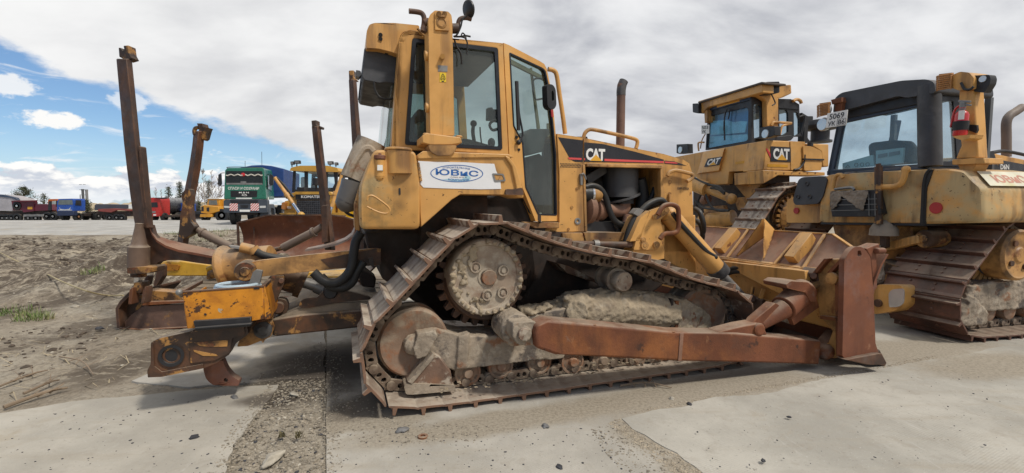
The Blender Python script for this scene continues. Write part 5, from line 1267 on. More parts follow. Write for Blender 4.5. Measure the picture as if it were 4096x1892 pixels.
# ================================================================== RIPPER of the front bulldozer
def ripper_a():
    root, L, F, w = BD_A, A.L, A.F, A.w
    OY, OI, RD, YD = MAT['oily_yellow'], MAT['oily'], MAT['rust_dark'], MAT['yellow_dirty']
    B = 'b3'
    W0 = .95
    # lower beams
    def lower(wv):
        mb = MB(); mb.ext(w(B, [(1175, 645), (1380, 610), (1770, 580), (1905, 560), (1905, 680), (1760, 697), (1205, 757), (1172, 750)], wv), L * .22)
        return mb
    lb = lower(W0).build('ripper_beam', OI, root, .012)
    lower(1.85).build('ripper_beam', OY, root, .012)
    mb = MB(); mb.ext(w(B, [(1175, 642), (1380, 560), (1400, 540), (1850, 520), (1905, 520), (1905, 585), (1770, 582), (1380, 612)], 1.0), L * 1.0); mb.build('ripper_deck', M_('dust_covered_deck', (.26, .21, .155), .9, var=.25, blots=[((.12, .095, .07), 3, .56, .1, .8)], bump=(25, .6)), root, .01)
    mb = MB(); mb.ext(w(B, rr([(1350, 560), (1362, 518), (1395, 500), (1480, 492), (1540, 425), (1570, 412), (1640, 440), (1690, 450), (1840, 490), (1840, 505), (1640, 525), (1420, 565)], 14), .98), L * .05); gs = mb.build('cylinder_gusset', OI, root, .006)
    mb = MB(); mb.lathe(A.w(B, (1567, 460), .955), L, [(0, 0), (0, .05), (.015, .06), (.04, .065), (.08, .065)], 18); mb.build('gusset_pin', MAT['black'], gs)
    # upper links
    for wv, m in ((.93, YD), (1.95, YD)):
        mb = MB(); mb.ext(w(B, rr([(1000, 262), (1060, 245), (1400, 205), (1870, 160), (1905, 160), (1905, 270), (1700, 290), (1240, 335), (1100, 352), (960, 350), (935, 310)], 14), wv), L * .07)
        lk = mb.build('ripper_link', m, root, .008)
        mb = MB(); mb.lathe(A.w(B, (983, 318), wv - .05), L, [(0, 0), (0, .035), (.012, .04), (.012, .075), (.03, .085), (.2, .085)], 20); mb.build('link_pin', OY, lk)
        mb = MB(); mb.ext(w(B, [(1500, 235), (1870, 160), (1910, 160), (1910, 268), (1700, 290), (1560, 292)], wv - .004), L * .004); mb.build('oil_stain', OI, lk)
    # lift cylinder with its rod
    mb = MB(); mb.cyl(A.w(B, (1210, 330), 1.25), A.w(B, (1372, 385), 1.25), .13, n=22); mb.cyl(A.w(B, (1350, 378), 1.25), A.w(B, (1390, 392), 1.25), .15, n=22); rc = mb.build('ripper_cylinder', OY, root)
    mb = MB(); mb.cyl(A.w(B, (1380, 388), 1.25), A.w(B, (1480, 420), 1.22), .05, n=16); mb.cyl(A.w(B, (1470, 415), 1.22), A.w(B, (1560, 455), 1.2), .065, n=14); mb.build('cylinder_rod', MAT['steel'], rc)
    # tubular knuckle and hose fitting
    a = A.w(B, (905, 285), 1.3)
    mb = MB(); mb.lathe(A.w(B, (862, 290), 1.45), (F * .92 - L * .25 + UP * .18), [(-.02, 0), (-.02, .20), (.01, .21), (.02, .20), (.05, .17), (.42, .13), (.42, 0)], 26); mb.build('ripper_knuckle', MAT['yellow_dirty'], root, .006)
    mb = MB(); mb.cyl(A.w(B, (955, 150), 1.25), A.w(B, (1045, 170), 1.25), .045, n=12); mb.cyl(A.w(B, (1035, 155), 1.25), A.w(B, (1060, 190), 1.25), .05, n=10); mb.build('hose_fitting', YD, root)
    mb = MB(); mb.tube(w(B, [(1060, 180), (1110, 205), (1200, 225), (1300, 240)], 1.2), .034, 10)
    mb.tube(w(B, [(1775, 50), (1740, 110), (1725, 190), (1712, 280), (1670, 350), (1600, 395), (1520, 380), (1450, 320)], .85), .040, 12)
    mb.tube(w(B, [(1790, 250), (1745, 320), (1715, 385), (1655, 425), (1570, 415), (1500, 350)], .88), .040, 12)
    mb.each('ripper_hose', MAT['rubber'], root)
    mb = MB()
    mb.ext(w(B, [(875, 140), (950, 150), (955, 165), (890, 155)], 1.3), L * .1); mb.build('hose_tab', MAT['steel'], root)
    mb = MB(); mb.ext(w(B, rr([(1825, 225), (1855, 220), (1860, 265), (1872, 300), (1835, 268)], 5), .84), L * .05); mb.ext(w(B, [(1795, 60), (1815, 120), (1805, 330), (1790, 330)], 1.6), L * .05); mb.build('link_stop', MAT['dark'], root)
    mb = MB(); mb.ext(w(B, [(1740, 300), (1800, 300), (1880, 360), (1870, 430), (1780, 420)], 1.5), L * .3); mb.build('rear_hitch', MAT['dark'], root, .02)
    # cross beam: knuckle plate with pins
    mb = MB(); mb.ext(w(B, rr([(1170, 345), (1252, 345), (1250, 400), (1180, 560), (1175, 640), (1125, 640), (1115, 430)], 10), .92), L * .06); mb.ext(w(B, rr([(1185, 520), (1215, 500), (1262, 510), (1280, 550), (1270, 600), (1215, 612), (1180, 600)], 16), 1.05), L * .12); pl = mb.build('hinge_plate', OY, root, .008)
    mb = MB()
    for p, r_, w_ in (((1212, 565), .045, 1.0), ((1232, 380), .02, .90)): mb.lathe(A.w(B, p, w_), L, [(0, 0), (0, r_), (.02, r_ * 1.1), (.08, r_ * 1.1)], 16)
    mb.each('hinge_pin', RD, pl)
    mb = MB(); mb.ext(w(B, rr([(930, 828), (985, 700), (1040, 660), (1110, 645), (1165, 665), (1180, 710), (1165, 755), (1120, 780), (1108, 808), (1100, 785), (1010, 822)], 14), .86), L * .16); bk = mb.build('beam_bracket', OY, root, .01)
    mb = MB(); mb.lathe(A.w(B, (1105, 720), .83), L, [(0, 0), (0, .035), (.012, .045), (.02, .07), (.05, .075)], 20); mb.build('bracket_pin', MAT['muffler'], bk)
    # tool box riding on the cross beam
    mb = MB()
    face = [(560, 455), (1112, 418), (1118, 640), (1025, 655), (780, 690), (592, 706), (575, 590)]
    mb.ext(w(B, face, .62), L * .02)
    mb.ext(w(B, [(1108, 418), (1122, 418), (1165, 610), (1158, 640), (1118, 645)], .62), L * .45)
    mb.ext([A.w(B, (575, 500), .62), A.w(B, (590, 500), .62), A.w(B, (600, 690), .62), A.w(B, (588, 690), .62)], L * .55)
    mb.ext(w(B, [(600, 650), (1110, 610), (1112, 640), (600, 690)], .63), L * .5)
    mb.ext(w(B, [(566, 455), (1160, 418), (1160, 620), (592, 690)], 1.12), L * .02)
    tb = mb.build('tool_box', MAT['orange_box'], root, .006)
    mb = MB(); mb.ext(w(B, [(556, 452), (1115, 412), (1118, 424), (560, 464)], .615), L * .03); mb.bar(A.w(B, (1113, 416), .63), A.w(B, (1113, 416), .63) + L * .5, .03, .03); mb.bar(A.w(B, (558, 456), .63), A.w(B, (558, 456), .63) + L * .5, .03, .03); mb.build('box_rim', MAT['rust_dark'], tb, .004)
    mb = MB(); mb.ext(w(B, rr([(1040, 425), (1065, 422), (1085, 428), (1085, 436), (1050, 438)], 3), .614), L * .004); mb.ext(w(B, oval(B, 716, 608, 10, 7, 10, .4), .614), L * .004); mb.build('rust_hole', MAT['black'], tb)
    mb = MB(); mb.cyl(A.w(B, (540, 462), .58), A.w(B, (556, 480), .66), .016, n=8); mb.ball(A.w(B, (538, 458), .58), .024); mb.build('box_latch', MAT['steel'], tb)
    mb = MB(); mb.ext(w(B, [(632, 655), (870, 640), (1028, 628), (1028, 690), (650, 722), (645, 700)], .58), L * .12); mb.ext(w(B, [(640, 700), (1028, 668), (1030, 680), (650, 712)], .55), L * .06); mb.build('angle_iron', MAT['black'], root, .005)
    # shank carrier and shank
    car = [(346, 800), (392, 775), (620, 722), (650, 705), (1000, 690), (1010, 740), (985, 760), (930, 800), (905, 830), (880, 880), (800, 935), (705, 975), (420, 1032), (325, 1036), (321, 990), (345, 945)]
    mb = MB(); hole = oval(B, 484, 890, 44, 42, 20)
    mb.ext(w(B, rr(car, 10), .66), L * .10, [w(B, hole, .66)]); mb.ext(w(B, rr([(p[0], p[1]) for p in car], 10), 1.06), L * .10)
    mb.ext(w(B, [(352, 830), (620, 760), (870, 760), (860, 880), (700, 960), (420, 1020), (345, 1000)], .76), L * .3)
    cr = mb.build('shank_carrier', MAT['oily'], root, .012)
    mb = MB(); mb.ext(w(B, rr([(326, 985), (346, 945), (352, 800), (362, 800), (368, 960), (420, 1000), (700, 945), (702, 975), (420, 1033), (324, 1037)], 8), .65), L * .02); mb.ext(w(B, rr([(612, 730), (640, 722), (980, 690), (985, 745), (900, 770), (880, 870), (780, 920), (615, 940)], 12), .645), L * .03); mb.build('carrier_rib', OI, cr, .006)
    mb = MB(); mb.lathe(A.w(B, (484, 890), .70), L, [(0, 0), (0, .05)], 18); mb.lathe(A.w(B, (484, 890), .645), L, [(.02, .075), (0, .085), (0, .062), (.03, .058), (.05, .058), (.05, 0)], 22); mb.build('carrier_pin_hole', MAT['black'], cr)
    mb = MB()
    mb.ext(w(B, [(640, 800), (870, 782), (865, 826), (760, 830), (680, 822)], .640), L * .004); mb.ext(w(B, [(635, 850), (790, 880), (800, 892), (700, 890), (640, 862)], .640), L * .004); pp = mb.build('paint_remnant', OY, cr)
    sh = [(700, 975), (742, 955), (835, 918), (850, 960), (870, 995), (900, 1030), (952, 1062), (942, 1095), (850, 1093), (772, 1090), (740, 1068), (718, 1040)]
    mb = MB(); mb.ext(w(B, rr(sh, 12), .88), L * .09, [w(B, oval(B, 855, 1056, 14, 15, 14), .88)]); mb.build('ripper_shank', MAT['rust_smooth'], root, .02, 3)
    # strut and bottle behind the tank
    mb = MB(); mb.cyl(A.w('d2', (405, 20), 1.0), A.w('d2', (210, 480), 1.0), .13, .135, 20); mb.tube(w('d2', [(430, 140), (385, 95), (320, 105), (270, 170), (200, 280), (150, 400), (135, 440)], .88), .03, 8); mb.cyl(A.w('d2', (130, 478), 1.0), A.w('d2', (270, 520), .98), .045, n=12); st = mb.build('rear_strut', MAT['mud_worn'], root)
    mb = MB(); mb.tube(w('d2', [(205, 500), (180, 580), (140, 680), (110, 740)], .95), .115, 18, 4, .10); mb.ball(A.w('d2', (112, 735), .95), .10); mb.build('air_bottle', M_('dull_grey_bottle', (.13, .12, .11), .4, var=.2, dust=(DUST, .3)), root)
    mb = MB(); mb.tube(w('d2', [(105, 765), (80, 800), (95, 850), (140, 885), (210, 910)], .95), .014, 6); mb.tube(w('d2', [(450, 220), (400, 205), (350, 190), (300, 230), (240, 240)], .9), .022, 6); mb.build('strut_cable', MAT['rubber'], st)
    mb = MB(); mb.ext(w('d2', [(255, 560), (200, 760), (205, 1060), (265, 1085)], .62), L * .5); mb.build('tank_back', MAT['yellow_dirty'], root, .01)
    # things left in the tool box
    mb = MB()
    c0 = A.w(B, (940, 418), .85)
    for k in range(4):
        r_ = .15 - k * .006
        mb.tube([c0 + (F * math.cos(t) * r_ * 1.15 + L * math.sin(t) * r_) + UP * (.018 * k - .04) for t in [i * math.pi / 8 for i in range(17)]], .017, 8, 2)
    o = mb.build('rope_coil', MAT['rope'], None, fr=A); tag(o, 'coil of pale blue rope lying in the orange tool box behind the bulldozer', 'rope coil')
    mb = MB(); mb.ext(w(B, rr([(1010, 405), (1040, 320), (1060, 305), (1105, 312), (1085, 400), (1060, 440), (1015, 440)], 8), .80), L * .05); o = mb.build('steel_strap', MAT['steel'], None, .006, fr=A); tag(o, 'grey bent steel strap standing up out of the orange tool box', 'metal strap')
ripper_a()
# ================================================================== THE OTHER TWO BIG MACHINES ON THE RIGHT
Rf = Frame(gp('t', (2478, 862)), R(14.6))
def number_plate(parent, P, m_text, rows):
    """P(u, v) maps the plate's unit square to space; rows of (text, u0, v0, u1, v1)"""
    n = (P(1, 0) - P(0, 0)).cross(P(0, 1) - P(0, 0)).normalized()
    if n.dot(EYE - P(.5, .5)) < 0: n = -n
    mb = MB(); mb.ext([P(0, 0), P(1, 0), P(1, 1), P(0, 1)], -n * .012); pl = mb.build('number_plate', MAT['plate'], parent, .003)
    mb = MB()
    for t, u0, v0, u1, v1 in rows: mb.text(t, P(u0, v0) + n * .003, P(u1, v0) + n * .003, P(u0, v1) + n * .003, 0, .015)
    mb.build('plate_characters', MAT['black_ink'], pl)
    return pl, n
def bulldozer_r():
    Y, YC, YD = MAT['yellow'], MAT['yellow_clean'], MAT['yellow_dirty']
    root = thing('crawler_bulldozer', 'yellow crawler bulldozer with grey-black cab roof, rear end towards us at the right edge, fire extinguisher on its post', 'bulldozer', Rf, 'parked yellow crawler bulldozers')
    root['label'] = 'yellow bulldozer with black cab roof, its rear turned towards us at the right edge'
    F, L, s, w = Rf.F, Rf.L, Rf.s, Rf.w
    C = 'c8'
    SR = -.40
    # tank across the back
    mb = MB()
    out = rr([(178, 636), (186, 470), (212, 445), (420, 432), (600, 424), (640, 420), (648, 640), (560, 640)], 22)
    P = s(C, out, SR)
    def sc(P, k, d):
        c = sum(P, Vector()) / len(P); return [c + (p - c) * k + F * d for p in P]
    mb.loft([sc(P, .96, -.03), sc(P, .99, -.015), P, [p + F * .75 for p in P]])
    tk = mb.build('fuel_tank', MAT['tank'], root)
    mb = MB(); P = s(C, rr([(45, 636), (46, 550), (66, 534), (182, 512), (182, 636)], 10), SR + .1); mb.ext(P, F * .6); mb.build('left_fender', YC, tk, .02)
    # bulging right-hand pod with the filler
    mb = MB()
    P = s(C, rr([(578, 640), (590, 450), (610, 424), (690, 420), (765, 430), (800, 470), (838, 500), (842, 600), (828, 636)], 20), SR - .0)
    mb.loft([sc(P, .92, -.05), sc(P, .98, -.03), P, [p + F * 1.0 for p in P]])
    mb.build('tank_pod', MAT['tank'], root)
    mb = MB(); mb.tube(s(C, [(618, 424), (600, 445), (590, 500), (584, 640)], SR - .055), .022, 6); mb.ext(s(C, [(604, 424), (628, 424), (602, 500), (596, 640), (574, 640), (582, 500)], SR - .06), F * .02); mb.build('tank_strap', MAT['rubber'], tk)
    mb = MB(); q = Rf.s(C, (722, 462), SR + .1); mb.cyl(Rf.s(C, (724, 480), SR + .1), Rf.s(C, (722, 440), SR + .1), .06, n=16); mb.cyl(Rf.s(C, (722, 444), SR + .1), Rf.s(C, (721, 432), SR + .1), .075, n=16); mb.build('filler_cap', MAT['steel'], tk)
    mb = MB()
    for p, r_, x in (((637, 577), .068, SR - .06), ((83, 588), .05, SR + .08)): mb.cyl(Rf.s(C, p, x), Rf.s(C, p, x) + F * .03, r_, n=20)
    mb.each('reflector', MAT['red'], tk)
    # black plastic panel on the left
    mb = MB(); mb.ext(s(C, rr([(70, 548), (92, 466), (108, 455), (190, 450), (208, 462), (190, 530), (170, 560), (80, 566)], 10), SR - .05), F * .1); pn = mb.build('plastic_panel', MAT['plastic'], root, .03, 3)
    mb = MB()
    for p in ((126, 481), (90, 533), (137, 533)): mb.lathe(Rf.s(C, p, SR - .06), F, [(.0, .012), (-.006, .03), (.01, .04)], 12); 
    mb.each('panel_hole', MAT['black'], pn)
    # crate with a rag, straps and a pole
    mb = MB(); mb.ext(s(C, [(222, 510), (398, 505), (420, 600), (395, 612), (226, 612), (216, 560)], SR - .16), F * .12); cr = mb.build('battery_crate', MAT['black'], root, .01)
    mb = MB()
    for x in (372, 396): mb.bar(Rf.s(C, (x, 520), SR - .17), Rf.s(C, (x + 2, 608), SR - .17), .008, .008)
    for y in (545, 566, 588): mb.bar(Rf.s(C, (220, y), SR - .17), Rf.s(C, (404, y - 4), SR - .17), .008, .008)
    mb.build('crate_wire', MAT['steel'], cr)
    mb = MB(); 
    rag = [(216, 512), (250, 508), (366, 506), (372, 512), (350, 588), (330, 582), (290, 548), (262, 530), (258, 545), (240, 575), (222, 588), (218, 550)]
    mb.ext(s(C, rag, SR - .19), F * .012); ro = mb.build('canvas_rag', MAT['cloth'], None, fr=Rf); rough_up(ro, .012, .018, .08)
    tag(ro, 'dirty tan canvas rag draped over the black crate on a bulldozer tank', 'rag')
    mb = MB(); mb.cyl(Rf.s(C, (412, 640), SR - .12), Rf.s(C, (411, 412), SR - .12), .045, n=14); mb.cyl(Rf.s(C, (411, 416), SR - .12), Rf.s(C, (410, 402), SR - .12), .03, n=8); mb.build('steel_pole', MAT['oily'], root)
    mb = MB(); mb.tube(s(C, [(420, 494), (470, 492), (500, 480), (512, 455), (518, 425)], SR - .09), .035, 10); mb.ball(Rf.s(C, (520, 425), SR - .07), .05); mb.tube(s(C, [(230, 500), (235, 470), (245, 448), (262, 445), (270, 458)], SR - .08), .025, 8); mb.each('tank_pipe', YC, root)
    mb = MB(); mb.tube(s(C, [(238, 503), (300, 496), (315, 505)], SR - .1), .02, 8); mb.cyl(Rf.s(C, (303, 452), SR + .05), Rf.s(C, (303, 435), SR + .05), .08, n=16); mb.build('cap_lever', MAT['steel'], root)
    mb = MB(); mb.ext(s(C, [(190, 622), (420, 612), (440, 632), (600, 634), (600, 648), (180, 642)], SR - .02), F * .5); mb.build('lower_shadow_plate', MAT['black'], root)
    # cab
    mb = MB()
    X = -.12
    wo = rr([(214, 440), (262, 222), (590, 155), (592, 415), (240, 444)], 8); wi = rr([(232, 425), (272, 240), (578, 174), (584, 398), (560, 404)], 6)
    mb.ext(s(C, [(205, 446), (250, 215), (300, 190), (600, 140), (600, 424), (220, 448)], X), F * .06, [s(C, wi, X)])
    mb.ext(s(C, [(205, 446), (250, 215), (262, 215), (222, 446)], X), F * .12); mb.ext([p + F * 1.08 for p in s(C, [(205, 446), (250, 215), (262, 215), (222, 446)], X)], F * .12)
    mb.ext(s(C, [(205, 430), (600, 410), (600, 424), (205, 448)], X), F * 1.2)
    cab = mb.build('cab', M_('dark_blue_cab_frame', (.03, .042, .065), .45, var=.2, dust=(DUST, .3)), root, .01)
    mb = MB(); mb.ext(s(C, wi, X + .02), F * .006); mb.build('rear_glass', MAT['glass_blue'], cab)
    mb = MB()
    P = s(C, rr([(232, 180), (236, 142), (262, 120), (500, 72), (600, 66), (632, 78), (636, 120), (520, 140), (490, 132), (250, 196), (230, 200)], 14), X - .12)
    mb.ext(P, F * 1.0); mb.build('cab_roof', MAT['plastic'], root, .03, 3)
    mb = MB(); mb.ext(s(C, [(238, 200), (500, 138), (600, 138), (600, 160), (262, 226)], X - .02), F * .2); mb.build('roof_eave', MAT['black'], cab, .01)
    mb = MB(); mb.tube(s(C, [(612, 92), (612, 140), (614, 300), (616, 412)], X - .02), .12, 16, 3); mb.build('corner_pillar', MAT['plastic'], root)
    # right-hand side of the cab: door window, front pillar
    wside = Rf.loc(Rf.s(C, (650, 300), X + .1)).y
    mb = MB()
    so = [(645, 130), (800, 130), (835, 250), (842, 410), (645, 410)]; si = rr([(655, 155), (708, 152), (722, 380), (700, 392), (655, 392)], 6); s2 = rr([(800, 150), (812, 170), (828, 380), (806, 380)], 5)
    mb.ext(w(C, so, wside), L * .05, [w(C, si, wside), w(C, s2, wside)])
    mb.build('cab_side', MAT['seal'], cab)
    mb = MB(); mb.ext(w(C, si, wside + .01), L * .006); mb.build('door_glass', MAT['glass_blue'], cab)
    mb = MB()                                                          # far walls seen through the glass
    q0 = Rf.loc(Rf.s(C, (240, 330), X))
    mb.ext([Rf.P(.95, q0.y - .02, 1.9), Rf.P(.95, wside, 1.9), Rf.P(.95, wside, 2.15), Rf.P(.95, q0.y - .02, 2.15)], F * .04)
    for yy in (q0.y - .06, (q0.y + wside) / 2 + .1, (q0.y + wside) / 2 - .35, wside + .06): mb.ext([Rf.P(.95, yy, 1.9), Rf.P(.95, yy + .07, 1.9), Rf.P(.95, yy + .07, 3.0), Rf.P(.95, yy, 3.0)], F * .05)
    mb.build('cab_front_frame', MAT['grey_trim'], cab)
    mb = MB(); P = s(C, rr([(370, 330), (385, 318), (470, 308), (505, 310), (525, 335), (530, 400), (380, 410)], 12), .35); mb.ext(P, F * .2); mb.build('operator_seat', MAT['interior'], cab, .03)
    mb = MB(); mb.ext(s(C, [(400, 350), (510, 338), (505, 400), (400, 408)], .02), F * .03); pp = mb.build('document_sheet', M_('pale_green_sheet', (.50, .62, .58), .6, var=.08), cab)
    mb = MB(); mb.ext(s(C, [(268, 400), (388, 366), (392, 412), (268, 424)], .0), F * .02); p2 = mb.build('info_card', M_('pale_card', (.52, .65, .60), .6, var=.05), cab)
    mb = MB()
    for cx in (322, 345, 367): mb.ext(s(C, oval(C, cx, 405 - (cx - 345) * .05, 8, 8, 14), -.012), F * .003, [s(C, oval(C, cx, 405 - (cx - 345) * .05, 6, 6, 14), -.012)])
    mb.ext(s(C, [(278, 418), (288, 404), (298, 416)], -.012), F * .003, [s(C, [(282, 416), (288, 408), (294, 415)], -.012)])
    for a_ in ((408, 365, 446, 358), (452, 357, 495, 350)): mb.ext(s(C, [(a_[0], a_[1]), (a_[2], a_[3]), (a_[2], a_[3] + 14), (a_[0], a_[1] + 16)], .012), F * .003)
    mb.build('card_print', MAT['steel'], p2)
    # rear post with lamps
    mb = MB(); XP = -.30
    mb.ext(s(C, [(730, 110), (790, 108), (806, 380), (716, 382), (738, 330), (728, 250)], XP), F * .16); po = mb.build('rollover_post', YC, root, .015)
    mb = MB(); mb.ext(s(C, rr([(702, 50), (735, 36), (770, 40), (788, 60), (786, 105), (730, 112), (700, 100)], 8), XP - .05), F * .3); mb.ext(s(C, [(702, 384), (830, 378), (832, 400), (702, 406)], XP - .06), F * .3); mb.ext(s(C, rr([(725, 404), (800, 402), (780, 440), (740, 440)], 6), XP), F * .2); mb.each('post_flange', Y, po, bevel=.008)
    mb = MB(); mb.ext(s(C, rr([(783, 52), (850, 48), (856, 64), (852, 85), (830, 120), (790, 116)], 6), XP), F * .1); mb.tube(s(C, [(738, 80), (752, 105), (775, 106), (788, 95)], XP - .07), .014, 6); ld = mb.build('work_lamp', MAT['black'], po, .01)
    mb = MB(); q = Rf.s(C, (823, 65), XP - .01); mb.cyl(q, q + F * .02, .035, n=14); mb.build('lamp_lens', MAT['lamp'], ld)
    cage_m = M_('rusty_lamp_cage', (.32, .15, .05), .6, var=.3)
    def cage(x0, y0, x1, y1, X, tilt):
        mb = MB()
        for i in range(8):
            y = y0 + (y1 - y0) * i / 7
            mb.tube([Rf.s(C, (x0, y + 12), X - .02), Rf.s(C, (x0 + 6, y + 8), X - .08), Rf.s(C, (x1, y), X - .08), Rf.s(C, (x1 + 4, y), X)], .010, 5, 2)
        for x in (x0 + 4, (x0 + x1) / 2, x1): mb.bar(Rf.s(C, (x, y0 + 6), X - .08), Rf.s(C, (x, y1 + 6), X - .08), .01, .01)
        mb.ext(s(C, [(x0 + 8, y0), (x1 + 4, y0 - 6), (x1 + 4, y1), (x0 + 12, y1 + 6)], X), F * .03)
        cg = mb.build('lamp_cage', cage_m, root)
        mb = MB(); q = Rf.s(C, ((x0 + x1) / 2 + 8, (y0 + y1) / 2 + 4), X - .05); mb.lathe(q, F, [(0, 0), (0, .07), (.05, .075)], 16); mb.build('lamp_lens', MAT['lamp'], cg)
    cage(642, 46, 698, 100, XP, 0); cage(168, 162, 212, 205, X - .25, 0)
    mb = MB(); q = Rf.s(C, (186, 245), X - .3); mb.lathe(q, F, [(0, 0), (.0, .085), (.03, .10), (.10, .08), (.12, 0)], 20); mb.tube(s(C, [(196, 240), (230, 225), (250, 225)], X - .2), .02, 6); mb.build('round_lamp', MAT['lamp'], root)
    mb = MB(); mb.ext(s(C, [(222, 148), (262, 138), (266, 156), (226, 166)], X - .2), F * .08); mb.ext(s(C, rr([(240, 158), (268, 152), (262, 196), (236, 192)], 4), X - .18), F * .1); mb.build('lamp_mount', MAT['rust'], root, .01)
    pu = lambda u, v: Rf.s(C, (203 + 86 * u - 0 * v + 4 * v * .0 + (4 * v if 0 else 0), 262 - 18 * u - 62 * v + 0 * u), X - .34)
    pu = lambda u, v: Rf.s(C, (201 + 81 * u + 6 * v, 260 - 12 * u - 58 * v - 3 * u * v), X - .34)
    npl, nn = number_plate(root, pu, None, [('5069', .14, .52, .86, .90), ('УК', .10, .08, .46, .40), ('86', .58, .10, .92, .42)])
    mb = MB(); fr1 = [pu(.54, .04), pu(.97, .04), pu(.97, .47), pu(.54, .47)]; fr2 = [pu(.555, .06), pu(.955, .06), pu(.955, .45), pu(.555, .45)]
    mb.ext([p + nn * .003 for p in fr1], nn * .001, [[p + nn * .003 for p in fr2]]); mb.build('plate_border', MAT['black_ink'], npl)
    # fire extinguisher hung on the post
    fr2 = Frame(Rf.o, Rf.psi)
    ext = thing('fire_extinguisher', 'red fire extinguisher strapped with black tape to the yellow rear post of a bulldozer', 'extinguisher', Rf)
    q0, q1 = Rf.s(C, (733, 292), XP - .12), Rf.s(C, (743, 190), XP - .12)
    ax = q1 - q0; h = ax.length
    mb = MB(); mb.lathe(q0, ax, [(0, 0), (0, .058), (.02, .064), (h * .82, .064), (h * .93, .05), (h, .028), (h + .03, .03), (h + .03, 0)], 24); mb.build('cylinder_body', MAT['red_paint'], ext)
    mb = MB(); mb.cyl(q1, q1 + ax.normalized() * .09, .03, n=12); t_ = q1 + ax.normalized() * .08; mb.bar(t_ - L * .07, t_ + L * .04 + UP * .03, .03, .025); mb.bar(t_ - L * .08 - UP * .04, t_ + L * .03, .02, .02); mb.build('valve_head', MAT['steel'], ext, .004)
    mb = MB(); k = q0 + ax * .62; sid = (EYE - k); sid.z = 0; sid.normalize(); lat = sid.cross(UP)
    rings = []
    for z_ in (0, .1): rings.append([k + ax.normalized() * z_ + (sid * math.cos(a_) + lat * math.sin(a_)) * .0655 for a_ in [-.35 + .1 * i for i in range(9)]])
    mb.loft(rings, cap=False, closed=False); mb.build('paper_label', MAT['white_ink'], ext)
    mb = MB(); mb.tube([q1 + ax.normalized() * .07, q1 + L * .07 + UP * .02, q1 + L * .10 - UP * .15, q0 + L * .085 + UP * .12], .012, 8); mb.build('discharge_hose', MAT['red_paint'], ext)
    mb = MB(); k = q0 + ax * .22; mb.lathe(k, ax, [(0, .060), (0, .072), (.10, .072), (.10, .060)], 20); mb.ext([Rf.s(C, p, XP - .03) for p in [(760, 245), (800, 248), (802, 268), (796, 280), (764, 268)]], F * .03); mb.build('tape_band', MAT['rubber'], ext)
    mb = MB(); mb.ext(s(C, [(704, 292), (776, 286), (770, 300), (745, 310), (715, 300)], XP - .2), F * .2); mb.build('bottle_bracket', Y, po)
    # hood beyond the cab
    wh = 1.05
    mb = MB(); mb.ext(w(C, [(842, 366), (880, 362), (900, 368), (988, 385), (1090, 400), (1090, 640), (842, 520)], wh), L * .9); hd = mb.build('hood', YC, root, .02)
    mb = MB(); mb.ext(w(C, [(886, 385), (988, 404), (1088, 420), (1088, 436), (888, 430)], wh - .004), L * .004); hb = mb.build('hood_decal', MAT['decal'], hd)
    mb = MB(); mb.text('D6N', Rf.w(C, (895, 424), wh - .006), Rf.w(C, (929, 425), wh - .006), Rf.w(C, (895, 403), wh - .006), 0, .02); mb.build('model_lettering', MAT['white_ink'], hb)
    mb = MB(); mb.tube(w(C, [(842, 362), (870, 356), (910, 352), (988, 366), (1080, 390)], wh + .1), .026, 8); mb.build('hood_rail', MAT['black'], hd)
    mb = MB(); mb.ext(w(C, [(838, 352), (868, 352), (888, 420), (888, 432), (842, 432)], wh - .03), L * .3); mb.build('hood_cowl', MAT['black'], hd)
    mb = MB(); mb.tube(w(C, [(918, 375), (918, 300), (918, 240), (930, 212), (955, 195), (980, 178)], 1.5), .062, 18); ex_ = mb.build('exhaust_stack', M_('grey_brown_stack', (.15, .115, .095), .6, var=.2, dust=(DUST, .3)), root)
    # sticker on the sloping side pod
    mb = MB(); mb.ext(w(C, [(765, 446), (940, 436), (988, 440), (1060, 442), (1060, 500), (988, 506), (880, 512), (842, 510), (836, 500)], .30), L * .6); pod = mb.build('side_pod', YC, root, .03)
    a_, b_ = Rf.s(C, (772, 434), SR), Rf.s(C, (834, 492), SR)
    nr = (b_ - a_).cross(F).normalized()
    if nr.z < 0: nr = -nr
    a_, b_ = a_ + nr * .012, b_ + nr * .012
    mb = MB(); mb.ext([a_ + F * .10, b_ + F * .06, b_ + F * .92, a_ + F * .92], nr * .004); stk = mb.build('company_sticker', M_('yellowed_white_vinyl', (.64, .60, .46), .45, var=.1, blots=[((.55, .48, .15), 3, .6, .1, .6)]), pod)
    mb = MB(); q_ = b_.lerp(a_, .2) + nr * .006; mb.text('ЮВиС', q_ + F * .22, q_ + F * .74, b_.lerp(a_, .75) + nr * .006 + F * .22, 0, .03); mb.build('sticker_print', M_('faded_red_print', (.50, .22, .15), .5), stk)
    mb = MB(); mb.ext(w(C, [(880, 545), (1060, 520), (1060, 600), (900, 590)], .75), L * .2); mb.ext(w(C, [(842, 520), (1060, 505), (1060, 620), (842, 620)], 1.2), L * .1); mb.build('side_frame', YC, root, .02)
    # back of the hull, ripper mount and bar
    mb = MB(); mb.ext(s(C, [(225, 640), (560, 640), (580, 720), (560, 880), (420, 900), (260, 740)], .05), F * 2.4); mb.ext(s(C, [(560, 640), (830, 640), (830, 700), (600, 860)], .7), F * 1.5); mb.build('hull', MAT['dark'], root, .02)
    mb = MB(); mb.ext(s(C, [(226, 644), (440, 640), (540, 650), (550, 700), (440, 742), (290, 745), (248, 732)], -.15), F * .3); mb.ext(s(C, [(430, 740), (560, 735), (575, 780), (540, 820), (430, 790)], -.05), F * .3); mb.build('ripper_mount', YD, root, .02)
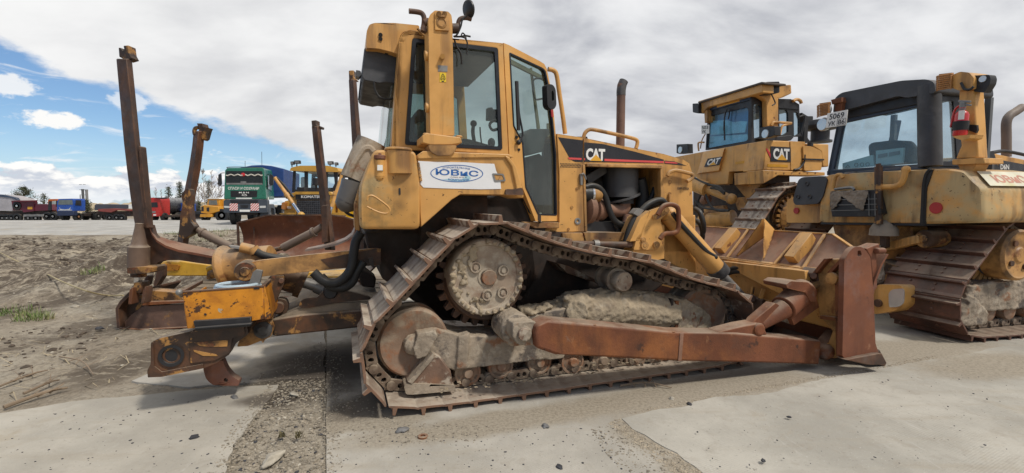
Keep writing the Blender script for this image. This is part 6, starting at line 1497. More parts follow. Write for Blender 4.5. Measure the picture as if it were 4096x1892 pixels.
    mb = MB(); mb.ext(s(C, [(290, 738), (420, 716), (564, 683), (570, 692), (572, 715), (440, 748), (300, 760)], -.30), F * .12); mb.build('ripper_link', YC, root, .01)
    q = Rf.s(C, (590, 700), -.28); mb = MB(); mb.cyl(q, q + F * .3, .11, n=20); mb.cyl(q - F * .02, q, .05, n=14); mb.build('link_pivot', MAT['oily_yellow'], root, .01)
    mb = MB(); mb.ext(s(C, rr([(392, 1000), (390, 900), (410, 880), (500, 884), (512, 900), (510, 960), (480, 985)], 12), -.62), F * .5); rb = mb.build('ripper_beam', YC, root, .02)
    mb = MB(); mb.ext(s(C, rr([(450, 915), (465, 900), (505, 896), (512, 905), (510, 955), (490, 970), (452, 972)], 10), -.635), F * .012); mb.build('reflective_patch', MAT['lamp'], rb)
    mb = MB(); q = Rf.s(C, (405, 955), -.65); mb.cyl(q, q + F * .05, .05, n=14); mb.build('beam_pin', MAT['rust_dark'], rb)
    mb = MB(); mb.ext(s(C, [(400, 780), (560, 830), (560, 870), (470, 890), (400, 850)], -.3), F * .4); mb.build('ripper_frame', MAT['oily_yellow'], root, .02)
    # upright shank with a cap on it
    mb = MB(); mb.ext(s(C, [(415, 740), (414, 640), (440, 640), (438, 735)], -.42), F * .08); mb.build('ripper_shank', MAT['oily'], root, .01)
    mb = MB(); c0 = Rf.s(C, (432, 668), -.40); mb.lathe(c0, UP, [(-.06, 0), (-.06, .16), (.02, .155), (.09, .12), (.14, .06), (.15, 0)], 20); co = mb.build('knitted_cap', MAT['cloth'], None, fr=Rf); tag(co, 'grey knitted cap hung on the upright ripper shank of a bulldozer', 'cap')
    mb = MB(); mb.ext(s(C, [(400, 720), (410, 760), (415, 860), (400, 880), (385, 800)], -.5), F * .1); cl = mb.build('mud_clump', MAT['mud_worn'], root); rough_up(cl, .014, .02, .06)
    mb = MB(); mb.box(Rf.P(1.9, 1.5, .72), Rf, 3.2, 1.25, .74); mb.build('belly_shade_block', MAT['dark'], root, .03)  # dark block added to darken the space under the machine
    # tracks
    pins = [Vector((p.x + .0, p.y)) for p in PINS]
    track(root, Rf, pins, .43, .86, MAT['shoe_dark'], MAT['link'], links=True, jitter=.004)
    track(root, Rf, pins, 2.55, .80, MAT['shoe_dark'], MAT['link'], links=False, jitter=.004)
    c1 = Rf.P(.60, .35, 1.0)
    mb = MB(); mb.lathe(c1 - L * .30, L, [(.0, 0), (0, .08), (.02, .10), (.02, .25), (.0, .28), (.03, .31), (.25, .31), (.25, 0)], 40)
    for i in range(25):
        t = 2 * math.pi * i / 25; rd = F * math.cos(t) + UP * math.sin(t); tg = F * -math.sin(t) + UP * math.cos(t); c_ = c1 + rd * .38
        mb.ext([c_ - tg * .035 - rd * .1, c_ + tg * .035 - rd * .1, c_ + tg * .016 + rd * .04, c_ - tg * .016 + rd * .04], L * .07)
    sp = mb.build('drive_sprocket', YD, root, .004)
    mb = MB()
    for i in range(4):
        t = i * 1.57 + .6; c_ = c1 - L * .30 + (F * math.cos(t) + UP * math.sin(t)) * .17; mb.cyl(c_, c_ + L * .02, .035, n=14)
    mb.each('hub_bolt', MAT['rust_dark'], sp)
    for x, r_ in ((.02, .29), (3.0, .30)):
        mb = MB(); mb.lathe(Rf.P(x, .30, .48), L, [(0, 0), (0, r_ * .9), (.02, r_), (.26, r_), (.26, 0)], 36); mb.build('idler_wheel', MAT['idler'], root)
    mb = MB(); mb.ext([Rf.P(x, .2, z) for x, z in [(-.05, .35), (.1, .62), (.4, .66), (3, .66), (3, .3), (.3, .3)]], L * .4); mb.ext([Rf.P(x, .15, z) for x, z in [(-.25, .16), (.05, .5), (.3, .3), (.3, .16)]], L * .15); fo = mb.build('roller_frame', MAT['mud_worn'], root); rough_up(fo, .018, .02, .1)
    for i in range(6):
        mb = MB(); mb.lathe(Rf.P(.5 + i * .36, .26, .27), L, [(-.02, 0), (-.02, .05), (0, .11), (.06, .115), (.26, .115), (.26, 0)], 22); mb.build('track_roller', MAT['idler'], root)
    return root
BD_R = bulldozer_r()

Bf = Frame(Rf.o + Rf.L * 3.0 - Rf.F * .1, R(14.6))
def bulldozer_b():
    YC, Y, YD, BK = MAT['yellow_clean'], MAT['yellow'], MAT['yellow_dirty'], MAT['black']
    root = thing('crawler_bulldozer', 'largest yellow bulldozer, standing farthest back between the other two, black cab with silver sunshade', 'bulldozer', Bf, 'parked yellow crawler bulldozers')
    F, L, s, w = Bf.F, Bf.L, Bf.s, Bf.w
    C = 'c7'
    # rear tank, sloping lower edge
    mb = MB(); mb.ext(s(C, [(60, 580), (270, 540), (415, 512), (690, 464), (668, 662), (440, 672), (430, 752), (330, 760), (200, 700), (190, 690), (60, 690)], 0), F * .85)
    tk = mb.build('fuel_tank', YC, root, .02, 3)
    mb = MB(); mb.loft([[Bf.s(C, p, -.0) for p in [(270, 540), (414, 514), (380, 672), (228, 690)]], [Bf.s(C, p, -.05) for p in [(285, 562), (405, 528), (372, 664), (240, 682)]]]); mb.build('badge_recess', YC, tk)
    def wl(p, wv): return Bf.w(C, p, wv)
    wr = Bf.loc(Bf.s(C, (690, 464), 0)).y
    side = [(690, 464), (838, 470), (850, 612), (850, 664), (664, 662)]
    mb = MB(); mb.ext(w(C, side, wr - .01), L * .5); mb.build('tank_side', YC, root, .015)
    def badge(P, parent):
        n = (P(1, 0) - P(0, 0)).cross(P(0, 1) - P(0, 0)).normalized()
        if n.dot(EYE - P(.5, .5)) < 0: n = -n
        mb = MB(); mb.ext([P(0, 0) + n * .002, P(1, 0) + n * .002, P(1, 1) + n * .002, P(0, 1) + n * .002], n * .004); b = mb.build('maker_badge', MAT['decal'], parent)
        mb = MB(); mb.text('CAT', P(.12, .14) + n * .009, P(.92, .14) + n * .009, P(.12, .88) + n * .009, 0, .045, 0, .92); mb.build('maker_lettering', MAT['white_ink'], b)
        mb = MB(); mb.ext([P(.30, .10) + n * .011, P(.80, .10) + n * .011, P(.54, .50) + n * .011], n * .001); mb.build('letter_triangle', MAT['yel_ink'], b)
    badge(lambda u, v: Bf.s(C, (276 + 98 * u + 24 * v, 642 - 14 * u - 56 * v), -.058), tk)
    badge(lambda u, v: Bf.w(C, (714 + 134 * u + (0) * v, 604 + 4 * u - 100 * v + 4 * u * v), wr - .014), tk)
    mb = MB(); mb.ext(w(C, [(684, 520), (692, 516), (744, 604), (722, 600)], wr - .018), L * .003); mb.build('red_chevron', MAT['red_paint'], tk)
    mb = MB(); q = Bf.s(C, (615, 563), -.012); mb.cyl(q, q + F * .02, .05, n=18); mb.build('reflector', MAT['red'], tk)
    mb = MB(); mb.ext(s(C, [(482, 608), (655, 584), (655, 602), (482, 625)], -.006), F * .004); mb.ext(w(C, [(695, 622), (830, 626), (830, 644), (695, 640)], wr - .016), L * .004); mb.each('reflective_tape', M_('amber_tape', (.56, .27, .02), .4), tk)
    # ledge, step box, side tanks
    mb = MB(); mb.ext(w(C, [(664, 662), (1075, 676), (1075, 698), (770, 694), (668, 752)], wr - .03), L * .4); mb.build('fender_ledge', YC, root, .01)
    mb = MB()
    for i in range(7): q = Bf.w(C, (700 + i * 52, 682), wr - .035); mb.cyl(q, q + L * .01, .016, n=8)
    mb.each('ledge_bolt', YD, root)
    mb = MB(); mb.ext(s(C, [(472, 682), (606, 672), (608, 750), (476, 762)], .04), F * .25); mb.build('step_box', YC, root, .01)
    mb = MB(); mb.ext(s(C, [(436, 684), (668, 664), (668, 752), (440, 762)], .12), F * .6); mb.ext(s(C, [(200, 760), (560, 750), (700, 760), (640, 860), (500, 1000), (200, 1060)], .9), F * 1.8); mb.build('hull', MAT['dark'], root, .02)
    mb = MB(); mb.ext(s(C, [(480, 762), (660, 750), (560, 860)], .2), F * .2); mb.build('fender_brace', YD, root, .01)
    mb = MB(); mb.ext(w(C, rr([(846, 470), (920, 476), (938, 560), (938, 664), (850, 662)], 6), wr - .02), L * .4); mb.ext(w(C, rr([(930, 500), (985, 505), (1052, 535), (1058, 580), (1050, 664), (938, 666)], 12), wr - .05), L * .45); st = mb.build('side_tank', YC, root, .025, 3)
    mb = MB(); mb.ext(w(C, [(938, 584), (1070, 588), (1070, 598), (938, 594)], wr - .07), L * .3); mb.cyl(wl((976, 505), wr + .1), wl((978, 482), wr + .1), .05, n=14); mb.tube(w(C, [(940, 560), (935, 610), (905, 650), (870, 660)], wr - .04), .02, 6); mb.build('tank_seam', BK, st)
    mb = MB(); mb.ext(w(C, [(920, 485), (1100, 490), (1100, 640), (1060, 640), (1050, 540), (985, 500)], wr + .4), L * 1.0); mb.build('hood', YC, root, .02)
    # cab: rear window, side, roof
    X = .18
    mb = MB()
    wo = [(284, 530), (302, 244), (580, 168), (590, 480), (420, 512)]; wi = rr([(290, 518), (308, 318), (322, 302), (555, 246), (567, 262), (565, 458), (552, 470)], 14)
    mb.ext(s(C, wo, X), F * .06, [s(C, wi, X)])
    wc = Bf.loc(Bf.s(C, (590, 300), X)).y
    so = [(588, 165), (640, 150), (768, 190), (905, 230), (910, 440), (770, 440), (590, 480)]
    sw = [rr([(600, 240), (612, 226), (640, 228), (652, 250), (652, 440), (604, 452)], 8), rr([(772, 262), (820, 262), (832, 290), (832, 410), (800, 430), (775, 430)], 8), rr([(868, 275), (895, 282), (906, 320), (906, 420), (870, 440)], 6)]
    mb.ext(w(C, so, wc), L * .05, [w(C, q, wc) for q in sw])
    mb.ext(w(C, [(768, 190), (850, 192), (905, 228), (905, 262), (768, 250)], wc - .02), L * 1.2)
    cab = mb.build('cab', BK, root, .012)
    mb = MB(); mb.ext(s(C, wi, X + .03), F * .006); mb.build('rear_glass', MAT['glass_blue'], cab)
    mb = MB()
    for q in sw: mb.ext(w(C, q, wc + .02), L * .006)
    mb.each('side_glass', MAT['glass_blue'], cab)
    mb = MB()
    lo = [(316, 430), (316, 338), (420, 330), (470, 345), (520, 338), (558, 340), (545, 412), (420, 424)]
    mb.ext(s(C, lo, X + .05), F * .01); mb.ext(s(C, [(292, 518), (305, 440), (560, 425), (565, 470)], X + .06), F * .01); mb.build('sunshade', MAT['foil'], cab)
    mb = MB(); mb.ext(s(C, [(292, 518), (308, 300), (567, 245), (565, 470)], X + .16), F * .02); mb.build('cab_lining', M_('sky_blue_backing', (.16, .33, .55), .7, var=.2), cab)  # blue sheet behind the glass: sky reflection put into the colour
    mb = MB(); mb.ext(s(C, [(300, 246), (580, 168), (580, 196), (300, 272)], X - .03), F * .05); vz = mb.build('window_visor', M_('blue_black_trim', (.02, .035, .07), .4), cab, .005)
    mb = MB(); mb.ext(s(C, [(360, 232), (508, 190), (508, 208), (360, 249)], X - .036), F * .006); mb.build('amber_tape', MAT['yel_ink'], vz)
    mb = MB(); mb.tube(s(C, [(430, 255), (415, 290), (408, 345), (405, 400)], X - .05), .014, 6); mb.bar(Bf.s(C, (408, 340), X - .05), Bf.s(C, (411, 465), X - .05), .02, .03); mb.tube(s(C, [(420, 255), (438, 262), (442, 290), (434, 325)], X - .05), .012, 6); mb.build('wiper', BK, cab)
    # roof canopy and roll-over posts
    mb = MB()
    mb.ext(s(C, [(236, 206), (640, 82), (662, 80), (662, 150), (640, 152), (560, 176), (300, 246), (262, 285), (232, 270)], X - .12), F * .25)
    cn = mb.build('roof_beam', YC, root, .02)
    mb = MB(); mb.ext(s(C, [(232, 212), (652, 78), (668, 80), (668, 94), (640, 96), (236, 222)], X - .16), F * .5); mb.build('roof_canopy', M_('dark_brown_roof', (.06, .045, .035), .6, var=.3), cn, .01)
    mb = MB(); mb.ext(w(C, [(640, 150), (770, 100), (852, 96), (856, 154), (800, 180), (768, 190), (768, 440), (716, 400), (690, 370), (686, 200), (640, 170)], wc - .12), L * .12); pp = mb.build('rollover_post', Y, root, .02)
    mb = MB(); mb.ext(s(C, [(276, 280), (296, 262), (296, 340), (280, 350)], X - .1), F * .2); mb.build('rear_post', YC, root)
    # lamps
    mb = MB(); mb.ext(w(C, rr([(655, 90), (690, 78), (774, 76), (774, 150), (735, 158), (680, 160), (660, 120)], 8), wc - .3), L * .15); mb.tube(w(C, [(720, 100), (718, 150), (735, 190), (745, 220), (725, 235)], wc - .32), .012, 6); l1 = mb.build('work_lamp', BK, root, .01)
    mb = MB(); mb.ext(s(C, rr([(198, 222), (236, 220), (238, 288), (200, 280)], 6), X - .2), F * .15); mb.build('work_lamp', BK, root, .01)
    def lampbox(px, lens, wv=None, sv=None):
        mb = MB(); P = (lambda q: Bf.s(C, q, sv))
        mb.ext([P(q) for q in px], F * .14); b = mb.build('work_lamp', BK, root, .006)
        mb = MB(); q = P(lens); mb.lathe(q - F * .02, F, [(0, 0), (0, .075), (.03, .08)], 18); mb.build('lamp_lens', MAT['lamp'], b)
    lampbox([(638, 384), (700, 370), (740, 372), (740, 432), (700, 446), (640, 454)], (682, 422), sv=.02)
    lampbox([(92, 492), (166, 488), (168, 550), (110, 555), (92, 550)], (120, 528), sv=.1)
    mb = MB(); mb.tube(w(C, [(720, 368), (735, 346), (770, 346), (852, 352)], wc - .15), .025, 8); mb.tube(w(C, [(775, 430), (790, 375), (815, 362), (852, 354)], wc - .15), .022, 8); mb.tube(w(C, [(862, 205), (890, 194), (912, 205), (918, 222)], wc - .05), .03, 8); mb.each('grab_rail', Y, root)
    mb = MB(); mb.tube(s(C, [(275, 478), (240, 480), (236, 500), (240, 535)], .1), .018, 6); mb.tube(s(C, [(285, 420), (262, 462), (250, 520)], .15), .012, 6); mb.build('rear_grab_rail', YD, root)
    mb = MB(); mb.ext(w(C, [(640, 452), (760, 440), (850, 430), (870, 445), (850, 466), (700, 470)], wc - .1), L * .3); mb.build('fender_mat', BK, root, .01)
    mb = MB(); mb.ext(w(C, rr([(920, 280), (960, 305), (996, 305), (996, 330), (965, 335), (960, 450), (985, 480), (935, 480), (940, 340)], 6), .9), L * .15); mb.tube(w(C, [(905, 310), (940, 305), (930, 380), (915, 440)], .9), .018, 6); mb.build('mirror_arm', BK, root, .01)
    mb = MB(); q = Bf.w(C, (1040, 480), 1.1); t = Bf.w(C, (1040, 335), 1.1); ax = (t - q); h = ax.length
    mb.lathe(q, UP, [(0, 0), (0, .22), (.04, .22), (.04, .17), (h * .55, .17), (h * .6, .30), (h * .75, .33), (h * .97, .30), (h, .25), (h, 0)], 26); mb.build('air_precleaner', MAT['plastic'], root)
    # number plate
    pu = lambda u, v: Bf.s(C, (256 + 52 * u, 424 - 4 * u - 58 * v), -.02)
    number_plate(root, pu, None, [('503', .10, .54, .9, .90), ('УК', .08, .08, .6, .42)])
    # ripper cylinders and hoses at the back
    mb = MB(); mb.cyl(Bf.s(C, (170, 742), -.25), Bf.s(C, (300, 790), -.2), .15, n=20); mb.cyl(Bf.s(C, (290, 786), -.2), Bf.s(C, (450, 850), -.1), .08, n=16); mb.ball(Bf.s(C, (455, 852), -.08), .11); mb.build('ripper_cylinder', YC, root)
    mb = MB(); mb.cyl(Bf.s(C, (262, 1000), -.25), Bf.s(C, (470, 975), .0), .15, n=20); mb.cyl(Bf.s(C, (262, 1000), -.25), Bf.s(C, (300, 996), -.2), .19, n=8); mb.build('ripper_cylinder', YC, root)
    mb = MB(); mb.cyl(Bf.s(C, (215, 1005), -.27), Bf.s(C, (265, 1000), -.25), .07, n=14); mb.build('cylinder_rod', MAT['chrome'], root)
    mb = MB(); mb.ext(s(C, [(270, 905), (400, 895), (410, 930), (280, 960)], .25), F * .1); mb.ext(s(C, [(250, 1040), (405, 1028), (405, 1080), (250, 1090)], .0), F * .3); mb.ext(s(C, rr([(470, 850), (520, 840), (550, 880), (540, 925), (500, 930)], 8), .1), F * .2); mb.build('ripper_frame', YD, root, .015)
    mb = MB()
    for pts in ([(205, 710), (260, 740), (330, 765), (400, 800)], [(300, 760), (370, 770), (410, 810)], [(285, 825), (320, 900), (370, 930), (440, 930)], [(215, 860), (260, 905), (330, 920), (420, 928)], [(250, 830), (230, 880), (220, 930)], [(320, 780), (370, 790), (410, 820)], [(210, 930), (250, 925), (270, 950)]): mb.tube(s(C, pts, -.28), .024, 7)
    mb.each('ripper_hose', MAT['rubber'], root)
    mb = MB(); mb.cyl(Bf.s(C, (270, 860), .1), Bf.s(C, (300, 850), .1), .1, n=14); mb.build('pipe_stub', MAT['pipe'], root)
    # right-hand track: shoes climb to the high sprocket
    sp = Bf.loc(Bf.w(C, (905, 985), .1))
    pa = [Vector((.30, .112)), Vector((.05, .25)), Vector((.0, .5))]
    low = Bf.loc(Bf.s(C, (540, 1090), .25)); 
    pins = [(-.3, .112), (-.6, .16), (-.78, .36), (-.77, .55), (-.60, .78), (-.30, 1.12), (-.02, 1.50), (.14, 1.76), (.36, 1.89), (.64, 1.90), (.95, 1.78), (2.2, 1.3), (3.1, .95), (3.35, .7), (3.35, .4), (3.1, .15), (2.8, .112)] + [(2.5 - i * .4, .112) for i in range(7)]
    pins = resample(smooth_loop([Vector(p) for p in pins], 2), .228)
    track(root, Bf, pins, .38, .66, MAT['shoe'], MAT['link'], links=True, jitter=.004)
    c1 = Bf.P(.58, .38, 1.36)
    mb = MB(); mb.lathe(c1 - L * .26, L, [(.0, 0), (0, .30), (.03, .36), (.1, .36), (.1, .46), (.18, .46), (.18, 0)], 40)
    for i in range(27):
        t = 2 * math.pi * i / 27; rd = F * math.cos(t) + UP * math.sin(t); tg = F * -math.sin(t) + UP * math.cos(t); c_ = c1 - L * .22 + rd * .40
        mb.ext([c_ - tg * .03 - rd * .06, c_ + tg * .03 - rd * .06, c_ + tg * .02 + rd * .035, c_ - tg * .02 + rd * .035], L * .09)
    mb.build('drive_sprocket', MAT['oily_yellow'], root)
    mb = MB(); mb.ext([Bf.P(x, .2, z) for x, z in [(.2, .3), (.4, .6), (3.4, .6), (3.4, .3)]], L * .4); mb.build('roller_frame', MAT['dark'], root, .02)
    return root
BD_B = bulldozer_b()
# ================================================================== LOG GRAPPLE standing on the ground behind the ripper
Gf = Frame(Vector((-3.4, 6.05, 0)), 0.0)
def log_grapple():
    root = thing('log_grapple', 'tall rusty log grapple with four upright tines on a low worn base behind the ripper', 'log grapple', Gf)
    RD, RS, YD, OI = MAT['rust_dark'], MAT['rust'], MAT['oily_yellow'], MAT['oily']
    F, L, w = Gf.F, Gf.L, Gf.w
    def tine(c, rows, wv, dn=.10, df=.14):
        """rows of (y, x left, x ridge, x right): box section standing on its corner"""
        rings = []
        for y, a, b, d_ in rows:
            rings.append([Gf.w(c, (a, y), wv), Gf.w(c, (b, y), wv - dn), Gf.w(c, (d_, y), wv), Gf.w(c, (a * .4 + d_ * .6, y), wv + df)])
        m = MB(); m.loft(rings); return m
    # near big tine
    mb = tine('c1', [(178, 84, 138, 170), (420, 106, 166, 194), (620, 124, 186, 214), (760, 140, 204, 232), (900, 158, 222, 250), (1000, 172, 236, 268), (1075, 186, 246, 290)], 0)
    t1 = mb.build('tine', RD, root, .012)
    mb = MB(); mb.ext(w('c1', [(96, 118), (112, 120), (118, 134), (126, 130), (122, 108), (150, 106), (156, 150), (170, 176), (136, 186), (100, 168)], -.05), L * .12); mb.build('tine_tip', OI, t1, .01)
    mb = MB(); mb.ext(w('c1', [(206, 640), (212, 645), (236, 900), (250, 1060), (232, 1070), (216, 900)], -.09), L * .1); mb.build('tine_rib', RD, t1)
    web = [(325, 0), (395, 0), (420, 90), (470, 160), (560, 215), (700, 262), (1165, 345), (1165, 437), (900, 402), (700, 372), (560, 374), (485, 396), (450, 430), (425, 505), (395, 505), (372, 300), (345, 100)]
    mb = MB(); mb.ext(w('d5', web, .0), L * .09); mb.build('tine_web', RD, t1, .006)
    lo = [(395, 20), (418, 90), (468, 158), (560, 215), (700, 262), (940, 306), (1170, 350)]; hi = [(372, -10), (412, 50), (490, 115), (600, 155), (740, 190), (960, 235), (1185, 285)]
    mb = MB(); mb.loft([[Gf.w('d5', a, -.06), Gf.w('d5', b, .16), Gf.w('d5', b, .16) + UP * -.03, Gf.w('d5', a, -.06) + UP * -.03] for a, b in zip(lo, hi)]); mb.build('tine_flange', MAT['rust_smooth'], t1)
    # cylinder beside it
    x = .0
    mb = MB(); mb.lathe(Gf.w('d5', (278, 445), -.10), Gf.w('d5', (284, 0), -.10) - Gf.w('d5', (278, 445), -.10), [(0, 0), (0, .118), (.26, .118), (.275, .10), (.30, .085), (.50, .05), (.56, .045), (.56, 0)], 24); cy = mb.build('tine_cylinder', M_('brown_grey_steel', (.13, .085, .06), .6, var=.3, blots=[((.30, .22, .14), 3, .6, .1, .6)], dust=(DUST, .5)), root, .004)
    mb = MB(); mb.ext(w('d5', rr([(152, 450), (345, 442), (402, 452), (398, 500), (330, 515), (155, 515)], 6), -.24), L * .26); mb.cyl(Gf.w('d5', (275, 512), -.11), Gf.w('d5', (275, 545), -.11), .085, n=18); mb.build('cylinder_head', YD, cy, .008)
    mb = MB(); mb.cyl(Gf.w('d5', (274, 535), -.11), Gf.w('d5', (270, 610), -.11), .045, n=16); mb.build('cylinder_rod', MAT['chrome'], cy)
    mb = MB(); mb.ext(w('d5', [(222, 608), (305, 604), (308, 700), (296, 725), (218, 720), (216, 660)], -.18), L * .14); mb.build('rod_eye', OI, cy, .01)
    for px in ([(165, 840), (178, 690), (205, 660), (215, 700), (200, 840)], [(300, 830), (322, 690), (345, 650), (352, 690), (335, 830)]):
        mb = MB(); mb.ext(w('d5', px, -.24), L * .12); mb.build('eye_lug', RD, root, .006)
    # base: skirt, end plate, deck of planks
    mb = MB()
    mb.ext(w('d5', [(340, 850), (400, 856), (740, 836), (1000, 830), (1320, 815), (1900, 800), (1900, 1060), (1320, 1075), (790, 1087), (310, 1110), (75, 1092), (190, 955), (290, 880)], .0), L * .06)
    sk = mb.build('base_skirt', M_('worn_purple_brown_steel', (.125, .072, .052), .55, var=.3, blots=[((.34, .17, .05), 3.4, .60, .05, .8), ((.05, .03, .022), 2.6, .58, .1, .7), ((.26, .2, .15), 5, .64, .08, .5)], dust=(DUST, .5), bump=(20, .25)), root, .01)
    mb = MB(); mb.ext(w('d5', [(320, 815), (1900, 770), (1900, 800), (740, 826), (345, 852), (310, 850)], -.05), L * .12); mb.ext(w('d5', [(70, 1090), (310, 1104), (790, 1078), (1900, 1040), (1900, 1056), (790, 1092), (310, 1116), (60, 1096)], -.04), L * .1); mb.build('base_rail', MAT['rust'], sk, .01)
    mb = MB(); mb.ext(w('d5', rr([(48, 1092), (30, 885), (75, 805), (168, 712), (200, 700), (200, 730), (100, 830), (62, 890), (80, 1085)], 8), -.08), L * .9); mb.build('end_plate', RD, root, .012)
    mb = MB(); mb.ext(w('d5', [(62, 890), (100, 830), (190, 745), (340, 740), (345, 845), (290, 875), (180, 960), (78, 1085)], .05), L * .06); mb.build('end_web', OI, root)
    zt = .38
    x0, x1 = Gf.loc(Gf.w('d5', (345, 800), 0)).x, 2.0
    pm = M_('weathered_planks', (.20, .155, .105), .85, var=.25, blots=[((.10, .07, .05), 3, .56, .1, .7)], bump=(18, .5))
    for i in range(5):
        mb = MB(); y0 = .05 + i * .31; mb.box(Gf.P((x0 + x1) / 2, y0 + .14, zt - .015 + i * .012), Gf, x1 - x0, .295, .05); mb.build('deck_plank', pm, root, .006)
    mb = MB(); mb.ext(w('d5', [(350, 690), (560, 705), (700, 720), (745, 790), (730, 800), (350, 805)], .02), L * .2); mb.build('deck_front', YD, root, .01)
    YW = M_('bright_worn_yellow', (.60, .33, .03), .5, var=.2, blots=[((.14, .06, .025), 4, .6, .06, .8), ((.62, .47, .25), 2.5, .6, .1, .6)], dust=(DUST, .5))
    mb = MB(); mb.ext(w('d5', [(480, 400), (560, 380), (690, 388), (720, 380), (1165, 440), (1172, 520), (1100, 540), (520, 540), (515, 470)], 1.62), L * .5); mb.ext(w('b3', [(1290, 440), (1400, 350), (1745, 345), (1745, 460), (1600, 470), (1300, 490)], 1.4), L * .6); mb.ext(w('b3', [(1250, 330), (1745, 300), (1745, 345), (1300, 420)], 2.1), L * .1); yb = mb.each('base_beam', YW, root, bevel=.02)[0]
    mb = MB(); mb.ext(w('d5', rr([(520, 440), (540, 410), (690, 425), (710, 430), (690, 480), (540, 490)], 8), 1.60), L * .02); mb.build('worn_pad', MAT['orange_box'], yb)
    mb = MB(); mb.ext(w('d5', rr([(465, 505), (470, 450), (495, 415), (525, 440), (525, 545), (450, 660), (430, 640)], 10), .8), L * .1); mb.ext(w('d5', [(320, 600), (360, 530), (385, 540), (360, 640), (330, 650)], .3), L * .1)
    mb.each('deck_gusset', RD, root, bevel=.01)
    mb = MB()
    for a in (1010, 1135): mb.ext(w('d5', rr([(a - 15, 575), (a - 10, 490), (a + 10, 485), (a + 25, 575)], 6), 1.2), L * .06)
    mb.cyl(Gf.w('d5', (1030, 515), 1.22), Gf.w('d5', (1120, 510), 1.22), .03, n=12); mb.ball(Gf.w('d5', (1065, 515), 1.2), .075); mb.build('deck_clevis', YD, root, .006)
    mb = MB(); mb.tube(w('d5', [(1010, 470), (1060, 450), (1115, 445)], 1.2), .045, 10); mb.build('yellow_handle', YW, root)
    # far big tine and its curved foot
    mb = tine('c1', [(288, 1314, 1340, 1357), (460, 1322, 1350, 1370), (640, 1332, 1362, 1386), (760, 1340, 1372, 1398), (960, 1352, 1388, 1412), (1090, 1360, 1398, 1424), (1290, 1372, 1412, 1440)], .7)
    t4 = mb.build('tine', RD, root, .012)
    mb = MB(); mb.ext(w('c1', [(1314, 240), (1340, 238), (1342, 275), (1356, 290), (1316, 292)], .66), L * .12); mb.build('tine_tip', OI, t4, .01)
    lo = [(1695, 940), (1672, 1000), (1600, 1060), (1480, 1110), (1300, 1150), (1100, 1185)]; hi = [(1688, 910), (1650, 985), (1575, 1040), (1450, 1090), (1290, 1128), (1140, 1160)]
    mb = MB(); mb.loft([[Gf.w('b2', a, .62), Gf.w('b2', b, .92), Gf.w('b2', b, .92) - UP * .03, Gf.w('b2', a, .62) - UP * .03] for a, b in zip(lo, hi)]); mb.build('tine_flange', M_('pale_worn_steel', (.33, .25, .20), .5, var=.2, blots=[(RUST, 4, .6, .1, .6)]), t4)
    # two shorter tines with their diagonal cylinders
    mb = tine('c1', [(560, 494, 520, 555), (640, 486, 512, 549), (760, 468, 497, 534), (900, 440, 474, 508), (1000, 428, 462, 492), (1145, 408, 440, 470), (1200, 402, 432, 462)], 1.0)
    t2 = mb.build('tine', RD, root, .01)
    mb = MB(); mb.ext(w('c1', [(512, 520), (538, 520), (545, 540), (566, 542), (560, 556), (548, 600), (536, 608), (515, 590), (524, 550)], .95), L * .14); mb.tube(w('c1', [(522, 542), (506, 545), (499, 562), (502, 580)], .98), .028, 8); mb.build('tine_tip', OI, t2, .01)
    mb = MB(); mb.ext(w('c1', rr([(428, 900), (450, 868), (470, 865), (476, 900), (470, 960), (478, 1040), (500, 1068), (480, 1110), (440, 1130), (415, 1120), (425, 1000), (438, 940)], 8), .84), L * .12); mb.build('tine_cheek', OI, t2, .01)
    mb = tine('c1', [(535, 1118, 1148, 1168), (640, 1128, 1160, 1180), (760, 1142, 1176, 1194), (900, 1158, 1192, 1212), (1140, 1182, 1218, 1242), (1190, 1188, 1222, 1246)], 1.0)
    t3 = mb.build('tine', RD, root, .01)
    mb = MB(); mb.ext(w('c1', [(1116, 505), (1143, 502), (1144, 528), (1168, 535), (1166, 548), (1120, 540)], .95), L * .14); mb.build('tine_tip', OI, t3, .01)
    mb = MB(); mb.ext(w('c1', [(1172, 955), (1200, 950), (1200, 1148), (1172, 1152)], .86), L * .08); mb.build('tine_cheek', MAT['rust_dark'], t3, .008)
    for a, b, e in (((640, 15), (690, 50), (890, 150)), ((1510, 10), (1460, 45), (1245, 155))):
        p, q, r_ = (Gf.w('b3', v, .95) for v in (a, b, e))
        mb = MB(); mb.cyl(p, q, .05, n=12); mb.cyl(q, r_, .062, n=16); mb.cyl(q, q.lerp(r_, .06), .075, n=14); c = mb.build('diagonal_cylinder', M_('grey_brown_cylinder', (.14, .10, .075), .5, var=.25, dust=(DUST, .4)), root)
    mb = MB(); mb.cyl(Gf.w('b3', (1245, 155), .95), Gf.w('b3', (1080, 195), .95), .035, n=12); mb.ext(w('b3', [(790, 140), (880, 135), (900, 165), (800, 170)], 1.0), L * .2); mb.build('cylinder_foot', YD, root, .01)
    return root
log_grapple()

